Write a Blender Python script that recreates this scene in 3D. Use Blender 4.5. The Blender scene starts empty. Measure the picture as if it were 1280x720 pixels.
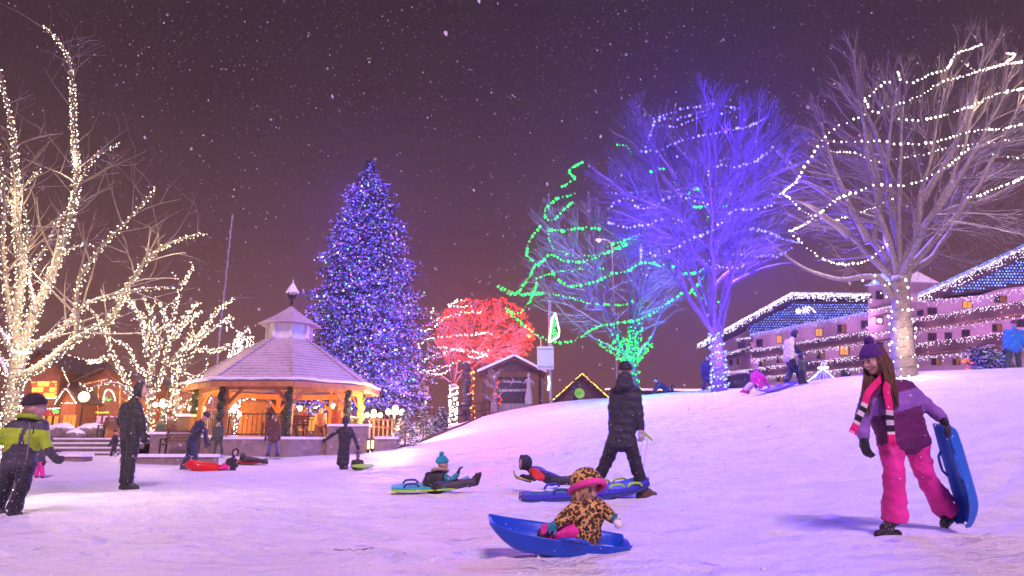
import bpy, bmesh, math, random
import numpy as np
from mathutils import Vector, Matrix, noise

SC = bpy.context.scene
COL = SC.collection
R = random.Random(11)
F = 853.0
PITCH = math.atan(197.0 / F)
CP, SP = math.cos(PITCH), math.sin(PITCH)
CAMH = 0.7
PI = math.pi


def W(px, py, Y):
    """point of the place seen in direction (px, py) of the 1280x720 photo at forward distance Y"""
    xc = (px - 640.0) / F
    yc = (360.0 - py) / F
    d = Vector((xc, CP - yc * SP, SP + yc * CP))
    t = Y / d.y
    return Vector((d.x * t, Y, CAMH + d.z * t))


# ------------------------------------------------------------------ terrain
def _tps_points():
    z0 = [(-20, -6), (0, -6), (20, -6), (-12, 4), (-4, 4), (1, 4.7), (3.4, 5.6), (6, 5), (-7, 7.3), (-6, 11),
          (-1, 10), (1.4, 9.3), (0.3, 11.6), (-9, 17), (-5, 20), (-2.5, 16), (-30, 15), (-40, -6), (-60, 10), (3.2, 7.5)]
    P = [(x, y, 0.0) for x, y in z0]
    P += [(-5, 24, .08), (11, 5, .05), (25, 4, .3), (40, -6, .3)]
    for px, py, Y in [(1280, 460, 20), (1200, 463, 20), (1130, 467, 20), (1060, 472, 20.3), (1000, 480, 21), (945, 490, 22.5),
                      (870, 488, 30), (820, 493, 32.5), (763, 497, 35), (700, 502, 36.5), (640, 512, 36.5), (600, 522, 36.5),
                      (560, 538, 33), (525, 552, 31)]:
        P.append(tuple(W(px, py, Y)))
    P += [(16, 30, 3.0), (12, 40, 3.2), (6, 46, 3.3), (0, 48, 2.9), (-3.5, 46, 1.6), (30, 40, 3), (45, 60, 3), (40, 110, 3), (20, 70, 3.1),
          (0, 90, 2.0), (-15, 45, .4), (-12, 28, .34), (-16, 32, .36), (-25, 28, .36), (-30, 60, .4), (-60, 100, .4), (-8, 30, .36),
          (-7.2, 33, .36), (-8, 40, .5), (80, 60, 3), (80, 10, 2.6), (26, 12, 1.7), (30, 20, 3), (-60, 45, .4), (-90, 90, .4), (90, 120, 3), (0, 130, 1.5),
          (-7, 28, .3)]
    return np.array(P)


_P = _tps_points()


def _U(r):
    return np.where(r > 1e-9, r * r * np.log(np.maximum(r, 1e-9)), 0)


_n = len(_P)
_K = _U(np.linalg.norm(_P[:, None, :2] - _P[None, :, :2], axis=2)) + np.eye(_n) * 0.6
_Q = np.c_[np.ones(_n), _P[:, :2]]
_A = np.block([[_K, _Q], [_Q.T, np.zeros((3, 3))]])
_w = np.linalg.solve(_A, np.r_[_P[:, 2], 0, 0, 0])


def base_z(xy):
    xy = np.asarray(xy, float).reshape(-1, 2)
    d = np.linalg.norm(xy[:, None, :] - _P[None, :, :2], axis=2)
    z = _U(d) @ _w[:_n] + np.c_[np.ones(len(xy)), xy] @ _w[_n:]
    return np.clip(z, 0.0, 3.6)


def gz(x, y):
    z = float(base_z([(x, y)])[0])
    fall = 1.0 / (1 + (y / 30.0) ** 2)
    a = noise.noise(Vector((x * .35, y * .3, 1.3))) * .05 + noise.noise(Vector((x * 1.1, y * .8, 4.1))) * .018
    s = noise.noise(Vector((x * 1.2 + y * .6, y * .28 - x * .14, 9.1))) * .03
    return z + (a + s) * (.4 + .6 * fall)


def G(x, y, dz=0.0):
    return Vector((x, y, gz(x, y) + dz))


def hit(px, py, ymin=2.5, ymax=60):
    y = ymin
    while y < ymax:
        p = W(px, py, y)
        if p.z <= gz(p.x, p.y):
            return y
        y *= 1.01
    return ymax


# ------------------------------------------------------------------ object helpers
def tag(o, label=None, cat=None, group=None, kind=None):
    if label: o['label'] = label
    if cat: o['category'] = cat
    if group: o['group'] = group
    if kind: o['kind'] = kind
    return o


def empty(name, loc=(0, 0, 0), label=None, cat=None, group=None, rz=0.0):
    o = bpy.data.objects.new(name, None)
    o.location = loc
    o.rotation_euler = (0, 0, rz)
    o.empty_display_size = .2
    COL.objects.link(o)
    return tag(o, label, cat, group)


def link(name, me, parent=None, world=True, loc=None):
    """link mesh data; world=True: data is in world space, origin shifted to parent's/own base"""
    o = bpy.data.objects.new(name, me)
    COL.objects.link(o)
    if parent is not None:
        o.parent = parent
        if world:
            q = root_of(parent)
            me.transform(Matrix.Translation(-Vector(q)))
    elif world and loc is not None:
        me.transform(Matrix.Translation(-Vector(loc)))
        o.location = loc
    return o


def root_of(o):
    v = Vector((0, 0, 0))
    while o is not None:
        v += o.location
        o = o.parent
    return v


class MB:
    def __init__(s):
        s.v, s.f, s.m = [], [], []
        s.mi = 0

    def add(s, vs, fs):
        k = len(s.v)
        s.v.extend([tuple(p) for p in vs])
        s.f.extend([tuple(i + k for i in f) for f in fs])
        s.m.extend([s.mi] * len(fs))

    def box(s, c, size, M=None):
        x, y, z = [q / 2 for q in size]
        vs = [Vector((sx * x, sy * y, sz * z)) for sz in (-1, 1) for sy in (-1, 1) for sx in (-1, 1)]
        if M is not None: vs = [M @ p for p in vs]
        c = Vector(c)
        s.add([p + c for p in vs], [(0, 2, 3, 1), (4, 5, 7, 6), (0, 1, 5, 4), (2, 6, 7, 3), (0, 4, 6, 2), (1, 3, 7, 5)])

    def bar(s, a, b, w, h, up=(0, 0, 1)):
        a, b = Vector(a), Vector(b)
        d = (b - a)
        L = d.length
        d.normalize()
        up = Vector(up)
        if abs(d.dot(up)) > .98: up = Vector((0, 1, 0))
        x = d.cross(up).normalized()
        z = x.cross(d).normalized()
        M = Matrix((x, d, z)).transposed()
        s.box((a + b) / 2, (w, L, h), M)

    def tube(s, pts, rad, n=6, cap=True):
        pts = [Vector(p) for p in pts]
        if len(pts) < 2: return
        if not hasattr(rad, '__len__'): rad = [rad] * len(pts)
        vs, fs = [], []
        t0 = (pts[1] - pts[0]).normalized()
        ref = Vector((0, 0, 1)) if abs(t0.z) < .9 else Vector((1, 0, 0))
        x = t0.cross(ref).normalized()
        for i, p in enumerate(pts):
            t = (pts[min(i + 1, len(pts) - 1)] - pts[max(i - 1, 0)])
            if t.length < 1e-9: t = t0
            t.normalize()
            x = (x - t * x.dot(t))
            if x.length < 1e-6: x = t.orthogonal()
            x.normalize()
            y = t.cross(x)
            for k in range(n):
                a = 2 * PI * k / n
                vs.append(p + (x * math.cos(a) + y * math.sin(a)) * rad[i])
        for i in range(len(pts) - 1):
            for k in range(n):
                k2 = (k + 1) % n
                fs.append((i * n + k, i * n + k2, (i + 1) * n + k2, (i + 1) * n + k))
        if cap:
            fs.append(tuple(range(n - 1, -1, -1)))
            fs.append(tuple((len(pts) - 1) * n + k for k in range(n)))
        s.add(vs, fs)

    def cap(s, a, ra, b, rb, n=12):
        a, b = Vector(a), Vector(b)
        d = b - a
        if d.length < 1e-5: d = Vector((0, 0, 1e-4)); b = a + d
        u = d.normalized()
        pts, rad = [], []
        for i in range(5):
            t = -PI / 2 + (PI / 2) * (i + .15) / 4.15
            pts.append(a + u * (ra * math.sin(t))); rad.append(max(ra * math.cos(t), 1e-4))
        for i in range(5):
            t = (PI / 2) * i / 4.15
            pts.append(b + u * (rb * math.sin(t))); rad.append(max(rb * math.cos(t), 1e-4))
        s.tube(pts, rad, n)

    def ell(s, c, r, M=None, n=14, m=9):
        vs, fs = [], []
        c = Vector(c)
        M = M if M is not None else Matrix.Identity(3)
        vs.append(c + M @ Vector((0, 0, -r[2])))
        for i in range(1, m):
            t = -PI / 2 + PI * i / m
            for k in range(n):
                a = 2 * PI * k / n
                vs.append(c + M @ Vector((r[0] * math.cos(t) * math.cos(a), r[1] * math.cos(t) * math.sin(a), r[2] * math.sin(t))))
        vs.append(c + M @ Vector((0, 0, r[2])))
        for k in range(n):
            fs.append((0, 1 + (k + 1) % n, 1 + k))
            fs.append((len(vs) - 1, 1 + (m - 2) * n + k, 1 + (m - 2) * n + (k + 1) % n))
        for i in range(m - 2):
            for k in range(n):
                k2 = (k + 1) % n
                fs.append((1 + i * n + k, 1 + i * n + k2, 1 + (i + 1) * n + k2, 1 + (i + 1) * n + k))
        s.add(vs, fs)

    def octa(s, c, r):
        c = Vector(c)
        vs = [c + Vector(q) * r for q in ((1, 0, 0), (0, 1, 0), (-1, 0, 0), (0, -1, 0), (0, 0, 1.15), (0, 0, -1.15))]
        s.add(vs, [(0, 1, 4), (1, 2, 4), (2, 3, 4), (3, 0, 4), (1, 0, 5), (2, 1, 5), (3, 2, 5), (0, 3, 5)])

    def lathe(s, c, prof, n=16, M=None, closed=False):
        """prof: (radius, height) rings round local z"""
        c = Vector(c)
        M = M if M is not None else Matrix.Identity(3)
        vs, fs = [], []
        for r, h in prof:
            for k in range(n):
                a = 2 * PI * k / n
                vs.append(c + M @ Vector((r * math.cos(a), r * math.sin(a), h)))
        L = len(prof)
        for i in range(L - 1 + (1 if closed else 0)):
            j = (i + 1) % L
            for k in range(n):
                k2 = (k + 1) % n
                fs.append((i * n + k, i * n + k2, j * n + k2, j * n + k))
        if not closed:
            fs.append(tuple(range(n - 1, -1, -1)))
            fs.append(tuple((L - 1) * n + k for k in range(n)))
        s.add(vs, fs)

    def prism(s, poly, depth):
        """poly: list of 3D points of a planar face; depth: extrusion vector"""
        n = len(poly)
        d = Vector(depth)
        vs = [Vector(p) for p in poly] + [Vector(p) + d for p in poly]
        fs = [tuple(range(n)), tuple(range(2 * n - 1, n - 1, -1))]
        for i in range(n):
            j = (i + 1) % n
            fs.append((i, i + n, j + n, j))
        s.add(vs, fs)

    def mesh(s, name, mats, smooth=False):
        me = bpy.data.meshes.new(name)
        me.from_pydata(s.v, [], s.f)
        if not isinstance(mats, (list, tuple)): mats = [mats]
        for m in mats: me.materials.append(m)
        if len(mats) > 1: me.polygons.foreach_set('material_index', s.m)
        if smooth: me.polygons.foreach_set('use_smooth', [True] * len(s.f))
        me.validate()
        me.update()
        return me

    def build(s, name, mats, parent=None, loc=None, smooth=False, world=True):
        return link(name, s.mesh(name, mats, smooth), parent, world, loc)


def fix_normals(me):
    bm = bmesh.new()
    bm.from_mesh(me)
    bmesh.ops.recalc_face_normals(bm, faces=bm.faces)
    bm.to_mesh(me)
    bm.free()


def remesh(B, voxel, it=5, disp=None, mats=None, pick=None, name='body', fac=.5):
    """one continuous surface round the overlapping volumes collected in B (world space)"""
    me = B.mesh(name + '_src', [])
    o = bpy.data.objects.new('tmp', me)
    COL.objects.link(o)
    m = o.modifiers.new('r', 'REMESH'); m.mode = 'VOXEL'; m.voxel_size = voxel; m.adaptivity = 0
    if it:
        s = o.modifiers.new('s', 'SMOOTH'); s.iterations = it; s.factor = fac
    dg = bpy.context.evaluated_depsgraph_get()
    out = bpy.data.meshes.new_from_object(o.evaluated_get(dg))
    out.name = name
    bpy.data.objects.remove(o)
    bpy.data.meshes.remove(me)
    n = len(out.vertices)
    if disp is not None and n:
        co = np.empty(n * 3, np.float32); out.vertices.foreach_get('co', co); co = co.reshape(-1, 3)
        no = np.empty(n * 3, np.float32); out.vertices.foreach_get('normal', no); no = no.reshape(-1, 3)
        d = np.array([disp(Vector(c), Vector(q)) for c, q in zip(co, no)], np.float32)
        out.vertices.foreach_set('co', (co + no * d[:, None]).ravel())
    out.materials.clear()
    for q in mats: out.materials.append(q)
    if pick is not None:
        out.polygons.foreach_set('material_index', [pick(p.center, p.normal) for p in out.polygons])
    out.polygons.foreach_set('use_smooth', [True] * len(out.polygons))
    out.update()
    return out


# ------------------------------------------------------------------ materials
def _base(name):
    m = bpy.data.materials.new(name)
    m.use_nodes = True
    nt = m.node_tree
    return m, nt, nt.nodes['Principled BSDF'], nt.nodes['Material Output']


def mat(name, col, rough=.7, var=.18, vs=6.0, bump=0.0, bs=40.0, metal=0.0, frost=0.0, col2=None, stretch=None, spec=.4, sheen=0.0, flecks=0.0, trans=0.0):
    m, nt, b, out = _base(name)
    N, L = nt.nodes, nt.links
    tc = N.new('ShaderNodeTexCoord')
    src = tc.outputs['Object']
    if stretch:
        mp = N.new('ShaderNodeMapping'); mp.inputs['Scale'].default_value = stretch
        L.new(src, mp.inputs['Vector']); src = mp.outputs['Vector']
    nz = N.new('ShaderNodeTexNoise'); nz.inputs['Scale'].default_value = vs; nz.inputs['Detail'].default_value = 6
    L.new(src, nz.inputs['Vector'])
    cr = N.new('ShaderNodeValToRGB')
    c2 = col2 or tuple(min(1, c * (1 + var)) for c in col)
    c1 = tuple(c * (1 - var) for c in col)
    cr.color_ramp.elements[0].position = .3; cr.color_ramp.elements[0].color = (*c1, 1)
    cr.color_ramp.elements[1].position = .7; cr.color_ramp.elements[1].color = (*c2, 1)
    L.new(nz.outputs['Fac'], cr.inputs['Fac'])
    colout = cr.outputs['Color']
    if flecks:
        n3 = N.new('ShaderNodeTexNoise'); n3.inputs['Scale'].default_value = 85; n3.inputs['Detail'].default_value = 3
        L.new(tc.outputs['Object'], n3.inputs['Vector'])
        r3 = N.new('ShaderNodeValToRGB'); r3.color_ramp.elements[0].position = .755 - flecks * .75; r3.color_ramp.elements[1].position = .79 - flecks * .75
        L.new(n3.outputs['Fac'], r3.inputs['Fac'])
        mx = N.new('ShaderNodeMixRGB'); mx.inputs['Color2'].default_value = (.75, .75, .8, 1)
        L.new(r3.outputs['Color'], mx.inputs['Fac']); L.new(colout, mx.inputs['Color1']); colout = mx.outputs['Color']
    if frost:
        ge = N.new('ShaderNodeNewGeometry'); sx = N.new('ShaderNodeSeparateXYZ'); L.new(ge.outputs['Normal'], sx.inputs['Vector'])
        n2 = N.new('ShaderNodeTexNoise'); n2.inputs['Scale'].default_value = vs * 2.2; L.new(tc.outputs['Object'], n2.inputs['Vector'])
        ad = N.new('ShaderNodeMath'); ad.operation = 'ADD'; L.new(sx.outputs['Z'], ad.inputs[0]); L.new(n2.outputs['Fac'], ad.inputs[1])
        rr = N.new('ShaderNodeMapRange'); rr.inputs['From Min'].default_value = 1.35 - frost; rr.inputs['From Max'].default_value = 1.55 - frost
        L.new(ad.outputs[0], rr.inputs['Value'])
        mx = N.new('ShaderNodeMixRGB'); mx.inputs['Color2'].default_value = (.82, .82, .86, 1)
        L.new(rr.outputs[0], mx.inputs['Fac']); L.new(colout, mx.inputs['Color1']); colout = mx.outputs['Color']
    L.new(colout, b.inputs['Base Color'])
    b.inputs['Roughness'].default_value = rough
    b.inputs['Metallic'].default_value = metal
    b.inputs['Specular IOR Level'].default_value = spec
    if sheen:
        b.inputs['Sheen Weight'].default_value = sheen
    if bump:
        nb = N.new('ShaderNodeTexNoise'); nb.inputs['Scale'].default_value = bs; nb.inputs['Detail'].default_value = 5
        L.new(src, nb.inputs['Vector'])
        bp = N.new('ShaderNodeBump'); bp.inputs['Strength'].default_value = bump; bp.inputs['Distance'].default_value = .02
        L.new(nb.outputs['Fac'], bp.inputs['Height']); L.new(bp.outputs['Normal'], b.inputs['Normal'])
    return m


def glow(name, col, strength, col2=None, sample=False):
    m = bpy.data.materials.new(name)
    m.use_nodes = True
    nt = m.node_tree
    nt.nodes.clear()
    o = nt.nodes.new('ShaderNodeOutputMaterial'); e = nt.nodes.new('ShaderNodeEmission')
    e.inputs['Color'].default_value = (*col, 1)
    e.inputs['Strength'].default_value = strength
    # every lamp burns a little differently
    ge = nt.nodes.new('ShaderNodeNewGeometry')
    mr = nt.nodes.new('ShaderNodeMapRange'); mr.inputs['To Min'].default_value = strength * .35; mr.inputs['To Max'].default_value = strength * 1.4
    nt.links.new(ge.outputs['Random Per Island'], mr.inputs['Value'])
    nt.links.new(mr.outputs[0], e.inputs['Strength'])
    if col2:
        wn = nt.nodes.new('ShaderNodeTexWhiteNoise'); wn.noise_dimensions = '1D'
        nt.links.new(ge.outputs['Random Per Island'], wn.inputs['W'])
        cr = nt.nodes.new('ShaderNodeValToRGB'); cr.color_ramp.interpolation = 'CONSTANT'
        els = cr.color_ramp.elements
        els[0].color = (*col2[0][1], 1); els[0].position = 0
        els[1].color = (*col2[1][1], 1); els[1].position = col2[1][0]
        for p, c in col2[2:]:
            q = els.new(p); q.color = (*c, 1)
        nt.links.new(wn.outputs['Value'], cr.inputs['Fac']); nt.links.new(cr.outputs['Color'], e.inputs['Color'])
    nt.links.new(e.outputs[0], o.inputs['Surface'])
    m.cycles.emission_sampling = 'AUTO' if sample else 'NONE'
    return m


def lamp(name, loc, col, watts, radius=.05):
    l = bpy.data.lights.new(name, 'POINT')
    l.color = col; l.energy = watts; l.shadow_soft_size = radius
    o = bpy.data.objects.new(name, l); o.location = loc
    COL.objects.link(o)
    return o
# ------------------------------------------------------------------ camera, world, sun, render settings
cam = bpy.data.cameras.new('camera')
cam.sensor_width = 36; cam.lens = F / 1280 * 36; cam.clip_end = 3000; cam.clip_start = .05
cam.dof.use_dof = True; cam.dof.focus_distance = 7.0; cam.dof.aperture_fstop = 3.2
co = bpy.data.objects.new('camera', cam)
co.location = (0, 0, CAMH)
co.rotation_euler = (PI / 2 + PITCH, 0, 0)
COL.objects.link(co)
SC.camera = co

SC.view_settings.view_transform = 'Standard'
SC.view_settings.look = 'None'
SC.view_settings.exposure = 0
SC.view_settings.gamma = 1
SC.cycles.use_denoising = True
SC.cycles.max_bounces = 6
SC.cycles.diffuse_bounces = 3
SC.cycles.glossy_bounces = 2
SC.cycles.transmission_bounces = 3
SC.cycles.volume_bounces = 0
SC.cycles.transparent_max_bounces = 8
SC.cycles.sample_clamp_indirect = 3
SC.cycles.caustics_reflective = False
SC.cycles.caustics_refractive = False

w = bpy.data.worlds.new('World')
SC.world = w
w.use_nodes = True
nt = w.node_tree
bg = nt.nodes['Background']
tc = nt.nodes.new('ShaderNodeTexCoord')
sx = nt.nodes.new('ShaderNodeSeparateXYZ')
nt.links.new(tc.outputs['Generated'], sx.inputs['Vector'])
cr = nt.nodes.new('ShaderNodeValToRGB')
els = cr.color_ramp.elements
# low snow cloud over a lit town: brightest and reddest near the horizon
els[0].position = 0.0; els[0].color = (.215, .072, .056, 1)
els[1].position = 1.0; els[1].color = (.010, .007, .009, 1)
for p, c in ((.05, (.195, .066, .054)), (.15, (.140, .055, .048)), (.30, (.080, .036, .038)), (.45, (.044, .023, .026)), (.62, (.022, .014, .017))):
    e = els.new(p); e.color = (*c, 1)
nt.links.new(sx.outputs['Z'], cr.inputs['Fac'])
nz = nt.nodes.new('ShaderNodeTexNoise'); nz.inputs['Scale'].default_value = 3.0; nz.inputs['Detail'].default_value = 3
nt.links.new(tc.outputs['Generated'], nz.inputs['Vector'])
mr = nt.nodes.new('ShaderNodeMapRange'); mr.inputs['To Min'].default_value = .95; mr.inputs['To Max'].default_value = 1.55
nt.links.new(nz.outputs['Fac'], mr.inputs['Value'])
nt.links.new(cr.outputs['Color'], bg.inputs['Color'])
nt.links.new(mr.outputs[0], bg.inputs['Strength'])

SUN_EL, SUN_AZ = math.radians(46), math.radians(168)     # azimuth clockwise from +Y
sl = bpy.data.lights.new('sun', 'SUN')
sl.energy = 3.2
sl.angle = math.radians(16)
sl.color = (1.0, .585, 1.0)
so = bpy.data.objects.new('sun', sl)
so.rotation_euler = (PI / 2 - SUN_EL, 0, PI - SUN_AZ)
COL.objects.link(so)

# ------------------------------------------------------------------ snow ground


def snow_material(name='packed_snow'):
    m, nt, b, out = _base(name)
    N, L = nt.nodes, nt.links
    tc = N.new('ShaderNodeTexCoord')
    src = tc.outputs['Object']

    def noise_(scale, detail, stretch=None, rot=0):
        s = src
        if stretch:
            mp = N.new('ShaderNodeMapping'); mp.inputs['Scale'].default_value = stretch; mp.inputs['Rotation'].default_value = (0, 0, rot)
            L.new(src, mp.inputs['Vector']); s = mp.outputs['Vector']
        n = N.new('ShaderNodeTexNoise'); n.inputs['Scale'].default_value = scale; n.inputs['Detail'].default_value = detail
        n.inputs['Roughness'].default_value = .6
        L.new(s, n.inputs['Vector'])
        return n.outputs['Fac']
    a = noise_(2.2, 5); t = noise_(1.6, 4, (.55, 1.5, 1), .30); f = noise_(14, 6); g = noise_(60, 4)
    t2 = noise_(2.6, 3, (.30, 2.4, 1), -.16)

    def math_(op, x, y):
        k = N.new('ShaderNodeMath'); k.operation = op
        for i, q in enumerate((x, y)):
            if isinstance(q, (int, float)): k.inputs[i].default_value = q
            else: L.new(q, k.inputs[i])
        return k.outputs[0]
    h = math_('ADD', math_('MULTIPLY', a, 1.0), math_('MULTIPLY', t, .6))
    h = math_('ADD', h, math_('MULTIPLY', t2, .28))
    h = math_('ADD', h, math_('MULTIPLY', f, .16))
    h = math_('ADD', h, math_('MULTIPLY', g, .045))
    bp = N.new('ShaderNodeBump'); bp.inputs['Strength'].default_value = 1.0; bp.inputs['Distance'].default_value = .14
    L.new(h, bp.inputs['Height']); L.new(bp.outputs['Normal'], b.inputs['Normal'])
    cr = N.new('ShaderNodeValToRGB')
    cr.color_ramp.elements[0].position = .35; cr.color_ramp.elements[0].color = (.70, .70, .74, 1)
    cr.color_ramp.elements[1].position = .62; cr.color_ramp.elements[1].color = (.86, .86, .88, 1)
    L.new(math_('ADD', math_('MULTIPLY', t, .6), math_('MULTIPLY', f, .4)), cr.inputs['Fac'])
    L.new(cr.outputs['Color'], b.inputs['Base Color'])
    b.inputs['Roughness'].default_value = .55
    b.inputs['Specular IOR Level'].default_value = .3
    return m


SNOW = snow_material()
SNOWCAP = mat('fresh_snow', (.80, .80, .84), .6, .06, 9, .5, 22)


def axis(lo, hi, dense_lo, dense_hi, d0, grow):
    out = list(np.arange(dense_lo, dense_hi, d0))
    s = d0; x = dense_hi
    while x < hi:
        out.append(x); s *= grow; x += s
    out.append(hi)
    s = d0; x = dense_lo; left = []
    while x > lo:
        s *= grow; x -= s; left.append(max(x, lo))
    return np.array(sorted(set(left)) + out)


def build_ground():
    xs = axis(-420, 420, -9, 16, .13, 1.09)
    ys = axis(-60, 420, 2.5, 24, .13, 1.07)
    X, Y = np.meshgrid(xs, ys)
    xy = np.c_[X.ravel(), Y.ravel()]
    z = np.concatenate([base_z(c) for c in np.array_split(xy, 40)])
    # footprints and sled runs trodden into the near snow
    r = random.Random(5)
    prints = []
    for _ in range(95):
        x0, y0 = r.uniform(-8, 8), r.uniform(3.2, 16); a = r.uniform(0, 2 * PI)
        for k in range(r.randint(4, 9)):
            s = .11 if k % 2 else -.11
            prints.append((x0 + math.cos(a) * .62 * k - math.sin(a) * s, y0 + math.sin(a) * .62 * k + math.cos(a) * s))
    fx = np.zeros(len(xy))
    for px_, py_ in prints:
        m = (abs(xy[:, 0] - px_) < .6) & (abs(xy[:, 1] - py_) < .6)
        d2 = ((xy[m] - (px_, py_)) ** 2).sum(1)
        fx[m] += -.062 * np.exp(-d2 / .012) + .022 * np.exp(-(np.sqrt(d2) - .22) ** 2 / .008)
    # sled runs: shallow grooves with thrown-up edges
    for _ in range(26):
        x0, y0 = r.uniform(2, 13), r.uniform(9, 21)
        a = r.uniform(2.75, 4.1); ln = r.uniform(5, 13)
        dx, dy = math.cos(a), math.sin(a)
        rx, ry = xy[:, 0] - x0, xy[:, 1] - y0
        t = rx * dx + ry * dy
        dist = np.abs(-rx * dy + ry * dx + .25 * np.sin(t * .45 + x0))
        wd = r.uniform(.14, .24)
        fade = np.clip(t / 1.2, 0, 1) * np.clip((ln - t) / 1.5, 0, 1)
        fx += fade * (-.034 * np.exp(-(dist / wd) ** 4) + .026 * np.exp(-((dist - wd * 1.35) / (wd * .35)) ** 2))
    for i, (x, y) in enumerate(xy):
        if -70 < x < 70 and y < 130:
            fall = 1.0 / (1 + (y / 30.0) ** 2)
            a = noise.noise(Vector((x * .35, y * .3, 1.3))) * .05 + noise.noise(Vector((x * 1.1, y * .8, 4.1))) * .018
            s = noise.noise(Vector((x * 1.2 + y * .6, y * .28 - x * .14, 9.1))) * .03
            z[i] += (a + s) * (.4 + .6 * fall)
    z += np.clip(fx, -.07, .04)
    nx, ny = len(xs), len(ys)
    v = np.c_[xy, z]
    i = np.arange(nx * ny).reshape(ny, nx)
    q = np.stack([i[:-1, :-1].ravel(), i[:-1, 1:].ravel(), i[1:, 1:].ravel(), i[1:, :-1].ravel()], 1)
    me = bpy.data.meshes.new('snow_ground')
    me.from_pydata(v.tolist(), [], q.tolist())
    me.materials.append(SNOW)
    me.polygons.foreach_set('use_smooth', [True] * len(me.polygons))
    o = bpy.data.objects.new('snow_ground', me)
    COL.objects.link(o)
    tag(o, 'white trampled snow covering the park and its sledding hill', 'snow', None, 'structure')


build_ground()


def loose_clumps():
    r = random.Random(17); B = MB()
    for _ in range(420):
        y = 3.0 + 15 * r.random() ** 1.3; x = r.uniform(-1, 1) * (y * .8 + .6)
        s = r.choice((.005, .006, .008, .010, .015)) * r.uniform(.8, 1.3)
        c = G(x, y, s * .25); n = len(B.v)
        B.ell(c, (s * r.uniform(.8, 1.5), s * r.uniform(.8, 1.3), s * .7), Matrix.Rotation(r.uniform(0, 3), 3, 'Z'), 7, 5)
        B.v[n:] = [tuple(Vector(v) + noise.noise_vector(Vector(v) * 60) * s * .35) for v in B.v[n:]]
    o = B.build('loose_snow', SNOWCAP, None, None, True)
    tag(o, 'loose crumbs of snow kicked up over the trampled ground', 'snow crumbs', None, 'stuff')


loose_clumps()

# ------------------------------------------------------------------ night air full of snow
HAZE = 0.0013


def build_haze():
    m = bpy.data.materials.new('snowy_air')
    m.use_nodes = True
    nt = m.node_tree
    nt.nodes.clear()
    o = nt.nodes.new('ShaderNodeOutputMaterial'); p = nt.nodes.new('ShaderNodeVolumePrincipled')
    p.inputs['Color'].default_value = (.9, .85, .9, 1)
    p.inputs['Density'].default_value = HAZE
    p.inputs['Anisotropy'].default_value = .66
    nt.links.new(p.outputs[0], o.inputs['Volume'])
    b = MB(); b.box((0, 180, 29), (900, 520, 62))
    q = b.build('haze', m)
    tag(q, 'thin pale snowy night air over the whole park', 'haze', None, 'stuff')


if HAZE > 0: build_haze()


def build_snowfall():
    r = random.Random(3)
    B = MB()
    fl = mat('snowflake', (.8, .8, .83), .6, .02)
    for i in range(52000):
        y = 1.2 + 42 * r.random() ** .75
        x = r.uniform(-1, 1) * (y * .85 + 1.5)
        z = r.uniform(0, 1) * (y * .8 + 2)
        if z < gz(x, y) + .05: continue
        if x * x + y * y < 2.0: continue
        s = r.choice((.002, .0024, .0028, .0034, .0042, .0055)) * (2.0 if r.random() < .03 else 1) * (1 + .02 * y)
        if y < 3.5 and r.random() < .5: s *= .6
        c = Vector((x, y, z))
        d = Vector((r.gauss(.15, .3), r.gauss(0, .3), -1)).normalized()
        e = d.orthogonal().normalized(); f = d.cross(e)
        k = r.uniform(.9, 1.8)
        vs = [c + d * s * k, c - d * s * k, c + e * s, c - e * s * .8, c + f * s * .7, c - f * s]
        B.add(vs, [(0, 2, 4), (0, 4, 3), (0, 3, 5), (0, 5, 2), (1, 4, 2), (1, 3, 4), (1, 5, 3), (1, 2, 5)])
    o = B.build('falling_snow', fl)
    tag(o, 'small white snowflakes falling through the night air', 'snowfall', None, 'stuff')


build_snowfall()
# ------------------------------------------------------------------ trees and their strings of lights
BARK = mat('frosted_bark', (.13, .10, .085), .9, .35, 14, .8, 60, frost=.42)
BARK_PALE = mat('pale_bark', (.17, .135, .12), .9, .3, 14, .7, 60, frost=.42)
TWIG = mat('rimed_twig', (.20, .18, .19), .85, .3, 20, 0, frost=.38)
TWIG_BROWN = mat('brown_twig', (.15, .115, .10), .85, .3, 20, 0, frost=.25)
TWIG_BLUE = mat('dark_rimed_twig', (.10, .09, .10), .85, .3, 20, 0, frost=.25)
TWIG_PALE = mat('pale_twig', (.19, .15, .125), .85, .3, 20, 0, frost=.3)
BARK_HILL = mat('grey_brown_bark', (.26, .21, .175), .9, .3, 14, .7, 60, frost=.38)
TWIG_DARK = mat('dark_twig', (.16, .12, .11), .85, .3, 20, 0, frost=.25)
CABLE = mat('green_cable', (.02, .03, .02), .6, .1)
WARM = (1.0, .80, .50)
L_WARM = glow('warm_white_bulb', (1.0, .80, .50), 9)
L_WHITE = glow('white_bulb', (1.0, .86, .74), 10)
L_GREEN = glow('green_bulb', (.02, 1.0, .12), 4.6)
L_BLUE = glow('blue_bulb', (.14, .12, 1.0), 6)
L_PALEBLUE = glow('pale_blue_bulb', (.24, .26, 1.0), 4)
L_RED = glow('red_bulb', (1.0, .04, .02), 5)
L_ORANGE = glow('orange_bulb', (1.0, .36, .06), 8)
L_XMAS = glow('blue_and_violet_bulb', (.3, .3, 1), 3.3, ((0, (.07, .08, 1.0)), (.38, (.20, .10, 1.0)), (.74, (.26, .25, 1.0)), (.86, (.8, .7, 1.0)), (.92, (.7, .12, .95)), (.955, (.1, .8, .7)), (.985, (1, .2, .2))))


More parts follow.
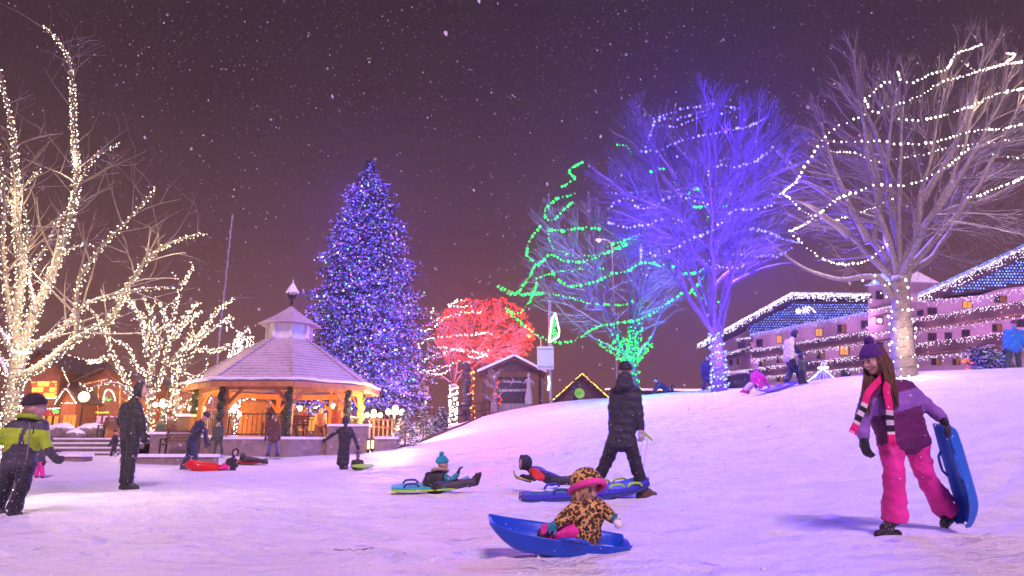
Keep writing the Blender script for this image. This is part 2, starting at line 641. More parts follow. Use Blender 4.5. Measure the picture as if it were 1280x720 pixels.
def smooth_path(pts, step=.2):
    """Catmull-Rom through the points"""
    pts = [Vector(p) for p in pts]
    if len(pts) == 2:
        n = max(2, int((pts[1] - pts[0]).length / step))
        return [pts[0].lerp(pts[1], i / n) for i in range(n + 1)]
    P = [pts[0] * 2 - pts[1]] + pts + [pts[-1] * 2 - pts[-2]]
    out = []
    for i in range(1, len(P) - 2):
        a, b, c, d = P[i - 1:i + 3]
        n = max(1, int((c - b).length / step))
        for k in range(n):
            t = k / n
            out.append(.5 * ((2 * b) + (c - a) * t + (2 * a - 5 * b + 4 * c - d) * t * t + (3 * b - a - 3 * c + d) * t ** 3))
    out.append(pts[-1])
    return out


def plen(p):
    return sum((p[i + 1] - p[i]).length for i in range(len(p) - 1))


def along(p, step, r=None):
    """points every step metres along p, with tangents"""
    out = []; acc = 0
    for i in range(len(p) - 1):
        d = p[i + 1] - p[i]; L = d.length
        if L < 1e-6: continue
        while acc < L:
            out.append((p[i] + d * (acc / L), d / L, i + acc / L))
            acc += step * (1 if r is None else r.uniform(.75, 1.25))
        acc -= L
    return out


def wander(p, rng, amp):
    q = [p[0]]
    s = Vector((rng.uniform(0, 99), rng.uniform(0, 99), 0))
    for i in range(1, len(p)):
        v = noise.noise_vector(p[i] * 1.3 + s) * amp
        q.append(p[i] + v * min(1, i / 4))
    return q


def sprout(B, parents, rng, n_per_m, lens, u0, spread, up, levels, rmin, inside=None, sides=4, seg=.22, out_from=None, curve=.25):
    """side branches of the given (path, radii) list; returns the new ones; inside(p) keeps them in the crown"""
    new = []
    for path, rad in parents:
        L = plen(path)
        n = int(n_per_m * L + rng.random())
        for _ in range(n):
            u = u0 + (1 - u0) * rng.random()
            k = u * (len(path) - 1); i = min(int(k), len(path) - 2)
            p = path[i].lerp(path[i + 1], k - i)
            t = (path[i + 1] - path[i]).normalized()
            d = t.orthogonal(); d.rotate(Matrix.Rotation(rng.uniform(0, 2 * PI), 3, t))
            v = (t * (1 - spread) + d.normalized() * spread)
            if out_from is not None:
                v = v + (p - out_from).normalized() * .45
            v = (v + Vector((0, 0, up))).normalized()
            ln = rng.uniform(*lens) * (1.15 - .5 * u)
            if inside is not None:
                while ln > .2 and not inside(p + v * ln): ln *= .8
            if ln < .15: continue
            ns = max(2, int(ln / seg))
            pts = [p]; q = p.copy(); w_ = v.copy()
            bend = Vector((rng.gauss(0, 1), rng.gauss(0, 1), rng.gauss(.5, .7))) * curve / ns
            for s_ in range(ns):
                w_ = (w_ + bend + Vector((rng.gauss(0, .06), rng.gauss(0, .06), rng.gauss(0, .06)))).normalized()
                q = q + w_ * (ln / ns)
                if inside is not None and s_ and not inside(q): break
                pts.append(q.copy())
            ns = len(pts) - 1
            r0 = max(rmin, min(rad[i] * .6, ln * .011 + rmin))
            rr = [r0 + (rmin * .7 - r0) * s_ / ns for s_ in range(ns + 1)]
            B.tube(pts, rr, sides, cap=False)
            new.append((pts, rr))
    return new


def limb_paths(rows, Y, Rm, rng, dspread, taper=(.11, .02), amp=.05, fork=None):
    """rows: pixel polylines of limbs; each leans gradually nearer or farther"""
    out = []
    for k, row in enumerate(rows):
        ln = len(row)
        end = rng.uniform(-1, 1) * dspread if Rm is None else Rm[k] * dspread
        pts = []
        for i, (x, y) in enumerate(row):
            u = i / (ln - 1)
            pts.append(W(x, y, Y + end * u ** .9))
        p = wander(smooth_path(pts, .18), rng, amp)
        n = len(p)
        r0, r1 = taper
        out.append((p, [r0 + (r1 - r0) * (i / (n - 1)) ** .75 for i in range(n)]))
    return out


def string_light(name, cables, label, group, bulb_mat, gap, br, rng, bulb='bulb', jitter=.02, cab=.006):
    """cables: list of paths; one string with its bulbs"""
    B, C = MB(), MB()
    c0 = sum((c[0] for c in cables), Vector()) / len(cables)
    for c in cables:
        B.tube(c, cab, 4, cap=False)
        for p, t, _ in along(c, gap, rng):
            C.octa(p + Vector((rng.gauss(0, jitter), rng.gauss(0, jitter), rng.gauss(-br * .6, jitter))), br * rng.choice((.45, .6, .75, .9, 1.05, 1.2)))
    o = B.build(name, CABLE, None, c0)
    tag(o, label, 'string lights', group)
    b = C.build(bulb, bulb_mat, o)
    b['kind'] = 'stuff'
    return o


def wrap_path(path, rad, turn, r0=.0):
    """helix round a limb"""
    out = []; a = 0
    for p, t, k in along(path, turn / 7):
        i = min(int(k), len(rad) - 1)
        x = t.orthogonal().normalized(); y = t.cross(x)
        # keep a steady frame
        x = (Vector((0, 0, 1)).cross(t))
        if x.length < .1: x = t.orthogonal()
        x.normalize(); y = t.cross(x)
        a += 2 * PI / 7
        out.append(p + (x * math.cos(a) + y * math.sin(a)) * (rad[i] + .012 + r0))
    return out


def S(x0, y0, k, *pts):
    """zoom coordinates to photo pixels"""
    return [(x0 + pts[i] / k, y0 + pts[i + 1] / k) for i in range(0, len(pts), 2)]


# ---- big white-wrapped tree at the left edge
def left_tree():
    rng = random.Random(21)
    Y = 9.6
    rows = [
        [(16, 600), (15, 540), (18, 475), (25, 439)],
        [(25, 439), (45, 385), (60, 355), (78, 300), (93, 250), (93, 180), (90, 107), (85, 77), (72, 50), (53, 31)],
        [(91, 250), (100, 230), (113, 203), (123, 193), (150, 180)],
        [(25, 439), (20, 400), (28, 330), (20, 270), (18, 200), (13, 140), (2, 90), (-8, 55)],
        [(28, 330), (35, 292), (22, 215)],
        [(23, 300), (23, 250), (37, 223), (52, 212)],
        [(20, 485), (29, 471), (58, 453), (94, 424), (137, 399), (155, 366), (180, 327), (206, 307), (249, 292), (258, 293)],
        [(90, 428), (96, 417), (97, 370), (108, 337), (130, 305), (162, 272), (190, 240), (195, 233)],
        [(24, 447), (36, 435), (76, 413), (108, 381), (144, 368), (180, 361), (219, 359)],
        [(22, 450), (0, 413), (-25, 385), (-50, 340)],
        [(45, 390), (36, 337), (50, 319), (72, 280), (85, 262)],
        [(80, 318), (87, 312), (97, 307), (115, 307)],
        [(18, 430), (3, 330), (8, 260), (0, 200), (-12, 130)],
        [(10, 470), (-10, 430), (-30, 420)],
    ]
    tap = [(.15, .13), (.10, .012), (.035, .01), (.10, .014), (.03, .01), (.03, .01), (.085, .012), (.05, .01), (.06, .012), (.07, .02), (.04, .012), (.02, .008), (.06, .015), (.05, .02)]
    dep = [0, .9, .3, -.2, .4, -.3, -.6, -.9, .8, .3, 1.0, .2, -1.0, 1.2]
    g0 = G(W(16, 600, Y).x, Y)
    t = empty('bare_tree', g0, 'large bare tree at the left edge with every limb wrapped in warm white lights', 'tree')
    B = MB()
    paths = []
    for row, tp, dd in zip(rows, tap, dep):
        pts = [W(x, y, Y + dd * (i / (len(row) - 1))) for i, (x, y) in enumerate(row)]
        if not paths: pts[0] = g0 + Vector((0, 0, -.15))
        p = wander(smooth_path(pts, .12), rng, .03)
        n = len(p)
        rr = [.78 * tp[0] + .78 * (tp[1] - tp[0]) * (i / (n - 1)) ** .8 for i in range(n)]
        if not paths:
            rr[0] *= 1.5; rr[1] *= 1.25
        paths.append((p, rr))
        B.tube(p, rr, 10)
    B.build('trunk', BARK_PALE, t, smooth=True)
    C = MB()
    par = paths[1:]
    a = sprout(C, par, rng, 3.6, (.4, 1.3), .12, .55, .12, 1, .0045, curve=.5)
    b = sprout(C, a, rng, 2.2, (.25, .8), .2, .5, .1, 1, .0035, curve=.5)
    C.build('crown', TWIG_BROWN, t)
    wraps = [wrap_path(p, r, .10 if i else .075) for i, (p, r) in enumerate(paths)]
    # a second strand on the stout limbs
    wraps += [wrap_path(paths[i][0][: len(paths[i][0]) * 3 // 4], paths[i][1], .13) for i in (0, 1, 3, 6, 8)]
    string_light('light_string', wraps, 'warm white lights wound up every limb of the large tree at the left edge', None, L_WARM, .042, .0088, rng, jitter=.012, cab=.003)
    for x, y, dy, e in ((30, 430, -.5, 75), (20, 520, -.5, 20), (60, 340, -.3, 75), (140, 390, -.9, 60), (90, 200, .4, 35), (10, 250, -.4, 40), (200, 310, -.9, 26)):
        lamp('string_lamp', W(x, y, Y + dy), WARM, e, .15)


left_tree()


# ---- second white-wrapped tree, behind the planter by the gazebo
def second_tree():
    rng = random.Random(5)
    Y = 29.0
    rows = [
        [(186, 552), (186, 541), (188, 501), (186, 468), (199, 431), (196, 412), (180, 370)],
        [(188, 501), (202, 468), (211, 425), (218, 391), (222, 373), (232, 348), (242, 335)],
        [(223, 552), (223, 538), (220, 483), (217, 461), (232, 437), (257, 409), (272, 388), (295, 371)],
        [(232, 437), (263, 412), (293, 396)],
        [(172, 520), (162, 489), (150, 461), (137, 431), (128, 406), (113, 385)],
        [(186, 468), (171, 458), (162, 434), (144, 425)],
        [(214, 425), (226, 403), (247, 377)],
        [(217, 425), (232, 403), (251, 388)],
        [(209, 416), (205, 391), (200, 376)],
        [(244, 437), (275, 437), (287, 429)],
        [(183, 446), (180, 409), (168, 382), (156, 373)],
        [(137, 446), (119, 452), (110, 451)],
        [(168, 500), (150, 480), (128, 480), (108, 490)],
        [(220, 516), (238, 501), (248, 492)],
        [(217, 461), (251, 471), (260, 446)],
        [(202, 540), (206, 520), (214, 495), (220, 470)],
        [(186, 530), (178, 515), (170, 500), (160, 480)],
        [(216, 480), (236, 452), (246, 430), (254, 418)],
        [(190, 470), (192, 440), (188, 405), (176, 390)],
        [(205, 460), (224, 440), (236, 420), (243, 400)],
    ]
    g0 = G(W(200, 552, Y).x, Y)
    t = empty('bare_tree', g0, 'many-stemmed bare tree beside the gazebo smothered in warm white lights', 'tree')
    B = MB(); paths = []
    for i, row in enumerate(rows):
        dd = rng.uniform(-1.6, 1.6)
        pts = [W(x, y, Y + dd * (k / (len(row) - 1))) for k, (x, y) in enumerate(row)]
        p = wander(smooth_path(pts, .2), rng, .05)
        n = len(p); r0 = .14 if i in (0, 2) else .07
        rr = [r0 + (.02 - r0) * (k / (n - 1)) ** .8 for k in range(n)]
        paths.append((p, rr)); B.tube(p, rr, 8)
    B.build('trunk', BARK_PALE, t, smooth=True)
    C = MB()
    a = sprout(C, paths, rng, 1.6, (.5, 1.6), .2, .5, .15, 1, .009, curve=.4)
    C.build('crown', TWIG_BROWN, t)
    wraps = [wrap_path(p, r, .30, .01) for p, r in paths] + [wrap_path(p, r, .36, .03) for p, r in paths[:12]]
    wraps += [p for p, r in a[::3]]
    string_light('light_string', wraps, 'warm white lights smothering the many-stemmed tree beside the gazebo', None, L_WARM, .085, .024, rng, jitter=.03, cab=.006)
    for x, y, dy, e in ((190, 500, -1, 60), (222, 500, -1, 60), (215, 430, -1, 50), (150, 450, -1, 40), (255, 420, -1, 40)):
        lamp('string_lamp', W(x, y, Y + dy), WARM, e, .3)


second_tree()


def crown_pt(c, rp, x, y, Y, Rd, side=-1, mul=.95):
    q = ((x - c[0]) / rp[0]) ** 2 + ((y - c[1]) / rp[1]) ** 2
    return W(x, y, Y + side * Rd * math.sqrt(max(0.0, 1 - q)) * mul)


def crown_tree(name_label, Y, base_px, trunk_rows, limb_rows, c, rp, Rd, rng, barkm, twigm, rt, dens=(2.2, 2.6, 2.6), rmin=.010, lens=((1.2, 2.6), (.7, 1.5), (.4, .9)), extra=None, up=.25, fixdep=None):
    g0 = G(W(base_px[0], base_px[1], Y).x, Y)
    t = empty('bare_tree', g0, name_label, 'tree')
    B = MB(); paths = []
    C0 = W(c[0], c[1], Y)
    sxr = (W(c[0] + rp[0], c[1], Y) - C0).length
    szr = (W(c[0], c[1] - rp[1], Y) - C0).length

    def inside(p):
        d = p - C0
        lump = 1 + .16 * noise.noise(p * .9)
        return (d.x / sxr) ** 2 + (d.y / Rd) ** 2 + (d.z / szr) ** 2 < lump
    for row, r0, r1 in trunk_rows:
        pts = [W(x, y, Y) for x, y in row]
        if not paths: pts[0] = g0 + Vector((0, 0, -.2))
        p = wander(smooth_path(pts, .25), rng, .04)
        n = len(p); rr = [r0 + (r1 - r0) * k / (n - 1) for k in range(n)]
        if not paths: rr[0] *= 1.35
        paths.append((p, rr)); B.tube(p, rr, 12)
    limbs = []
    for i, row in enumerate(limb_rows):
        dd = fixdep[i] * Rd if fixdep else rng.choice((-1, 1)) * rng.uniform(.15, .75) * Rd
        n0 = len(row)
        pts = [W(x, y, Y + dd * (k / (n0 - 1)) ** 1.1) for k, (x, y) in enumerate(row)]
        p = wander(smooth_path(pts, .25), rng, .07)
        n = len(p); rr = [rt + (.02 - rt) * (k / (n - 1)) ** .7 for k in range(n)]
        limbs.append((p, rr)); B.tube(p, rr, 8)
    # limbs the photo shows only as depth: lean toward and away from the viewer
    f = limbs[0][0][0]
    for k in range(extra or 0):
        a = 2 * PI * (k + .37) / extra
        e = C0 + Vector((math.cos(a) * sxr * .55, math.sin(a) * Rd * .8, szr * rng.uniform(-.1, .75)))
        m = f.lerp(e, .5) + Vector((math.cos(a) * .3, math.sin(a) * .3, -.15))
        p = wander(smooth_path([f, m, e], .25), rng, .1)
        n = len(p); rr = [rt * .8 + (.02 - rt * .8) * (k2 / (n - 1)) ** .7 for k2 in range(n)]
        limbs.append((p, rr)); B.tube(p, rr, 8)
    B.build('trunk', barkm, t, smooth=True)
    C = MB()
    a = sprout(C, limbs, rng, dens[0], lens[0], .2, .5, up, 1, rmin * 1.5, inside, 4, .3, C0)
    b = sprout(C, a, rng, dens[1], lens[1], .15, .45, up, 1, rmin * 1.1, inside, 3, .3, C0)
    d = sprout(C, b + a, rng, dens[2], lens[2], .2, .45, up * .8, 1, rmin * .8, inside, 3, .3, C0)
    C.build('crown', twigm, t)
    return t, paths, limbs, inside


# ---- tall bare tree on the hill, right
def right_tree():
    rng = random.Random(8)
    Y = 19.3
    c, rp, Rd = (1150, 195), (185, 165), 4.0
    trunk = [([(1131, 470), (1130, 455), (1127, 400), (1124, 345)], .34, .22)]
    limbs = [
        [(1124, 350), (1124, 294), (1124, 237), (1125, 200), (1128, 120)],
        [(1125, 345), (1139, 305), (1176, 256), (1202, 219), (1240, 150), (1265, 90)],
        [(1127, 345), (1165, 320), (1195, 275), (1210, 237), (1228, 180)],
        [(1165, 275), (1190, 262), (1232, 252), (1280, 222), (1312, 203)],
        [(1122, 345), (1105, 320), (1090, 301), (1064, 267), (1045, 237), (1030, 205)],
        [(1121, 350), (1112, 342), (1082, 316), (1056, 290), (1019, 282), (985, 268)],
        [(1121, 372), (1109, 365), (1097, 346), (1056, 348), (1019, 342), (989, 324), (955, 296)],
        [(1130, 362), (1144, 301), (1150, 256), (1165, 190), (1180, 110)],
        [(1176, 256), (1215, 200), (1250, 185), (1302, 168)],
        [(1090, 301), (1100, 250), (1090, 190), (1075, 140)],
        [(1124, 300), (1110, 240), (1112, 180), (1120, 110)],
        [(1150, 256), (1190, 190), (1215, 120), (1230, 60)],
        [(1066, 270), (1030, 240), (1000, 228), (980, 235)],
        [(1085, 300), (1052, 235), (1034, 175)],
        [(1060, 293), (1020, 262), (990, 250)],
        [(1115, 230), (1095, 170), (1080, 130)],
    ]
    t, paths, limbs_, ins = crown_tree('tall bare tree on the hill with white strings swagged round its crown', Y, (1131, 470), trunk, limbs, c, rp, Rd, rng,
                                       BARK_HILL, TWIG_PALE, .13, (2.2, 2.4, 2.2), .006, ((1.0, 2.4), (.6, 1.5), (.3, .9)), 6, .25)
    a = (970, 30, 3.274)
    b = (970, 200, 2.668)
    rows = [
        (S(*a, 500, 190, 510, 228, 560, 238, 620, 208, 700, 180, 735, 120, 780, 105, 850, 78), -1),
        (S(*a, 365, 300, 385, 290, 410, 265, 450, 238, 475, 228), -1),
        (S(*a, 365, 300, 380, 335, 410, 362, 440, 335, 510, 325, 600, 285, 680, 235, 770, 210, 850, 185, 930, 160, 975, 125, 940, 118), -1),
        (S(*a, 360, 368, 290, 400, 230, 430, 180, 480, 150, 530, 100, 610, 75, 650, 20, 690), -1),
        (S(*a, 500, 385, 560, 390, 620, 387, 690, 370, 780, 340, 820, 325, 900, 285, 1010, 262, 1080, 250), -1),
        (S(*a, 190, 500, 240, 480, 300, 480, 430, 475, 490, 490, 540, 490, 630, 485, 720, 460, 810, 435, 930, 425, 1015, 405), -1),
        (S(*a, 210, 510, 240, 522, 320, 525, 400, 560, 480, 555, 540, 540, 620, 530, 690, 505, 830, 490, 940, 475, 1015, 480), 1),
        (S(*a, 230, 720, 310, 690, 420, 655, 500, 660, 580, 645, 690, 585, 760, 530, 800, 500), -1),
        (S(*a, 780, 705, 840, 695, 900, 670, 985, 635, 1030, 615), -1),
        (S(*a, 20, 690, 60, 715) + S(*b, 50, 130, 100, 175, 180, 200, 240, 185, 320, 160, 390, 125), 1),
        (S(*b, 45, 235, 100, 210, 150, 170, 220, 120, 260, 105), -1),
        (S(*b, 45, 235, 90, 280, 150, 325, 220, 345, 290, 340, 350, 300, 380, 270), -1),
        (S(*a, 850, 520, 930, 540, 1000, 545, 1060, 540), 1),
        (S(*a, 760, 150, 820, 190, 880, 180, 960, 160, 1010, 150), 1),
    ]
    cables = [smooth_path([crown_pt(c, rp, x, y, Y, Rd, s) for x, y in r], .15) for r, s in rows]
    string_light('light_string', cables, 'bright white strings swagged round the crown of the tall hill tree', None, L_WHITE, .15, .028, rng, jitter=.012, cab=.005)
    # bright doubled run on the left edge
    wr = [wrap_path(paths[0][0], paths[0][1], .28, .03), wrap_path(limbs_[6][0][:6], limbs_[6][1], .5, .02)]
    string_light('light_string', wr, 'white lights wound round the trunk of the tall hill tree', None, L_WHITE, .26, .034, rng, jitter=.03)
    for k, cb in enumerate(cables):
        m = len(cb)
        for u in ((.3, .7) if m > 25 else (.5,)):
            lamp('string_lamp', cb[int(m * u)] + Vector((0, -.1, -.05)), (1, .80, .62), 26, .15)
    lamp('string_lamp', W(1131, 420, Y - .8), (1, .80, .6), 60, .2)


right_tree()


# ---- blue tree
def blue_tree():
    rng = random.Random(15)
    Y = 26.5
    c, rp, Rd = (868, 228), (150, 112), 4.4
    trunk = [([(899, 486), (899, 474), (897, 440), (893, 405), (889, 372), (890, 335)], .30, .16)]
    limbs = [
        [(893, 420), (890, 413), (865, 380), (849, 341), (840, 322), (821, 297), (790, 260), (762, 222)],
        [(890, 335), (900, 300), (910, 282), (921, 221), (925, 140)],
        [(898, 425), (904, 402), (913, 355), (910, 322), (915, 270), (935, 200), (952, 138)],
        [(911, 358), (914, 355), (940, 341), (968, 331), (996, 328)],
        [(893, 360), (905, 345), (932, 324), (960, 297), (988, 268)],
        [(889, 345), (888, 338), (852, 305), (815, 285), (765, 262)],
        [(890, 330), (899, 265), (879, 229), (852, 190), (824, 157), (803, 136)],
        [(888, 300), (888, 254), (843, 243), (802, 227), (760, 196)],
        [(889, 330), (872, 280), (850, 230), (838, 180), (845, 130)],
        [(890, 320), (892, 270), (895, 200), (885, 125)],
        [(905, 300), (930, 260), (965, 220), (985, 190)],
        [(870, 290), (830, 262), (780, 240), (735, 205)],
        [(860, 300), (820, 300), (780, 300), (745, 280)],
        [(850, 250), (820, 210), (790, 180), (765, 165)],
        [(845, 225), (815, 180), (800, 150), (790, 140)],
    ]
    t, paths, limbs_, ins = crown_tree('bare hill tree thick with rime and lit deep blue', Y, (899, 486), trunk, limbs, c, rp, Rd, rng,
                                       BARK, TWIG_BLUE, .12, (2.5, 2.9, 3.0), .0075, ((1.2, 2.6), (.7, 1.6), (.4, 1.0)), 6, .35)
    a = (760, 110, 3.6); b = (760, 280, 3.6)
    rows = [
        (S(*a, 205, 135, 310, 100, 400, 80, 470, 68, 530, 80, 600, 82), -1),
        (S(*a, 210, 145, 330, 130, 420, 105, 470, 90), -1),
        (S(*a, 230, 165, 310, 170, 380, 140, 460, 118, 550, 100, 600, 85), 1),
        (S(*a, 205, 150, 190, 210, 160, 270), -1),
        (S(*a, 150, 280, 240, 275, 300, 245, 390, 217, 480, 200, 560, 185, 640, 165, 705, 135), -1),
        (S(*a, 675, 165, 665, 230, 650, 275, 610, 300, 560, 312, 490, 325, 400, 330, 330, 310, 250, 290), 1),
        (S(*a, 730, 280, 660, 325, 590, 345, 480, 350, 445, 400), -1),
        (S(*a, 745, 265, 790, 310, 850, 350), -1),
        (S(*a, 0, 470, 150, 465, 300, 455, 430, 450, 540, 470, 620, 475, 690, 460, 780, 490), 1),
        (S(*a, 0, 540, 50, 505, 100, 490, 130, 535, 200, 530, 270, 490, 340, 485, 450, 520), -1),
        (S(*a, 750, 515, 680, 540, 570, 545, 530, 580, 470, 635, 390, 670), -1),
        (S(*a, 0, 600, 80, 620, 180, 610, 275, 580, 340, 600), -1),
        (S(*b, 145, 90, 150, 180, 170, 240, 185, 190), -1),
        (S(*b, 190, 130, 250, 135, 320, 90, 400, 50, 480, 25), -1),
        (S(*b, 530, 130, 650, 140, 760, 140, 830, 105), 1),
        (S(*b, 200, 160, 320, 165, 420, 160, 560, 200, 630, 170), 1),
        (S(*b, 640, 20, 720, 30, 780, 60, 860, 80), -1),
    ]
    cables = [smooth_path([crown_pt(c, rp, x, y, Y, Rd, s) for x, y in r], .2) for r, s in rows]
    string_light('light_string', cables, 'blue strings swagged in long rows round the rimed hill tree', None, L_BLUE, .19, .050, rng, jitter=.02)
    wr = [wrap_path(paths[0][0][:10], paths[0][1], .26, .03), wrap_path(paths[0][0][:10], paths[0][1], .31, .05)]
    string_light('light_string', wr, 'pale blue lights wound thickly round the trunk of the blue tree', None, L_PALEBLUE, .14, .042, rng, jitter=.02)
    for cb in cables:
        m = len(cb)
        for u in ((.2, .5, .8) if m > 22 else (.5,)):
            lamp('string_lamp', cb[int(m * u)] + Vector((0, -.1, -.05)), (.06, .015, 1.0), 330, .2)
    lamp('string_lamp', W(897, 440, Y - .9), (.10, .04, 1.0), 900, .2)
    for x, y, dy in ((800, 335, -3.6), (850, 322, -4.3), (910, 322, -4.3), (965, 325, -3.2), (820, 260, -4.6), (900, 250, -4.9)):
        lamp('string_lamp', W(x, y, Y + dy), (.10, .04, 1.0), 1000, .2)


blue_tree()


# ---- green tree
def green_tree():
    rng = random.Random(33)
    Y = 31.0
    c, rp, Rd = (757, 305), (128, 112), 4.4
    trunk = [([(790, 492), (789, 470), (788, 445)], .34, .30)]
    limbs = [
        [(785, 455), (775, 445), (745, 425), (712, 400), (694, 380), (665, 350)],
        [(786, 452), (780, 445), (765, 410), (752, 380), (738, 350), (715, 298)],
        [(786, 450), (783, 440), (767, 400), (762, 370), (745, 310), (735, 240)],
        [(788, 450), (788, 440), (788, 380), (785, 320), (775, 250)],
        [(790, 450), (795, 440), (801, 400), (806, 370), (812, 330), (822, 275)],
        [(791, 452), (803, 440), (822, 405), (832, 370), (845, 330), (862, 290)],
        [(789, 450), (790, 430), (795, 380), (800, 300), (800, 230)],
        [(760, 395), (735, 375), (700, 345), (660, 320)],
        [(770, 420), (740, 400), (715, 385), (680, 372)],
        [(745, 340), (720, 320), (695, 290), (685, 260)],
    ]
    t, paths, limbs_, ins = crown_tree('bare tree below the hill crest strung with green lights', Y, (790, 492), trunk, limbs, c, rp, Rd, rng,
                                       BARK, TWIG, .11, (2.0, 2.2, 2.2), .010, ((1.2, 2.4), (.7, 1.5), (.4, .9)), 4, .3)
    a = (610, 180, 2.77); b = (760, 280, 3.6); d = (760, 110, 3.6)
    rows = [
        (S(*a, 325, 60, 280, 90, 300, 120, 245, 150), -1),
        (S(*a, 300, 170, 235, 190, 195, 230, 220, 262, 300, 190), -1),
        (S(*a, 180, 283, 145, 330, 135, 380, 160, 420, 120, 490, 90, 515, 35, 485), -1),
        (S(*a, 35, 490, 70, 515, 110, 520, 200, 515, 280, 530, 350, 548, 460, 555, 500, 545), 1),
        (S(*a, 210, 290, 215, 340, 250, 370, 340, 385, 420, 370, 480, 335) + [(802, 292)], 1),
        (S(*a, 210, 295, 270, 297, 330, 287, 390, 292), -1),
        (S(*a, 165, 420, 220, 380, 270, 405, 340, 400, 400, 380, 480, 345), -1),
        (S(*a, 165, 465, 240, 440, 330, 432, 400, 430), 1),
        (S(*a, 220, 440, 260, 480, 300, 490, 380, 470, 440, 445, 498, 435) + S(*b, 90, 200, 170, 170, 240, 185, 290, 185, 340, 220, 400, 215, 450, 185), -1),
        (S(*a, 60, 565, 100, 585, 140, 550, 170, 480), -1),
        (S(*a, 60, 570, 130, 630, 200, 675, 270, 685, 330, 660, 380, 630, 470, 615) + S(*b, 100, 435, 180, 410, 240, 370, 330, 310, 375, 300, 440, 220), -1),
        (S(*b, 380, 300, 450, 345, 510, 345), -1),
        (S(*d, 40, 250, 90, 262, 100, 310), -1),
        (S(*d, 190, 375, 240, 360, 295, 372, 300, 425), -1),
        (S(*d, 0, 705, 80, 680, 150, 655), -1),
        (S(*d, 355, 475, 405, 450, 440, 500, 460, 550, 440, 600), -1),
        (S(*d, 375, 535, 440, 530, 490, 525, 540, 530), -1),
    ]
    cables = [smooth_path([crown_pt(c, rp, x, y, Y, Rd, s) for x, y in r], .2) for r, s in rows]
    string_light('light_string', cables, 'green strings looping far out round the bare tree below the crest', None, L_GREEN, .16, .055, rng, jitter=.02)
    wr = []
    for k in (0, 1, 2, 3, 4, 5, 6):
        p, r = limbs_[k]
        wr.append(wrap_path(p[:8], r[:8], .35, .03)); wr.append(wrap_path(p[:7], r[:7], .42, .06))
    wr.append(wrap_path(*paths[0], .35, .03))
    string_light('light_string', wr, 'green lights packed round the fork of the bare green tree', None, L_GREEN, .15, .042, rng, jitter=.03)
    for cb in cables:
        m = len(cb)
        for u in ((.25, .6, .9) if m > 25 else (.5,)):
            lamp('string_lamp', cb[int(m * u)] + Vector((0, -.1, -.05)), (.02, 1.0, .30), 34, .2)
    lamp('string_lamp', W(789, 450, Y - 1.0), (.04, 1, .3), 80, .2)


green_tree()


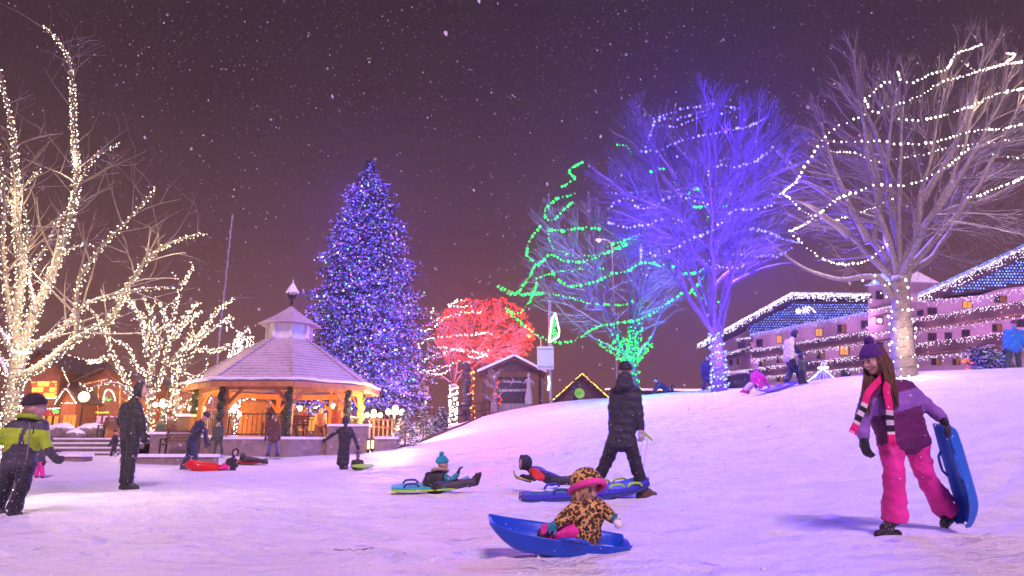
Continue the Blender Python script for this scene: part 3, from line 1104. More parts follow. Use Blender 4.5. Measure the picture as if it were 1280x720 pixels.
# ---- white-strung and red trees beside the shelter
def red_trees():
    rng = random.Random(77)
    Y = 42.0
    # red
    c, rp, Rd = (602, 418), (60, 48), 2.6
    trunk = [([(588, 522), (587, 505), (588, 460)], .22, .16)]
    limbs = [[(588, 462), (570, 440), (552, 420), (542, 400)], [(588, 462), (580, 430), (570, 390)], [(588, 460), (590, 420), (595, 378)],
             [(588, 460), (605, 430), (625, 390)], [(588, 462), (610, 445), (640, 425), (655, 410)], [(588, 462), (605, 450), (630, 440), (655, 440)]]
    t, paths, limbs_, ins = crown_tree('small spreading tree beside the shelter netted in red lights', Y, (588, 522), trunk, limbs, c, rp, Rd, rng,
                                       BARK, TWIG, .07, (2.8, 3.2, 2.8), .012, ((.8, 1.8), (.5, 1.1), (.3, .7)), 3, .2)
    cables = []
    for k in range(44):
        a0 = rng.uniform(0, 2 * PI); h = rng.uniform(-.75, .93)
        pts = []
        span = rng.uniform(1.6, 3.6)
        for i in range(11):
            aa = a0 + span * i / 10
            q = math.sqrt(1 - h * h) * (.95 + .1 * rng.random())
            x = c[0] + 4 + math.cos(aa) * q * rp[0]; y = c[1] - h * rp[1] + rng.uniform(-2.5, 2.5)
            pts.append(W(x, y, Y + math.sin(aa) * q * Rd))
        cables.append(smooth_path(pts, .25))
    wr = [wrap_path(paths[0][0], paths[0][1], .4, .05)]
    string_light('light_string', cables, 'red strings netted over the small tree beside the shelter', None, L_RED, .15, .036, rng, jitter=.04)
    string_light('light_string', wr, 'orange lights wound round the trunk of the red tree', None, L_ORANGE, .12, .045, rng, jitter=.04)
    for x, y, dy in ((570, 400, -2.4), (600, 385, -2.6), (630, 400, -2.4), (600, 425, -2.9), (640, 425, -2), (575, 430, -2.5), (615, 440, -2)):
        lamp('string_lamp', W(x, y, Y + dy), (1, .03, .015), 520, .25)
    lamp('string_lamp', W(594, 495, Y - 1), (1, .25, .06), 40, .2)
    # white-strung little tree in front
    Y = 40.0
    c, rp, Rd = (560, 425), (50, 48), 2.2
    trunk = [([(567, 520), (567, 505), (567, 480)], .19, .17)]
    limbs = [[(567, 482), (552, 470), (535, 462), (524, 455)], [(567, 482), (560, 455), (545, 430), (528, 412)], [(567, 480), (568, 450), (572, 410), (575, 380)],
             [(567, 482), (585, 455), (600, 435), (610, 420)], [(567, 482), (562, 440), (552, 400)]]
    t, paths, limbs_, ins = crown_tree('small thin tree with white lights between the big conifer and the red tree', Y, (567, 520), trunk, limbs, c, rp, Rd, rng,
                                       BARK, TWIG, .06, (1.6, 1.8, .8), .010, ((.8, 1.6), (.4, 1.0), (.3, .7)), 2, .2)
    a = (510, 350, 4.0)
    rows = [S(*a, 130, 145, 120, 200, 200, 180, 310, 160, 370, 160), S(*a, 75, 250, 130, 235, 180, 200), S(*a, 55, 340, 70, 305, 170, 285, 300, 275, 400, 262, 430, 278),
            S(*a, 70, 400, 130, 378, 220, 350, 330, 357, 400, 378), S(*a, 55, 455, 100, 455, 180, 430, 215, 425, 265, 400), S(*a, 250, 100, 205, 130, 320, 128),
            S(*a, 240, 105, 290, 100), S(*a, 300, 380, 350, 385, 390, 370, 400, 350), S(*a, 90, 460, 150, 470, 210, 452), S(*a, 130, 330, 250, 350, 280, 356)]
    cables = [smooth_path([crown_pt(c, rp, x, y, Y, Rd, -1) for x, y in r], .2) for r in rows]
    string_light('light_string', cables, 'white strings zigzagging over the small thin tree', None, L_WHITE, .12, .030, rng, jitter=.04)
    string_light('light_string', [wrap_path(paths[0][0], paths[0][1], .3, .04), wrap_path(paths[0][0], paths[0][1], .34, .06)], 'white lights wound closely round the trunk of the small thin tree', None, L_WHITE, .11, .045, rng, jitter=.03)
    for x, y in ((540, 430), (560, 395), (567, 490), (590, 430)):
        lamp('string_lamp', W(x, y, Y - 2), (1, .8, .7), 30, .25)


red_trees()


# ---- the great lit conifer behind the gazebo
NEEDLE = mat('dark_needles', (.03, .055, .035), .8, .4, 8, frost=.28)
NEEDLE_SNOWY = mat('snow_dusted_needles', (.03, .038, .04), .8, .4, 8, frost=.30)


def great_conifer():
    rng = random.Random(101)
    Y = 40.0
    base = W(459, 528, Y)
    top = W(461, 206, Y)
    g0 = G(base.x, Y)
    t = empty('conifer_tree', g0, 'huge conifer behind the gazebo covered in blue and violet lights', 'tree')
    H = top.z - g0.z
    B = MB(); B.tube([g0 + Vector((0, 0, -.2)), g0 + Vector(((top.x - g0.x) * .5, 0, H * .5)), g0 + Vector((top.x - g0.x, 0, H * .97))], [.36, .2, .02], 10)
    B.build('trunk', BARK, t, smooth=True)
    # silhouette half-width in photo pixels by row
    prof = [(206, 1), (222, 13), (240, 24), (258, 33), (275, 40), (290, 44), (310, 50), (330, 55), (350, 57), (375, 62), (400, 66), (425, 69), (450, 71), (470, 72), (490, 74), (508, 70)]
    C = MB(); bulbs = MB(); cab = []

    def halfw(py):
        for (a, b), (c, d) in zip(prof, prof[1:]):
            if a <= py <= c: return b + (d - b) * (py - a) / (c - a)
        return 0
    py = 208.0
    m_px = (W(461, 360, Y) - W(460, 360, Y)).length
    while py < 510:
        hw = halfw(py)
        n = int(8 + hw * .55)
        a0 = rng.uniform(0, 7)
        for k in range(n):
            a = a0 + 2 * PI * k / n + rng.uniform(-.2, .2)
            ln = hw * m_px * rng.uniform(.58, 1.14) * (1.0 + .42 * noise.noise(Vector((math.cos(a) * 2.2, math.sin(a) * 2.2, py * .06))))
            p0 = W(460, py - 2, Y); p0.x = g0.x + (p0.x - base.x) * .85
            p0.z += rng.uniform(-.2, .2)
            d = Vector((math.cos(a), math.sin(a), rng.uniform(-.32, -.05)))
            pts = [p0, p0 + d * ln * .5 + Vector((0, 0, .04)), p0 + d * ln + Vector((0, 0, .12 * ln * .5))]
            C.tube(pts, [.03, .02, .008], 3, cap=False)
            ns = max(2, int(ln / .16))
            path = smooth_path(pts, .16)
            for q in path[len(path) // 4:]:
                wd = .34 * (1 - .35 * (q - p0).length / max(ln, .1))
                for s in range(5):
                    e = (d * .7 + Vector((rng.gauss(0, .6), rng.gauss(0, .6), rng.gauss(-.15, .35)))).normalized()
                    x = e.orthogonal().normalized(); x.rotate(Matrix.Rotation(rng.uniform(0, 6.3), 3, e))
                    tip = q + e * wd * rng.uniform(.6, 1.1)
                    C.add([q - x * .035, q + x * .035, tip + x * .02, tip - x * .02], [(0, 1, 2, 3)])
            for q, tt, _ in along(path, .22, rng):
                if (q - p0).length < ln * .38 and py > 235: continue
                if math.sin(a) > .45: continue
                bulbs.octa(q + Vector((rng.gauss(0, .10), rng.gauss(0, .10), rng.gauss(.02, .10))), .048 * rng.choice((.6, .75, .9, 1.0, 1.25)))
        py += 3.0 + hw * .045
    C.build('crown', NEEDLE_SNOWY, t)
    # the string: a long cable winding down the tree
    cable = []
    for i in range(900):
        u = i / 899
        y = 212 + u * 290
        r = halfw(y) * m_px * .8
        p = W(460, y, Y)
        cable.append(Vector((p.x + math.cos(i * .42) * r, Y + math.sin(i * .42) * r, p.z)))
    K = MB(); K.tube(cable, .008, 3, cap=False)
    o = K.build('light_string', CABLE, None, g0)
    tag(o, 'thousands of blue and violet lights wound down the huge conifer', 'string lights')
    b = bulbs.build('bulb', L_XMAS, o); b['kind'] = 'stuff'
    for k in range(14):
        y = 225 + k * 20; a = k * 2.0
        r = halfw(y) * m_px * 1.02 + .4
        p = W(460, y, Y)
        if math.sin(a) > .3: a = -a
        lamp('string_lamp', (p.x + math.cos(a) * r, Y + math.sin(a) * r, p.z), (.16, .06, 1.0), 420, .3)


great_conifer()
# ------------------------------------------------------------------ buildings and park furniture
WOOD = mat('orange_pine', (.42, .17, .055), .6, .25, 3, .3, 30, stretch=(1, 1, .2))
DARKWOOD = mat('dark_timber', (.06, .038, .028), .8, .3, 6, .3, 30)
BROWNWOOD = mat('brown_timber', (.16, .085, .045), .7, .3, 6, .3, 30)
STONE = mat('brown_stone', (.22, .17, .14), .9, .3, 5, .6, 18, frost=.12)
STONE_W = mat('pale_wall_stone', (.25, .19, .165), .9, .25, 5, .5, 16, frost=.1)
STUCCO = mat('pink_grey_stucco', (.60, .45, .52), .85, .1, 3, .2, 40)
IRON = mat('black_iron', (.025, .025, .03), .45, .2, 8, 0, metal=.4)
GALV = mat('galvanised_steel', (.34, .33, .35), .5, .12, 6, 0, metal=.5)
SIGNBACK = mat('sign_back', (.62, .6, .62), .5, .08, 4)
GARLAND = mat('fir_garland', (.03, .06, .025), .9, .5, 12, .9, 50, frost=.1)
WHITEPAINT = mat('white_paint', (.72, .68, .66), .6, .08, 5)
L_GLOBE = glow('lamp_globe_glow', (1, .72, .40), 7)
L_WINDOW = glow('lit_window', (1.0, .40, .08), 1.1)
L_WINDOW_DIM = glow('dim_lit_window', (.9, .30, .12), .35)
L_PINKWIN = glow('pink_lit_window', (1.0, .42, .75), 1.1)
L_ICICLE = glow('icicle_bulb', (.88, .72, 1.0), 5)
L_ICEBLUE = glow('net_bulb', (.14, .24, 1.0), 5)
L_YELLOW = glow('yellow_bulb', (1.0, .62, .10), 4)
L_NEONW = glow('white_rope_light', (.85, 1.0, .85), 3)
L_ORANGEWALL = glow('orange_string', (1.0, .33, .05), 4)
GLASS = mat('dark_glass', (.03, .03, .04), .12, .1, 4, spec=.6)


def shingle_snow(name='shingles_under_snow'):
    m, nt, b, out = _base(name)
    N, L = nt.nodes, nt.links
    tc = N.new('ShaderNodeTexCoord'); sx = N.new('ShaderNodeSeparateXYZ'); L.new(tc.outputs['Object'], sx.inputs['Vector'])
    mu = N.new('ShaderNodeMath'); mu.operation = 'MULTIPLY'; mu.inputs[1].default_value = 7.5; L.new(sx.outputs['Z'], mu.inputs[0])
    fr = N.new('ShaderNodeMath'); fr.operation = 'FRACT'; L.new(mu.outputs[0], fr.inputs[0])
    nz = N.new('ShaderNodeTexNoise'); nz.inputs['Scale'].default_value = 5; nz.inputs['Detail'].default_value = 6; L.new(tc.outputs['Object'], nz.inputs['Vector'])
    ad = N.new('ShaderNodeMath'); ad.operation = 'ADD'; L.new(fr.outputs[0], ad.inputs[0]); L.new(nz.outputs['Fac'], ad.inputs[1])
    n2 = N.new('ShaderNodeTexNoise'); n2.inputs['Scale'].default_value = .9; n2.inputs['Detail'].default_value = 4; L.new(tc.outputs['Object'], n2.inputs['Vector'])
    a2 = N.new('ShaderNodeMath'); a2.operation = 'MULTIPLY_ADD'; a2.inputs[1].default_value = 1.1; a2.inputs[2].default_value = -.55; L.new(n2.outputs['Fac'], a2.inputs[0])
    a3 = N.new('ShaderNodeMath'); a3.operation = 'ADD'; L.new(ad.outputs[0], a3.inputs[0]); L.new(a2.outputs[0], a3.inputs[1]); ad = a3
    cr = N.new('ShaderNodeValToRGB')
    cr.color_ramp.elements[0].position = .46; cr.color_ramp.elements[0].color = (.20, .185, .20, 1)
    cr.color_ramp.elements[1].position = .95; cr.color_ramp.elements[1].color = (.50, .40, .43, 1)
    L.new(ad.outputs[0], cr.inputs['Fac']); L.new(cr.outputs['Color'], b.inputs['Base Color'])
    bp = N.new('ShaderNodeBump'); bp.inputs['Strength'].default_value = .5; bp.inputs['Distance'].default_value = .04
    L.new(fr.outputs[0], bp.inputs['Height']); L.new(bp.outputs['Normal'], b.inputs['Normal'])
    b.inputs['Roughness'].default_value = .8
    return m


SHINGLE = shingle_snow()


def cord_lights(name, paths, parent, bulb_mat, gap, br, rng, hang=0.0, jitter=.015, step=None):
    """a row of little lamps fixed along a building edge; hang = icicle drops"""
    B = MB()
    for p in paths:
        p = [Vector(q) for q in p]
        for q, t, k in along(p, gap, rng):
            B.octa(q + Vector((rng.gauss(0, jitter), rng.gauss(0, jitter), rng.gauss(0, jitter))), br)
            if hang:
                for j in range(1, rng.randint(1, 4)):
                    B.octa(q - Vector((rng.gauss(0, jitter * 2), rng.gauss(0, jitter), hang * j * rng.uniform(.7, 1.1))), br * .8)
    o = B.build(name, bulb_mat, parent)
    o['kind'] = 'stuff'
    return o


def gazebo():
    Y = 31.0
    c = Vector((W(355.5, 500, Y).x, Y, 0)); zg = gz(c.x, c.y)
    g = empty('gazebo', (c.x, c.y, zg), 'octagonal timber gazebo with snowy shingle roof and cupola glowing orange inside', 'gazebo')
    FZ = 1.02
    Rp, Re = 3.4, 4.25

    def P(r, k, z): return Vector((c.x + r * math.cos(PI / 8 + k * PI / 4), c.y + r * math.sin(PI / 8 + k * PI / 4), z))
    B = MB()
    B.prism([P(Rp + .35, k, zg - .1) for k in range(8)], (0, 0, FZ - zg + .02)); B.build('floor', STONE_W, g)
    B = MB(); B.prism([P(Rp + .36, k, FZ - .075) for k in range(8)], (0, 0, .10)); B.build('floor_edge', SNOWCAP, g)
    # roof: eight sloping faces with real thickness
    ZE, ZT, Rt = 3.22, 5.36, 1.02
    B = MB()
    for k in range(8):
        a, b_, c1, d = P(Re, k, ZE), P(Re, k + 1, ZE), P(Rt, k + 1, ZT), P(Rt, k, ZT)
        n = (b_ - a).cross(d - a).normalized()
        B.prism([a, b_, c1, d], -n * .10)
    B.build('roof', SHINGLE, g)
    B = MB()
    for k in range(8):
        B.bar(P(Re, k, ZE + .03), P(Rt, k, ZT + .03), .13, .06)
    B.build('hip_ridge', SHINGLE, g)
    B = MB()
    for k in range(8): B.bar(P(Re - .02, k, ZE - .14), P(Re - .02, k + 1, ZE - .14), .09, .2)
    B.build('fascia', WOOD, g)
    # overhanging snow along the front eave
    B = MB(); rr = random.Random(2)
    for k in range(8):
        pts = [P(Re + .04, k, ZE + .07).lerp(P(Re + .04, k + 1, ZE + .07), i / 12) + Vector((0, 0, rr.uniform(-.02, .02))) for i in range(13)]
        B.tube(pts, [rr.uniform(.05, .085) for _ in pts], 6)
    B.build('eave_snow', SNOWCAP, g, smooth=True)
    B = MB(); B.prism([P(Rt - .08, k, ZT - .1) for k in range(8)], (0, 0, .80)); B.build('cupola_wall', WHITEPAINT, g)
    for k in range(8):
        B = MB(); B.bar(P(Rt - .05, k, ZT - .05), P(Rt - .05, k, ZT + .69), .1, .1); B.build('cupola_trim', WHITEPAINT, g)
    B = MB(); ZC = ZT + .70
    B.lathe((c.x, c.y, 0), [(1.38, ZC), (1.38, ZC + .06), (.62, ZC + .50), (.10, ZC + .88), (.02, ZC + .95)], 8, Matrix.Rotation(PI / 8, 3, 'Z'))
    B.build('cupola_roof', SHINGLE, g)
    f = MB(); zf = ZC + .85
    f.lathe((c.x, c.y, 0), [(.05, zf), (.05, zf + .2), (.10, zf + .24), (.04, zf + .3), (.16, zf + .55), (.18, zf + .58)], 8)
    for k in range(6):
        a = k * PI / 3; f.bar((c.x + .17 * math.cos(a), c.y + .17 * math.sin(a), zf + .45), (c.x + .2 * math.cos(a), c.y + .2 * math.sin(a), zf + .72), .025, .025)
    fi = f.build('finial', IRON, g)
    f = MB(); f.lathe((c.x, c.y, 0), [(.32, zf + .72), (.30, zf + .76), (.10, zf + 1.1), (.02, zf + 1.2), (.015, zf + 1.36)], 8)
    f.build('finial_cap', SNOWCAP, fi)
    # posts with fir garlands, braces
    for k in range(8):
        p0, p1 = P(Rp, k, FZ), P(Rp, k, ZE + .25)
        B = MB(); B.bar(p0, p1, .2, .2); po = B.build('post', WOOD, g)
        for j in (k - 1, k + 1):
            B = MB(); q = p0 + (P(Rp, j, FZ) - p0) * .24
            B.bar(Vector((p0.x, p0.y, 2.3)), Vector((q.x, q.y, 2.95)), .1, .12); B.build('brace', WOOD, po)
        out = (p0 - Vector((c.x, c.y, FZ))).normalized()
        B = MB(); r2 = random.Random(k)
        hx = [p0 + out * .15 + Vector((-.10, 0, .02)) + Vector((math.cos(i * .9) * .05, math.sin(i * .9) * .05, i * .065)) for i in range(32)]
        B.tube(hx, [r2.uniform(.10, .15) for _ in hx], 7); B.build('garland', GARLAND, po)
    for k in range(8):
        B = MB(); B.bar(P(Rp, k, 3.02), P(Rp, k + 1, 3.02), .16, .24); B.build('beam', WOOD, g)
    B = MB()
    for k in range(8): B.bar(P(Rp, k, 3.2), P(Rt * .9, k, ZT - .25), .12, .18)
    B.build('rafters', WOOD, g)
    # railings between the posts (open toward the snow at front left)
    for k in range(8):
        if k in (4, 6): continue
        B = MB(); a, b_ = P(Rp, k, FZ), P(Rp, k + 1, FZ)
        for z in (.12, .92): B.bar(a + Vector((0, 0, z)), b_ + Vector((0, 0, z)), .05, .05)
        for i in range(1, 14):
            q = a.lerp(b_, i / 14); B.bar(q + Vector((0, 0, .12)), q + Vector((0, 0, .92)), .022, .022)
        B.build('railing', IRON, g)
    # back panels of planks, ceiling lamps
    for k in (0, 2):
        B = MB(); a, b_ = P(Rp - .25, k, FZ + .0), P(Rp - .25, k + 1, FZ)
        a, b_ = a.lerp(b_, .25), a.lerp(b_, .8)
        B.prism([a, b_, b_ + Vector((0, 0, 1.75)), a + Vector((0, 0, 1.75))], (0, .08, 0)); B.build('panel', BROWNWOOD, g)
    for x, y, dz in ((-2.05, -1.4, 2.85), (-2.2, .6, 2.1), (.55, .6, 2.35), (1.9, 1.2, 2.5)):
        p = Vector((c.x + x, c.y + y, dz))
        B = MB(); B.tube([p + Vector((0, 0, .1)), p + Vector((0, 0, .75))], .012, 5); q = B.build('lamp_stem', IRON, g)
        B = MB(); B.ell(p, (.10, .10, .12)); B.build('lamp_globe', L_GLOBE, q)
        lamp('gazebo_lamp', p + Vector((0, 0, -.16)), (1, .34, .07), 330, .12)
    # bench inside
    b0 = empty('park_bench', (c.x + .5, c.y - 1.2, FZ), 'dark bench standing inside the gazebo behind the railing', 'bench')
    bench(b0, 1.9)
    # purple lights hanging at the far right bays
    rng = random.Random(6)
    cables = []
    for k in range(9):
        x = c.x + 1.5 + k * .24
        y = c.y + 2.9 - k * .12
        cables.append([Vector((x, y, 3.0)), Vector((x + rng.uniform(-.05, .05), y, 3.0 - rng.uniform(.5, 1.2)))])
    string_light('light_string', cables, 'blue and violet light drops hanging in the back of the gazebo', None, L_XMAS, .1, .035, rng, jitter=.03)
    cables = [smooth_path([Vector((c.x - .1, c.y + 2.2, 2.55)), Vector((c.x + .5, c.y + 2.1, 2.42)), Vector((c.x + 1.2, c.y + 2.0, 2.6))], .1)]
    string_light('light_string', cables, 'short warm white swag hanging inside the gazebo', None, L_WHITE, .10, .03, rng)
    # wreath
    w0 = empty('wreath', (c.x + 1.25, c.y + .9, 2.35), 'round fir wreath with coloured lights hanging in the gazebo', 'wreath')
    B = MB(); ring = [w0.location + Vector((math.cos(a) * .28, 0, math.sin(a) * .28)) for a in np.linspace(0, 2 * PI, 20)]
    B.tube(ring, .09, 7); B.build('foliage', GARLAND, w0, smooth=True)
    B = MB()
    for a in np.linspace(0, 2 * PI, 26): B.octa(w0.location + Vector((math.cos(a) * .28, -.09, math.sin(a) * .28)), .035)
    B.build('bulbs', L_XMAS, w0)


def bench(root, L):
    o = root.location
    B = MB()
    for k in range(4): B.box(o + Vector((0, -.18 + k * .12, .44)), (L, .10, .035))
    B.build('seat', BROWNWOOD, root)
    B = MB()
    for k in range(4): B.box(o + Vector((0, .26 + .03 * k, .55 + .12 * k)), (L, .03, .10))
    B.build('backrest', BROWNWOOD, root)
    for s in (-1, 1):
        B = MB(); x = s * (L / 2 - .08)
        B.bar(o + Vector((x, -.2, 0)), o + Vector((x, -.2, .62)), .05, .05); B.bar(o + Vector((x, .24, 0)), o + Vector((x, .36, .95)), .05, .05)
        B.bar(o + Vector((x, -.2, .62)), o + Vector((x, .3, .62)), .06, .04); B.bar(o + Vector((x, -.2, .41)), o + Vector((x, .25, .41)), .05, .05)
        B.build('leg', IRON, root)


gazebo()


def wall_block(name, px0, px1, ytop, Y, depth, label, cat, m=None, zb=None, cap=True, Y2=None):
    a, b = W(px0, ytop, Y), W(px1, ytop, Y2 or Y)
    zb = min(gz(a.x, a.y), gz(b.x, b.y)) - .12 if zb is None else zb
    zt = (a.z + b.z) / 2
    r = empty(name, ((a.x + b.x) / 2, Y, zb), label, cat)
    B = MB(); B.prism([(a.x, a.y, zb), (b.x, b.y, zb), (b.x, b.y, zt), (a.x, a.y, zt)], (0, depth, 0)); B.build('body', m or STONE_W, r)
    if cap:
        B = MB(); rr = random.Random(int(px0)); n = 9; vs = []; 
        B.prism([(a.x - .04, a.y - .05, zt + .004), (b.x + .04, b.y - .05, zt + .004), (b.x + .02, b.y - .02, zt + .10), (a.x - .02, a.y - .02, zt + .10)], (0, depth + .06, 0))
        B.build('snow_cap', SNOWCAP, r)
    return r


wall_block('stone_wall', 186, 246, 543, 27.6, .5, 'brown stone planter wall under the many-stemmed lit tree', 'wall')
wall_block('stone_wall', 247, 290, 547, 28.0, .5, 'orange-lit low wall joining the left side of the gazebo', 'wall')
wall_block('stone_wall', 410, 461, 533, 28.4, .4, 'pale stone wall at the right corner of the gazebo', 'wall')
wall_block('stone_wall', 468, 496, 549, 28.6, .4, 'short stone wall between the lantern boxes and snowy conifer', 'wall')
wall_block('stone_block', 74, 102, 571, 22.5, .6, 'low snow-topped stone block left of the man in black', 'stone block')
wall_block('kerb', 150, 268, 571.5, 22.8, .35, 'long snowy stone kerb in front of the planter wall', 'kerb', Y2=22.8)


def steps():
    a, b = W(50, 560, 26.5), W(168, 560, 26.5)
    r = empty('stone_steps', ((a.x + b.x) / 2, 26.5, .25), 'wide snowy stone steps at the left below the shops', 'steps')
    for k in range(4):
        B = MB(); z = .42 + k * .17
        B.prism([(a.x, 26 + k * .4, .1), (b.x, 26 + k * .4, .1), (b.x, 26 + k * .4, z), (a.x, 26 + k * .4, z)], (0, 2.4 - k * .4, 0))
        q = B.build('step', STONE, r)
        B = MB(); B.prism([(a.x, 25.97 + k * .4, z + .003), (b.x, 25.97 + k * .4, z + .003), (b.x, 25.97 + k * .4, z + .06), (a.x, 25.97 + k * .4, z + .06)], (0, .38, 0))
        B.build('snow_cap', SNOWCAP, q)


steps()
tag(empty('park_bench', W(222, 566, 26.6) * 1.0), 'bench with snow on it in front of the brown planter wall', 'bench')
_b = COL.objects[-1]; _b.location.z = gz(_b.location.x, _b.location.y); bench(_b, 1.35)
_b = empty('park_bench', (W(143, 550, 29).x, 29.0, .9), 'dark bench above the stone steps beside the man in black', 'bench'); bench(_b, 1.4)


def boulder(px, py, Y, s, label, seed):
    p = W(px, py, Y); B = MB()
    B.ell(p, (s, s * .8, s * .62), None, 20, 12)
    me = remesh(B, s * .07, 2, lambda c, n: noise.noise(c * 1.4 + Vector((seed, 0, 0))) * s * .22 + noise.noise(c * 5) * s * .05, [STONE_SNOWY], None, 'boulder')
    o = link('boulder', me, None, True, p - Vector((0, 0, s * .6)))
    tag(o, label, 'boulder', 'boulders above the steps')


STONE_SNOWY = mat('snowy_rock', (.20, .16, .15), .9, .3, 6, .6, 16, frost=.5)
boulder(77, 541, 29.2, .62, 'left snowy boulder above the steps, behind the boy in lime', 1)
boulder(112, 540, 29.4, .66, 'snowy boulder above the steps, under the globe street lamp', 5)
boulder(94, 544, 28.6, .4, 'smallest boulder wedged between the two larger ones above the steps', 9)


def lamp_post(px, py, Y, label, cluster=True, gr=.115, e=650, h0=None):
    p = W(px, py, Y); z0 = gz(p.x, p.y)
    r = empty('street_lamp', (p.x, p.y, z0), label, 'street lamp', 'globe street lamps round the gazebo')
    B = MB(); B.lathe((p.x, p.y, 0), [(.16, z0 - .1), (.16, z0 + .12), (.09, z0 + .3), (.05, z0 + .5), (.042, p.z - .3), (.07, p.z - .26), (.03, p.z - .1)], 10); B.build('pole', IRON, r)
    spots = [(0, 0, .16)] + [(math.cos(a) * .30, math.sin(a) * .30, 0) for a in (.3, .3 + PI / 2, .3 + PI, .3 - PI / 2)] if cluster else [(0, 0, 0)]
    for x, y, z in spots:
        q = p + Vector((x, y, z))
        if x or y:
            B = MB(); B.tube(smooth_path([p + Vector((0, 0, -.3)), p + Vector((x * .6, y * .6, -.32)), q + Vector((0, 0, -gr))], .1), .018, 6); B.build('arm', IRON, r)
        elif cluster:
            B = MB(); B.tube([p + Vector((0, 0, -.12)), q], .02, 6); B.build('arm', IRON, r)
        B = MB(); B.ell(q, (gr, gr, gr * 1.05), None, 14, 9); B.build('globe', L_GLOBE, r, smooth=True)
    lamp('street_lamp_light', p + Vector((0, -.55, .05)), (1, .58, .24), e, .2)


lamp_post(203, 506, 33.5, 'five-globe street lamp between the stems of the lit tree')
lamp_post(246, 511, 34.5, 'five-globe street lamp at the left edge of the gazebo')
lamp_post(467, 519, 32.5, 'five-globe street lamp just right of the gazebo', e=700)
lamp_post(494, 515, 30.5, 'five-globe street lamp above the frosted conifer, larger and nearer than its neighbour', gr=.125, e=750)
lamp_post(105, 496, 36.0, 'single bright globe street lamp in front of the shops', False, .26, 130)


def lantern_box(px, label):
    p = W(px, 559, 28.3); z0 = gz(p.x, p.y)
    r = empty('lantern_box', (p.x, p.y, z0), label, 'lantern')
    B = MB(); B.box((p.x, p.y, z0 + .06), (.11, .11, .12)); B.box((p.x, p.y, z0 + .52), (.12, .12, .06)); B.build('frame', IRON, r)
    B = MB(); B.box((p.x, p.y, z0 + .305), (.09, .09, .33)); B.build('pane', glow('lantern_pane', (1, .75, .4), 2.2), r)


lantern_box(460.5, 'left of two small glowing lantern boxes beside the gazebo wall')
lantern_box(465.5, 'right of two small glowing lantern boxes beside the gazebo wall')


def rail(name, pts, h, label, cat, m, nb=10, r=.03):
    pts = [Vector(p) for p in pts]
    o = empty(name, pts[0], label, cat)
    B = MB()
    for z in (h, h * .55): B.tube([p + Vector((0, 0, z)) for p in pts], r, 6)
    B.build('rail', m, o)
    for p, t, k in along(pts, plen(pts) / nb * .999):
        B = MB(); B.tube([p + Vector((0, 0, -.15)), p + Vector((0, 0, h))], r, 6); B.build('post', m, o)


rail('handrail', [W(x, y, Y) for x, y, Y in ((461, 545, 31), (490, 546, 32.5))], .75, 'wooden rail fence right of the gazebo under the globe lamps', 'railing', WOOD, 5, .04)
rail('handrail', [G(*W(x, 530, Y).xy) for x, Y in ((512, 34), (545, 36), (585, 38.5), (612, 40))], 1.0, 'dark iron handrail climbing past the small conifers to the shelter', 'railing', IRON, 10)
# sloping border along the foot of the snow bank
_p = [G(*W(x, 540, Y).xy, .03) for x, Y in ((492, 28.8), (520, 30.3), (550, 32), (580, 34), (600, 35.5))]
B = MB(); B.tube(_p, .07, 8)
tag(B.build('border_log', DARKWOOD, None, _p[0]), 'dark edging timber sloping up beside the small conifers', 'edging')


def fir(px, py, Y, h, w_, label, seed, frost):
    rng = random.Random(seed)
    p = W(px, py, Y); g0 = G(p.x, p.y)
    r = empty('conifer_tree', g0, label, 'small conifer', 'small conifers beside the slope')
    B = MB(); B.tube([g0 - Vector((0, 0, .1)), g0 + Vector((0, 0, h * .95))], [.06, .01], 6); B.build('trunk', BARK, r)
    C = MB()
    for i in range(int(900 * h)):
        u = rng.random() ** 1.3
        a = rng.uniform(0, 2 * PI)
        q = w_ * (1 - u) ** .8 * rng.uniform(.4, 1.05) * (1 + .2 * math.sin(a * 3 + u * 12))
        c = g0 + Vector((math.cos(a) * q, math.sin(a) * q, u * h + .03))
        e = Vector((math.cos(a), math.sin(a), rng.uniform(-.5, .5))).normalized()
        x = e.orthogonal().normalized(); x.rotate(Matrix.Rotation(rng.uniform(0, 6.3), 3, e))
        s = rng.uniform(.07, .16)
        C.add([c - x * .02, c + x * .02, c + e * s + x * .012, c + e * s - x * .012], [(0, 1, 2, 3)])
    C.build('crown', frost, r)


N_FROSTY = mat('frosted_needles', (.06, .085, .065), .8, .4, 8, frost=.62)
N_GREEN = mat('green_needles', (.04, .07, .045), .8, .4, 8, frost=.40)
fir(506, 555, 29.5, 1.45, .62, 'largest and whitest small conifer at the foot of the slope', 1, N_FROSTY)
fir(529, 546, 31.8, 1.35, .52, 'dark small conifer with dusted snow, second up the slope', 2, N_GREEN)
fir(542, 540, 33.2, .8, .40, 'low round frosted bush between two dark small conifers', 3, N_FROSTY)
fir(551.5, 538, 33.8, 1.1, .38, 'dark green uppermost small conifer beside the handrail', 4, N_GREEN)


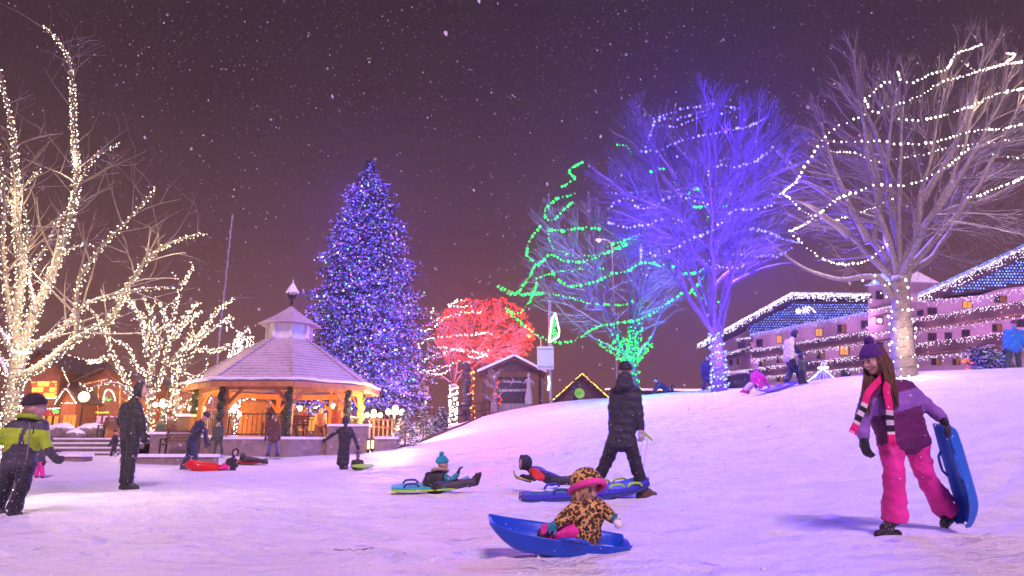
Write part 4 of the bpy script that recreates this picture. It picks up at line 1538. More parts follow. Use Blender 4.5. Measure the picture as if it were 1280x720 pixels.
def shelter():
    Y = 38.0
    a = W(640, 508, Y); zg = gz(a.x, a.y)
    r = empty('shelter', (a.x, Y, zg), 'small open gabled timber shelter with welcome sign and snowy roof', 'shelter')
    D = 2.2
    el, ap, er = W(597, 465, Y), W(643, 445, Y), W(683, 466, Y)
    for p, q in ((el, ap), (ap, er)):
        n = Vector((0, 1, 0)).cross(q - p).normalized()
        if n.z < 0: n = -n
        B = MB(); B.prism([p, q, q - n * .14, p - n * .14], (0, D, 0)); rf = B.build('roof', DARKWOOD, r)
        B = MB(); B.prism([p + n * .005, q + n * .005, q + n * .13, p + n * .13], (0, D + .05, 0)); B.build('roof_snow', SNOWCAP, rf)
    for x in (606, 675):
        for dy in (.25, 1.9):
            q = W(x, 480, Y + dy); B = MB(); B.bar((q.x, q.y, zg - .3), (q.x, q.y, W(x, 464, Y).z), .18, .18); B.build('post', DARKWOOD, r)
    # gable boards
    B = MB(); B.prism([W(604, 464.6, Y) + Vector((0, .22, 0)), W(677, 464.6, Y) + Vector((0, .22, 0)), W(643, 449, Y) + Vector((0, .22, 0))], (0, .06, 0)); B.build('gable_board', DARKWOOD, r)
    p0, p1 = W(622, 503, Y), W(660, 470, Y)
    B = MB(); B.box(((p0.x + p1.x) / 2, Y + .6, (p0.z + p1.z) / 2), (p1.x - p0.x, .1, p1.z - p0.z)); sb = B.build('sign_board', mat('sign_board', (.035, .028, .026), .6), r)
    for txt, px, py, size in (('Willkommen', 640.5, 478.5, .20), ('Leavenworth', 641, 489.5, .29)):
        cu = bpy.data.curves.new('lettering', 'FONT'); cu.body = txt; cu.size = size; cu.align_x = 'CENTER'; cu.extrude = .008
        o = bpy.data.objects.new('tmp', cu); COL.objects.link(o)
        dg = bpy.context.evaluated_depsgraph_get()
        me = bpy.data.meshes.new_from_object(o.evaluated_get(dg)); bpy.data.objects.remove(o)
        q = W(px, py, Y + .53)
        me.transform(Matrix.Translation(q) @ Matrix.Rotation(PI / 2, 4, 'X'))
        me.materials.clear(); me.materials.append(WHITEPAINT)
        link('lettering', me, sb)
    B = MB(); q0, q1 = W(624, 512, Y), W(664, 505, Y)
    B.prism([(q0.x, Y - .3, q0.z - .3), (q1.x, Y - .3, q0.z - .3), (q1.x, Y - .3, q1.z), (q0.x, Y - .3, q1.z)], (0, 1.6, 0)); B.build('plinth', STONE, r)
    # carved figure standing by the sign
    s0 = W(661, 505, Y - .1)
    st = empty('statue', s0, 'pale carved figure of a woman standing right of the welcome sign', 'statue')
    B = MB()
    B.lathe(s0, [(.20, 0), (.22, .04), (.20, .2), (.24, .21), (.17, .6), (.11, .95), (.14, 1.15), (.15, 1.32), (.05, 1.40)], 14)
    B.ell(s0 + Vector((0, 0, 1.54)), (.09, .1, .125)); B.cap(s0 + Vector((-.14, 0, 1.3)), .055, s0 + Vector((-.28, -.1, 1.12)), .045); B.cap(s0 + Vector((-.28, -.1, 1.12)), .045, s0 + Vector((-.16, -.2, 1.28)), .035)
    B.cap(s0 + Vector((.14, 0, 1.3)), .055, s0 + Vector((.30, -.06, 1.12)), .045); B.cap(s0 + Vector((.30, -.06, 1.12)), .045, s0 + Vector((.22, -.16, .98)), .035)
    link('figure', remesh(B, .025, 3, None, [mat('weathered_statue', (.42, .36, .33), .8, .15, 9, .4, 30, frost=.2)], None, 'figure'), st)
    # snow-dusted thin shrub with burlap foot, red lights
    p = W(618, 523, 36.6); g0 = G(p.x, p.y)
    t = empty('shrub', g0, 'thin snow-dusted shrub with burlap-wrapped foot in front of the shelter', 'shrub')
    rng = random.Random(9)
    B = MB(); tr = wander(smooth_path([g0, g0 + Vector((0, 0, .5)), g0 + Vector((.05, 0, 1.2)), g0 + Vector((-.05, 0, 2.0))], .15), rng, .05); rr = [.2, .22, .2, .15] + [.09] * (len(tr) - 5) + [.03]
    B.tube(tr, rr[:len(tr)] if len(rr) >= len(tr) else rr + [.03] * (len(tr) - len(rr)), 8); B.build('trunk', STONE_SNOWY, t, smooth=True)
    C = MB(); a_ = sprout(C, [(tr, [.06] * len(tr))], rng, 14, (.4, .9), .2, .7, .3, 1, .012); sprout(C, a_, rng, 5, (.2, .5), .2, .5, .2, 1, .009)
    C.build('crown', TWIG, t)
    cb = [smooth_path([tr[3] + Vector((.2, -.15, 1.0 + .1 * k)) for k in range(4)], .1), smooth_path([g0 + Vector((.28, -.2, .5)), g0 + Vector((.3, -.2, .9))], .1), smooth_path([g0 + Vector((.05, -.25, .9)), g0 + Vector((.1, -.25, 1.1))], .1)]
    string_light('light_string', cb, 'few red lights caught in the thin shrub by the shelter', None, L_RED, .08, .045, rng, jitter=.05)
    # ivy-covered dead trunk
    p = W(583.5, 524, 38.5); g0 = G(p.x, p.y); tp = W(583, 456, 38.5)
    t = empty('dead_tree', g0, 'dark ivy-covered dead trunk left of the shelter', 'tree trunk')
    B = MB()
    n = 14
    for i in range(n):
        q = g0.lerp(tp, i / (n - 1)); B.ell(q + Vector((rng.uniform(-.06, .06), rng.uniform(-.06, .06), 0)), (.24 + rng.uniform(-.04, .07), .24, .2))
    link('trunk', remesh(B, .05, 1, lambda c, nn: noise.noise(c * 5) * .06, [mat('dark_ivy', (.05, .04, .032), .9, .5, 9, .9, 30, frost=.3)], None, 'trunk'), t)


shelter()


def sign_pole():
    Y = 37.0
    b = W(688.5, 500, Y); g0 = G(b.x, b.y)
    r = empty('sign_pole', g0, 'grey steel pole carrying a lit tree ornament and the back of a road sign', 'pole')
    B = MB(); top = W(687, 366, Y); B.tube([g0 - Vector((0, 0, .2)), top], .085, 10); B.build('pole', GALV, r)
    for x0, x1, y0, y1 in ((672.5, 679.5, 433, 455), (683, 692, 433, 455), (672.5, 692, 455.5, 462)):
        pass
    c0, c1 = W(671.5, 462, Y - .12), W(692, 433, Y - .12)
    B = MB(); B.box(((c0.x + c1.x) / 2, Y - .13, (c0.z + c1.z) / 2), (c1.x - c0.x, .03, c1.z - c0.z)); B.build('sign_panel', SIGNBACK, r)
    B = MB(); B.box(((c0.x + c1.x) / 2, Y - .16, c1.z - .15), (c1.x - c0.x - .1, .03, .06)); B.box(((c0.x + c1.x) / 2, Y - .16, c0.z + .15), (c1.x - c0.x - .1, .03, .06)); B.build('bracket', GALV, r)
    out = [(694, 391), (690, 399), (686, 428), (698, 421), (699, 413), (694, 391)]
    pts = []
    for (a, b_), (c, d) in zip(out, out[1:]):
        pts += [W(a + (c - a) * i / 6, b_ + (d - b_) * i / 6, Y - .05) for i in range(6)]
    pts.append(W(*out[-1], Y - .05))
    B = MB(); B.tube(pts, .055, 6); B.build('rope_light', L_NEONW, r)
    rng = random.Random(4); B = MB()
    for k in range(60):
        u = rng.random(); y = 398 + u * 24; B.octa(W(692.5 + rng.uniform(-1, 1) * (.8 + u * 4.2) * .9, y, Y - .05), .035)
    q = B.build('green_bulbs', L_GREEN, r)
    B = MB(); B.tube([W(692, 396, Y), W(692, 430, Y)], .03, 6); B.tube([top - Vector((0, 0, 1.0)), W(693, 392, Y)], .03, 6); B.build('bracket', GALV, r)
    B = MB(); B.tube([W(685.5, 470, Y - .1), W(686.5, 479, Y - .1), W(685, 488, Y - .1)], .06, 6); B.build('rope_light', L_NEONW, r)
    lamp('ornament_light', W(692, 412, Y - .6), (.6, 1, .6), 14, .2)
    # second small pole with signs, farther left
    Y = 50.0
    b = W(530, 520, Y); g0 = G(b.x, b.y)
    r = empty('sign_pole', g0, 'thin far sign pole with four small panels right of the huge conifer', 'pole')
    B = MB(); B.tube([g0 - Vector((0, 0, .2)), W(531, 470, Y)], .05, 8); B.build('pole', GALV, r)
    for x in (525.5, 532.5):
        for y in (486, 493): 
            c = W(x, y, Y - .08); B = MB(); B.box(c, (.34, .03, .34)); B.build('sign_panel', SIGNBACK, r)
    B = MB(); B.tube([W(532.5, 497, Y - .1), W(532, 505, Y - .1)], .07, 6); B.build('rope_light', L_NEONW, r)


sign_pole()


def tall_street_light(px, py, Y, label, col, e, arm):
    p = W(px, py, Y); base = G(p.x + arm, Y)
    r = empty('street_light', base, label, 'street light')
    B = MB(); B.tube([base - Vector((0, 0, .3)), Vector((base.x, Y, p.z - .2))], [.09, .06], 8); B.tube(smooth_path([Vector((base.x, Y, p.z - .25)), Vector((base.x - arm * .5, Y, p.z + .15)), p + Vector((0, 0, .1))], .2), .04, 6); B.build('pole', GALV, r)
    B = MB(); B.ell(p + Vector((0, 0, .12)), (.34, .2, .1)); B.build('head', GALV, r)
    B = MB(); B.ell(p, (.11, .11, .12)); B.build('lens', glow('sodium_lens', col, 14), r)
    lamp('street_light_lamp', p + Vector((0, -.1, -.3)), col, e, .2)


tall_street_light(661.5, 420, 52, 'street light glowing orange between the red tree and the sign pole', (1, .5, .12), 160, .9)
tall_street_light(748.5, 301, 60, 'tall street light glowing pinkish through the bare green tree', (1, .5, .3), 420, 1.2)


def candy_pole():
    Y = 46.0
    b = W(262, 540, Y); g0 = G(b.x, b.y); top = W(272, 268, Y); top.x = b.x + .12
    r = empty('light_pole', g0, 'tall thin pole with spiral of violet and white lights behind the gazebo', 'pole')
    B = MB(); B.tube([g0, top], .05, 8); B.build('pole', GALV, r)
    B = MB(); n = 400
    for i in range(n):
        q = g0.lerp(top, i / n); a = i * .35
        if (i // 6) % 2: B.octa(q + Vector((math.cos(a) * .09, math.sin(a) * .09, 0)), .035)
    b_ = B.build('bulbs', glow('dim_violet_bulb', (.45, .3, .8), .9), r); b_['kind'] = 'stuff'


candy_pole()


def house_box(name, label, x0, x1, ybase, ywall, yapex, Y, depth, wallm, roofm, edge=None, gap=.2, br=.05, cat='house', rng=random.Random(3)):
    a, b = W(x0, ywall, Y), W(x1, ywall, Y)
    zb = min(gz(a.x, Y), gz(b.x, Y)) - .3
    ap = W((x0 + x1) / 2, yapex, Y)
    r = empty(name, ((a.x + b.x) / 2, Y, zb), label, cat)
    B = MB(); B.prism([(a.x, Y, zb), (b.x, Y, zb), (b.x, Y, b.z), ap, (a.x, Y, a.z)], (0, depth, 0)); B.build('wall', wallm, r)
    for p, q in ((a, ap), (b, ap)):
        d = (p - q).normalized(); n = Vector((0, 1, 0)).cross(d); n = n if n.z > 0 else -n
        e = p + d * .5
        B = MB(); B.prism([e + n * .02, q + n * .02, q + n * .24, e + n * .24], (0, depth + .8, 0)); o = B.build('roof', roofm, r)
        o.data.transform(Matrix.Translation((0, -.5, 0)))
        if edge: cord_lights('edge_lights', [[e + Vector((0, -.55, .1)), q + Vector((0, -.55, .1))]], r, edge, gap, br, rng)
    return r


def far_places():
    rng = random.Random(12)
    # low building with yellow gable lights beyond the crest
    r = house_box('house', 'low dark house beyond the crest outlined in yellow lights', 690, 764, 500, 503, 469.5, 52, 8, DARKWOOD, DARKWOOD, L_YELLOW, .12, .05)
    p0, p1 = W(756, 488, 54), W(880, 489, 54)
    B = MB(); B.prism([(p0.x, 54, 1.5), (p1.x, 54, 1.5), p1, p0], (0, 6, 0)); B.build('wing', DARKWOOD, r)
    B = MB(); B.prism([p0 + Vector((0, -.3, .01)), p1 + Vector((0, -.3, .01)), p1 + Vector((0, -.3, .16)), p0 + Vector((0, -.3, .16))], (0, 6.5, 0)); B.build('wing_roof', SNOWCAP, r)
    cord_lights('edge_lights', [[p0 + Vector((0, -.34, .06)), p1 + Vector((0, -.34, .06))]], r, L_YELLOW, .16, .045, rng)
    lamp('eave_light', W(727, 492, 50), (1, .5, .1), 12, .2)
    # ---- shops at the left
    DUSTED = mat('dusted_roof', (.07, .05, .045), .9, .3, 4, .4, 20, frost=-.15)
    SH = mat('shop_timber', (.20, .10, .05), .8, .2, 2)
    r = house_box('shop', 'shop at far left with red-lit upper window behind the boy in lime', 30, 77, 560, 462, 440, 58, 9, SH, DUSTED, cat='shop')
    Yf = 57.9
    for k in range(4):
        for j in range(3):
            c = W(43.5 + k * 7.2, 480 + j * 7, Yf)
            B = MB(); B.box(c, (.42, .06, .40)); B.build('window', L_RED if (k + j) % 3 == 0 else L_ORANGEWALL, r)
    for k in range(4):
        c = W(45 + k * 8.5, 527, Yf); B = MB(); B.box(c, (.45, .08, 1.1)); f = B.build('window_frame', DARKWOOD, r)
        B = MB(); B.box(c + Vector((0, -.05, 0)), (.36, .04, 1.0)); B.build('pane', L_WINDOW, f)
    B = MB(); c = W(60, 516, Yf - .8); B.prism([c + Vector((-1.7, 0, -.25)), c + Vector((1.7, 0, -.25)), c + Vector((1.7, .8, .15)), c + Vector((-1.7, .8, .15))], (0, 0, .08)); B.build('awning', mat('red_awning', (.35, .03, .02), .7), r)
    cord_lights('edge_lights', [[W(53, 497.5, Yf - .1), W(77, 497, Yf - .1)], [W(60, 511, Yf - .1), W(77, 510, Yf - .1)]], r, L_WHITE, .12, .04, rng)
    cord_lights('string_lights', [[W(40, 478, Yf - .1), W(70, 477, Yf - .1), W(70, 497, Yf - .1), W(40, 498, Yf - .1)]], r, L_ORANGE, .2, .05, rng)
    r = house_box('shop', 'narrow shop with pointed gable drawn in white lights', 78, 96, 560, 500, 487, 57, 9, SH, DUSTED, L_WHITE, .16, .04, 'shop')
    c = W(70, 514, 56.8)
    cord_lights('green_lights', [[W(66, 513, 56.8), W(73, 513, 56.8), W(73, 516, 56.8), W(66, 516, 56.8)]], r, L_GREEN, .1, .05, rng)
    for x in (81, 86.5, 92):
        c = W(x, 528, 56.9); B = MB(); B.box(c, (.28, .06, 1.2)); B.build('window', L_WINDOW, r)
    cord_lights('edge_lights', [[W(77.5, 504, 56.9), W(96, 504, 56.9)], [W(78, 460, 57.2), W(87, 481, 57.2)]], r, L_WHITE, .2, .04, rng)
    r = house_box('shop', 'wide shop with orange light columns and pink shop windows', 97, 172, 560, 478, 462, 60, 9, SH, DUSTED, None, cat='shop')
    Yf = 59.9
    cord_lights('string_lights', [[W(97, 492, Yf - .1), W(96, 530, Yf - .1)], [W(123, 483, Yf - .1), W(122, 525, Yf - .1)], [W(106, 480, Yf - .1), W(134, 474, Yf - .1)], [W(150, 480, Yf - .1), W(150, 525, Yf - .1)]], r, L_ORANGEWALL, .2, .06, rng)
    cord_lights('arch_lights', [smooth_path([W(129, 503, Yf - .1), W(131, 491, Yf - .1), W(136, 487, Yf - .1), W(141, 491, Yf - .1), W(144, 501, Yf - .1)], .2)], r, L_WHITE, .1, .045, rng)
    cord_lights('green_lights', [smooth_path([W(132, 498, Yf - .1), W(136, 501, Yf - .1), W(139, 498, Yf - .1)], .2)], r, L_GREEN, .08, .05, rng)
    cord_lights('edge_lights', [[W(119, 515.5, Yf - .1), W(136, 515.5, Yf - .1)]], r, L_YELLOW, .1, .05, rng)
    for k, (x, y, w_, h_) in enumerate(((102, 505, 4, 14), (108, 505, 4, 14), (114, 505, 4, 14), (103, 527, 7, 12), (112, 527, 7, 12), (124, 524, 6, 9), (132, 524, 6, 9), (140, 524, 6, 9), (148, 524, 6, 9), (158, 505, 5, 12), (165, 505, 5, 12), (160, 526, 9, 11))):
        c = W(x, y, Yf - .03); k_ = 60 / 853
        B = MB(); B.box(c, (w_ * k_, .08, h_ * k_)); f = B.build('window_frame', DARKWOOD, r)
        B = MB(); B.box(c + Vector((0, -.05, 0)), (w_ * k_ * .82, .04, h_ * k_ * .9)); B.build('pane', L_PINKWIN if k in (5, 6, 7, 8) else L_WINDOW, f)
    for x, y in ((60, 500), (110, 510), (140, 515), (85, 520)):
        lamp('shop_light', W(x, y, 54.5), (1, .30, .05), 380, .3)
    # more lit fronts between the trees and behind the gazebo
    r = house_box('shop', 'long low shop glowing orange behind the gazebo', 180, 330, 560, 500, 478, 66, 9, SH, DUSTED, None, cat='shop')
    for x in range(186, 326, 12):
        c = W(x, 527, 65.9); B = MB(); B.box(c, (.72, .08, 1.5)); f = B.build('window_frame', DARKWOOD, r)
        B = MB(); B.box(c + Vector((0, -.05, 0)), (.6, .04, 1.35)); B.build('pane', L_WINDOW if x % 5 else L_WINDOW_DIM, f)
    cord_lights('edge_lights', [[W(180, 512, 65.8), W(330, 512, 65.8)]], r, L_ORANGEWALL, .25, .055, rng)
    for x in (210, 260, 310): lamp('shop_light', W(x, 520, 62), (1, .30, .05), 380, .3)
    r = house_box('shop', 'low shop with orange windows between gazebo and the small conifers', 372, 470, 560, 505, 486, 64, 9, SH, DUSTED, None, cat='shop')
    for x in range(378, 468, 12):
        c = W(x, 530, 63.9); B = MB(); B.box(c, (.72, .08, 1.4)); f = B.build('window_frame', DARKWOOD, r)
        B = MB(); B.box(c + Vector((0, -.05, 0)), (.6, .04, 1.25)); B.build('pane', L_WINDOW, f)
    # little white-lit trees far behind the gazebo
    for (x, y0, y1, lab, Yt, s) in ((300, 520, 415, 'drooping far tree in white lights over the left gazebo roof', 48, 2.0), (297, 540, 497, 'slim white-wrapped trunk seen through the gazebo', 40, 1.0)):
        b = W(x, y0, Yt); g0 = G(b.x, b.y); tp = W(x, y1, Yt)
        t = empty('bare_tree', g0, lab, 'tree')
        tr = wander(smooth_path([g0, g0.lerp(tp, .5), tp], .3), rng, .1)
        B = MB(); rr = [.16 + (.05 - .16) * i / (len(tr) - 1) for i in range(len(tr))]; B.tube(tr, rr, 8); B.build('trunk', BARK_PALE, t)
        C = MB(); a_ = sprout(C, [(tr, rr)], rng, 2.2 * s, (.8, 1.6 * s), .5, .75, .0, 1, .02, curve=-.9); C.build('crown', TWIG, t)
        cb = [wrap_path(tr, rr, .2, .04)] + [p for p, _ in a_]
        cb += [[p[-1], p[-1] + Vector((0, 0, -rng.uniform(.3, 1.0)))] for p, _ in a_]
        string_light('light_string', cb, 'white lights on the ' + lab.replace(' in white lights', '').replace('white-wrapped ', ''), None, L_WHITE, .13, .042, rng, jitter=.04)
    lamp('string_lamp', W(300, 440, 46), WARM, 60, .3)


far_places()


# ------------------------------------------------------------------ the long lit hotel on the right
def hotel():
    rng = random.Random(55)
    P0, P1 = Vector((41.9, 80, 0)), Vector((33.8, 120, 0))
    d = (P1 - P0).normalized()
    nrm = Vector((-d.y, d.x, 0))           # toward the road
    if nrm.x > 0: nrm = -nrm
    base = Vector((P0.x, P0.y, 2.4))

    def H(px, py, off=0.0):
        """photo point on the facade plane, moved off metres toward the road"""
        xc = (px - 640.0) / F; yc = (360.0 - py) / F
        v = Vector((xc, CP - yc * SP, SP + yc * CP)); o = Vector((0, 0, CAMH))
        q = P0 + nrm * off
        t = (q - o).dot(nrm) / v.dot(nrm)
        return o + v * t
    r = empty('hotel', base, 'long pink alpine hotel with wooden balconies and icicle lights', 'hotel')
    back = -nrm * 12

    def face(name, pts, m, depth, off=0.0, parent=r):
        B = MB(); B.prism([H(x, y, off) for x, y in pts], depth); o = B.build(name, m, parent); fix_normals(o.data); return o
    # main gabled block
    face('wall', [(938, 484), (1090, 476), (1090, 388), (1089, 377), (993, 377), (938, 412)], STUCCO, back)
    face('wall', [(903, 486), (940, 484), (940, 408), (903, 424)], STUCCO, back * .8, -1.2)
    # right wing
    face('wall', [(1118, 475), (1330, 470), (1330, 335), (1225, 369), (1140, 378), (1118, 382)], STUCCO, back)
    # roofs
    eaveL, apex, endR = H(873, 431, 1.6), H(989, 367.5, 1.6), H(1089, 369, 1.6)
    B = MB()
    for a, b in ((eaveL, apex), (apex, endR)):
        B.prism([a, b, b + Vector((0, 0, -.45)), a + Vector((0, 0, -.45))], -nrm * 15)
    o = B.build('roof', DARKWOOD, r); fix_normals(o.data)
    B = MB()
    for a, b in ((eaveL, apex), (apex, endR)):
        B.prism([a + Vector((0, 0, .3)), b + Vector((0, 0, .3)), b + Vector((0, 0, .01)), a + Vector((0, 0, .01))], -nrm * 15.2)
    o = B.build('roof_snow', SNOWCAP, r); fix_normals(o.data)
    eL, eR = H(1150, 371, 1.6), H(1345, 282, 1.6)
    B = MB(); B.prism([eL, eR, eR + Vector((0, 0, -.4)), eL + Vector((0, 0, -.4))], -nrm * 14); o = B.build('roof', DARKWOOD, r); fix_normals(o.data)
    B = MB(); B.prism([eL + Vector((0, 0, .25)), eR + Vector((0, 0, .25)), eR + Vector((0, 0, .01)), eL + Vector((0, 0, .01))], -nrm * 14.1); o = B.build('roof_snow', SNOWCAP, r); fix_normals(o.data)
    face('gable_board', [(1160, 373), (1345, 348), (1345, 292), (1168, 371)], DARKWOOD, back * .05, .3)
    face('gable_board', [(938, 417), (1089, 388.5), (1089, 377.5), (993, 378), (938, 407)], DARKWOOD, back * .03, .25)
    # tower between the wings
    face('tower', [(1085, 477), (1122, 475), (1122, 352), (1085, 358)], STUCCO, back * .4, 1.5)
    t0, t1 = H(1082, 357, 2.0), H(1125, 351, 2.0); ap = (t0 + t1) / 2 - nrm * 2.5 + Vector((0, 0, 2.6))
    B = MB(); q0, q1 = t0 - nrm * 5, t1 - nrm * 5
    B.add([t0, t1, q1, q0, ap], [(0, 1, 4), (1, 2, 4), (2, 3, 4), (3, 0, 4), (3, 2, 1, 0)]); o = B.build('tower_roof', SNOWCAP, r); fix_normals(o.data)

    # balconies: slab, boarded front, posts
    def balcony(x0, y0, x1, y1, h, off=1.35, lit=True, m=DARKWOOD):
        a, b = H(x0, y0, off), H(x1, y1, off)
        B = MB(); dn = Vector((0, 0, -h))
        B.prism([a, b, b + dn, a + dn], -nrm * .08); o = B.build('balcony', m, r); fix_normals(o.data)
        B = MB(); B.prism([a + dn, b + dn, b + dn - Vector((0, 0, .15)), a + dn - Vector((0, 0, .15))], -nrm * off); q = B.build('balcony_floor', BROWNWOOD, o); fix_normals(q.data)
        B = MB(); B.bar(a + Vector((0, 0, .03)), b + Vector((0, 0, .03)), .12, .05); B.build('handrail', BROWNWOOD, o)
        cord_lights('icicle_lights', [[a + nrm * .08, b + nrm * .08]], r, L_ICICLE, .26, .048, rng, .15, .05)
        return a, b, dn
    balcony(939, 438, 1090, 413.5, .95)
    balcony(908, 465, 1086, 444.5, .95)
    balcony(904, 443, 938, 434, .9, .3)
    balcony(921, 424, 939, 421.5, .6, .3)
    balcony(1121, 402.5, 1325, 369, 1.0)
    balcony(1121, 433.5, 1325, 408, 1.0)
    balcony(1086, 388, 1121, 381, .7, 1.7, m=STUCCO)
    balcony(1086, 419, 1121, 413, .7, 1.7, m=STUCCO)
    balcony(1086, 449, 1121, 445, .7, 1.7, m=STUCCO)
    # hanging rows under the balcony floors
    for x0, y0, x1, y1, off in ((939, 450, 1088, 427, 1.2), (908, 476, 1086, 458, 1.2), (1121, 417, 1325, 385, 1.2), (1121, 448, 1230, 441, 1.2), (1147, 375, 1225, 372, 1.4), (1225, 371, 1330, 350, 1.4)):
        cord_lights('icicle_lights', [[H(x0, y0, off), H(x1, y1, off)]], r, L_ICICLE, .30, .045, rng, .17, .07)
    # roof edges
    cord_lights('edge_lights', [[eaveL + nrm * .1, apex + nrm * .1], [apex + nrm * .1, endR + nrm * .1]], r, L_ICICLE, .13, .075, rng, .26, .07)
    cord_lights('edge_lights', [[eL + nrm * .1, eR + nrm * .1]], r, L_ICICLE, .14, .06, rng, .22, .07)
    cord_lights('edge_lights', [[eL + nrm * .15 + Vector((0, 0, .3)), eR + nrm * .15 + Vector((0, 0, .3))], [t0 + nrm * .05, t1 + nrm * .05]], r, L_ICEBLUE, .16, .06, rng)
    cord_lights('edge_lights', [[H(938, 417.5, .4), H(1089, 389, .4)]], r, L_PALEBLUE, .2, .06, rng, .2, .05)

    # blue nets on the gables
    def net(poly, off, sx, sy):
        ys = [p[1] for p in poly]; xs = [p[0] for p in poly]
        B = MB(); y = min(ys); row = 0
        while y < max(ys):
            x = min(xs) + (row % 2) * sx / 2
            while x < max(xs):
                inside = False
                for i in range(len(poly)):
                    (x1, y1), (x2, y2) = poly[i], poly[i - 1]
                    if (y1 > y) != (y2 > y) and x < (x2 - x1) * (y - y1) / (y2 - y1) + x1: inside = not inside
                if inside: B.octa(H(x + rng.uniform(-.4, .4), y + rng.uniform(-.3, .3), off), .075)
                x += sx
            y += sy; row += 1
        o = B.build('light_net', L_ICEBLUE, r); o['kind'] = 'stuff'
    net([(938, 416), (1089, 388), (1089, 378), (993, 379), (938, 407)], .42, 3.4, 3.0)
    net([(1172, 369), (1335, 346), (1335, 292)], .5, 4.0, 3.6)
    net([(1087, 354), (1122, 350), (1106, 338)], 1.9, 2.2, 2.1)
    # shooting star ornament
    B = MB()
    for cx, cy, rad in ((998, 389, 3), (1007, 388, 5)):
        for k in range(8):
            a = k * PI / 4
            for j in range(1, 4): B.octa(H(cx + math.cos(a) * rad * j / 3, cy + math.sin(a) * rad * j / 3, .55), .075)
    for k in range(14): B.octa(H(1010 + k * .7, 384 + (k / 13) ** 2 * 7 + rng.uniform(-1, 1), .55), .075)
    B.build('star_ornament', L_ICICLE, r)

    # windows with frames and panes
    def win(x, y, w_, h_, lit, off=.0):
        c = [(x - w_ / 2, y + h_ / 2), (x + w_ / 2, y + h_ / 2), (x + w_ / 2, y - h_ / 2), (x - w_ / 2, y - h_ / 2)]
        B = MB(); B.prism([H(a, b, off + .06) for a, b in c], -nrm * .12); f = B.build('window', BROWNWOOD, r); fix_normals(f.data)
        for s in (-1, 1):
            cc = [(x + s * w_ * .22 - w_ * .19, y + h_ * .42), (x + s * w_ * .22 + w_ * .19, y + h_ * .42), (x + s * w_ * .22 + w_ * .19, y - h_ * .42), (x + s * w_ * .22 - w_ * .19, y - h_ * .42)]
            B = MB(); B.prism([H(a, b, off + .09) for a, b in cc], -nrm * .04); o = B.build('pane', (GLASS, L_WINDOW_DIM, L_WINDOW)[lit if s > 0 or lit == 2 else max(0, lit - 1)], f); fix_normals(o.data)
    for x, y, w_, h_, lit in ((949, 429, 8, 10, 0), (974, 424, 7, 11, 2), (1023.5, 415.5, 10, 11, 2), (1052, 411, 11, 11, 1), (1082, 406, 12, 11, 0),
                              (952, 453, 8, 10, 1), (974, 449, 8, 10, 1), (1025.5, 443, 10, 11, 1), (1055, 438.5, 12, 12, 2), (1082, 435, 9, 11, 0),
                              (975, 473, 9, 9, 1), (1057, 467, 12, 11, 0), (927, 432, 9, 7, 0), (924, 452, 6, 8, 1), (913, 453, 5, 8, 0), (950, 475, 8, 8, 1),
                              (1209, 381, 13, 9, 2), (1165, 389, 12, 9, 0), (1250, 374, 16, 9, 1), (1150, 391, 8, 8, 0), (1207, 417, 10, 10, 0), (1246, 410, 12, 10, 1), (1165, 421, 11, 10, 0),
                              (1185, 420, 9, 9, 0), (1170, 452, 12, 9, 1), (1195, 452, 9, 9, 1), (1275, 404, 12, 10, 0), (1290, 366, 14, 10, 1)):
        win(x, y, w_, h_, lit)
    for x, y in ((1099, 369), (1099, 400), (1099, 433)): win(x, y, 9, 11, 0, 1.5)
    # lights that the icicles throw on the walls
    for x, y in ((950, 430), (990, 420), (1040, 410), (1080, 400), (960, 458), (1020, 450), (1070, 440), (920, 440), (1150, 395), (1190, 390), (1240, 380), (1290, 370), (1150, 428), (1200, 422), (1250, 415), (1290, 405)):
        lamp('icicle_lamp', H(x, y, 2.6), (.9, .36, 1.0), 210, .3)
    for x, y in ((965, 398), (1010, 390), (1060, 385), (1200, 360), (1250, 345)):
        lamp('net_lamp', H(x, y, 2.0), (.08, .10, 1.0), 28, .3)
    lamp('window_lamp', H(1055, 438, 2), (1, .4, .1), 12, .2)


hotel()


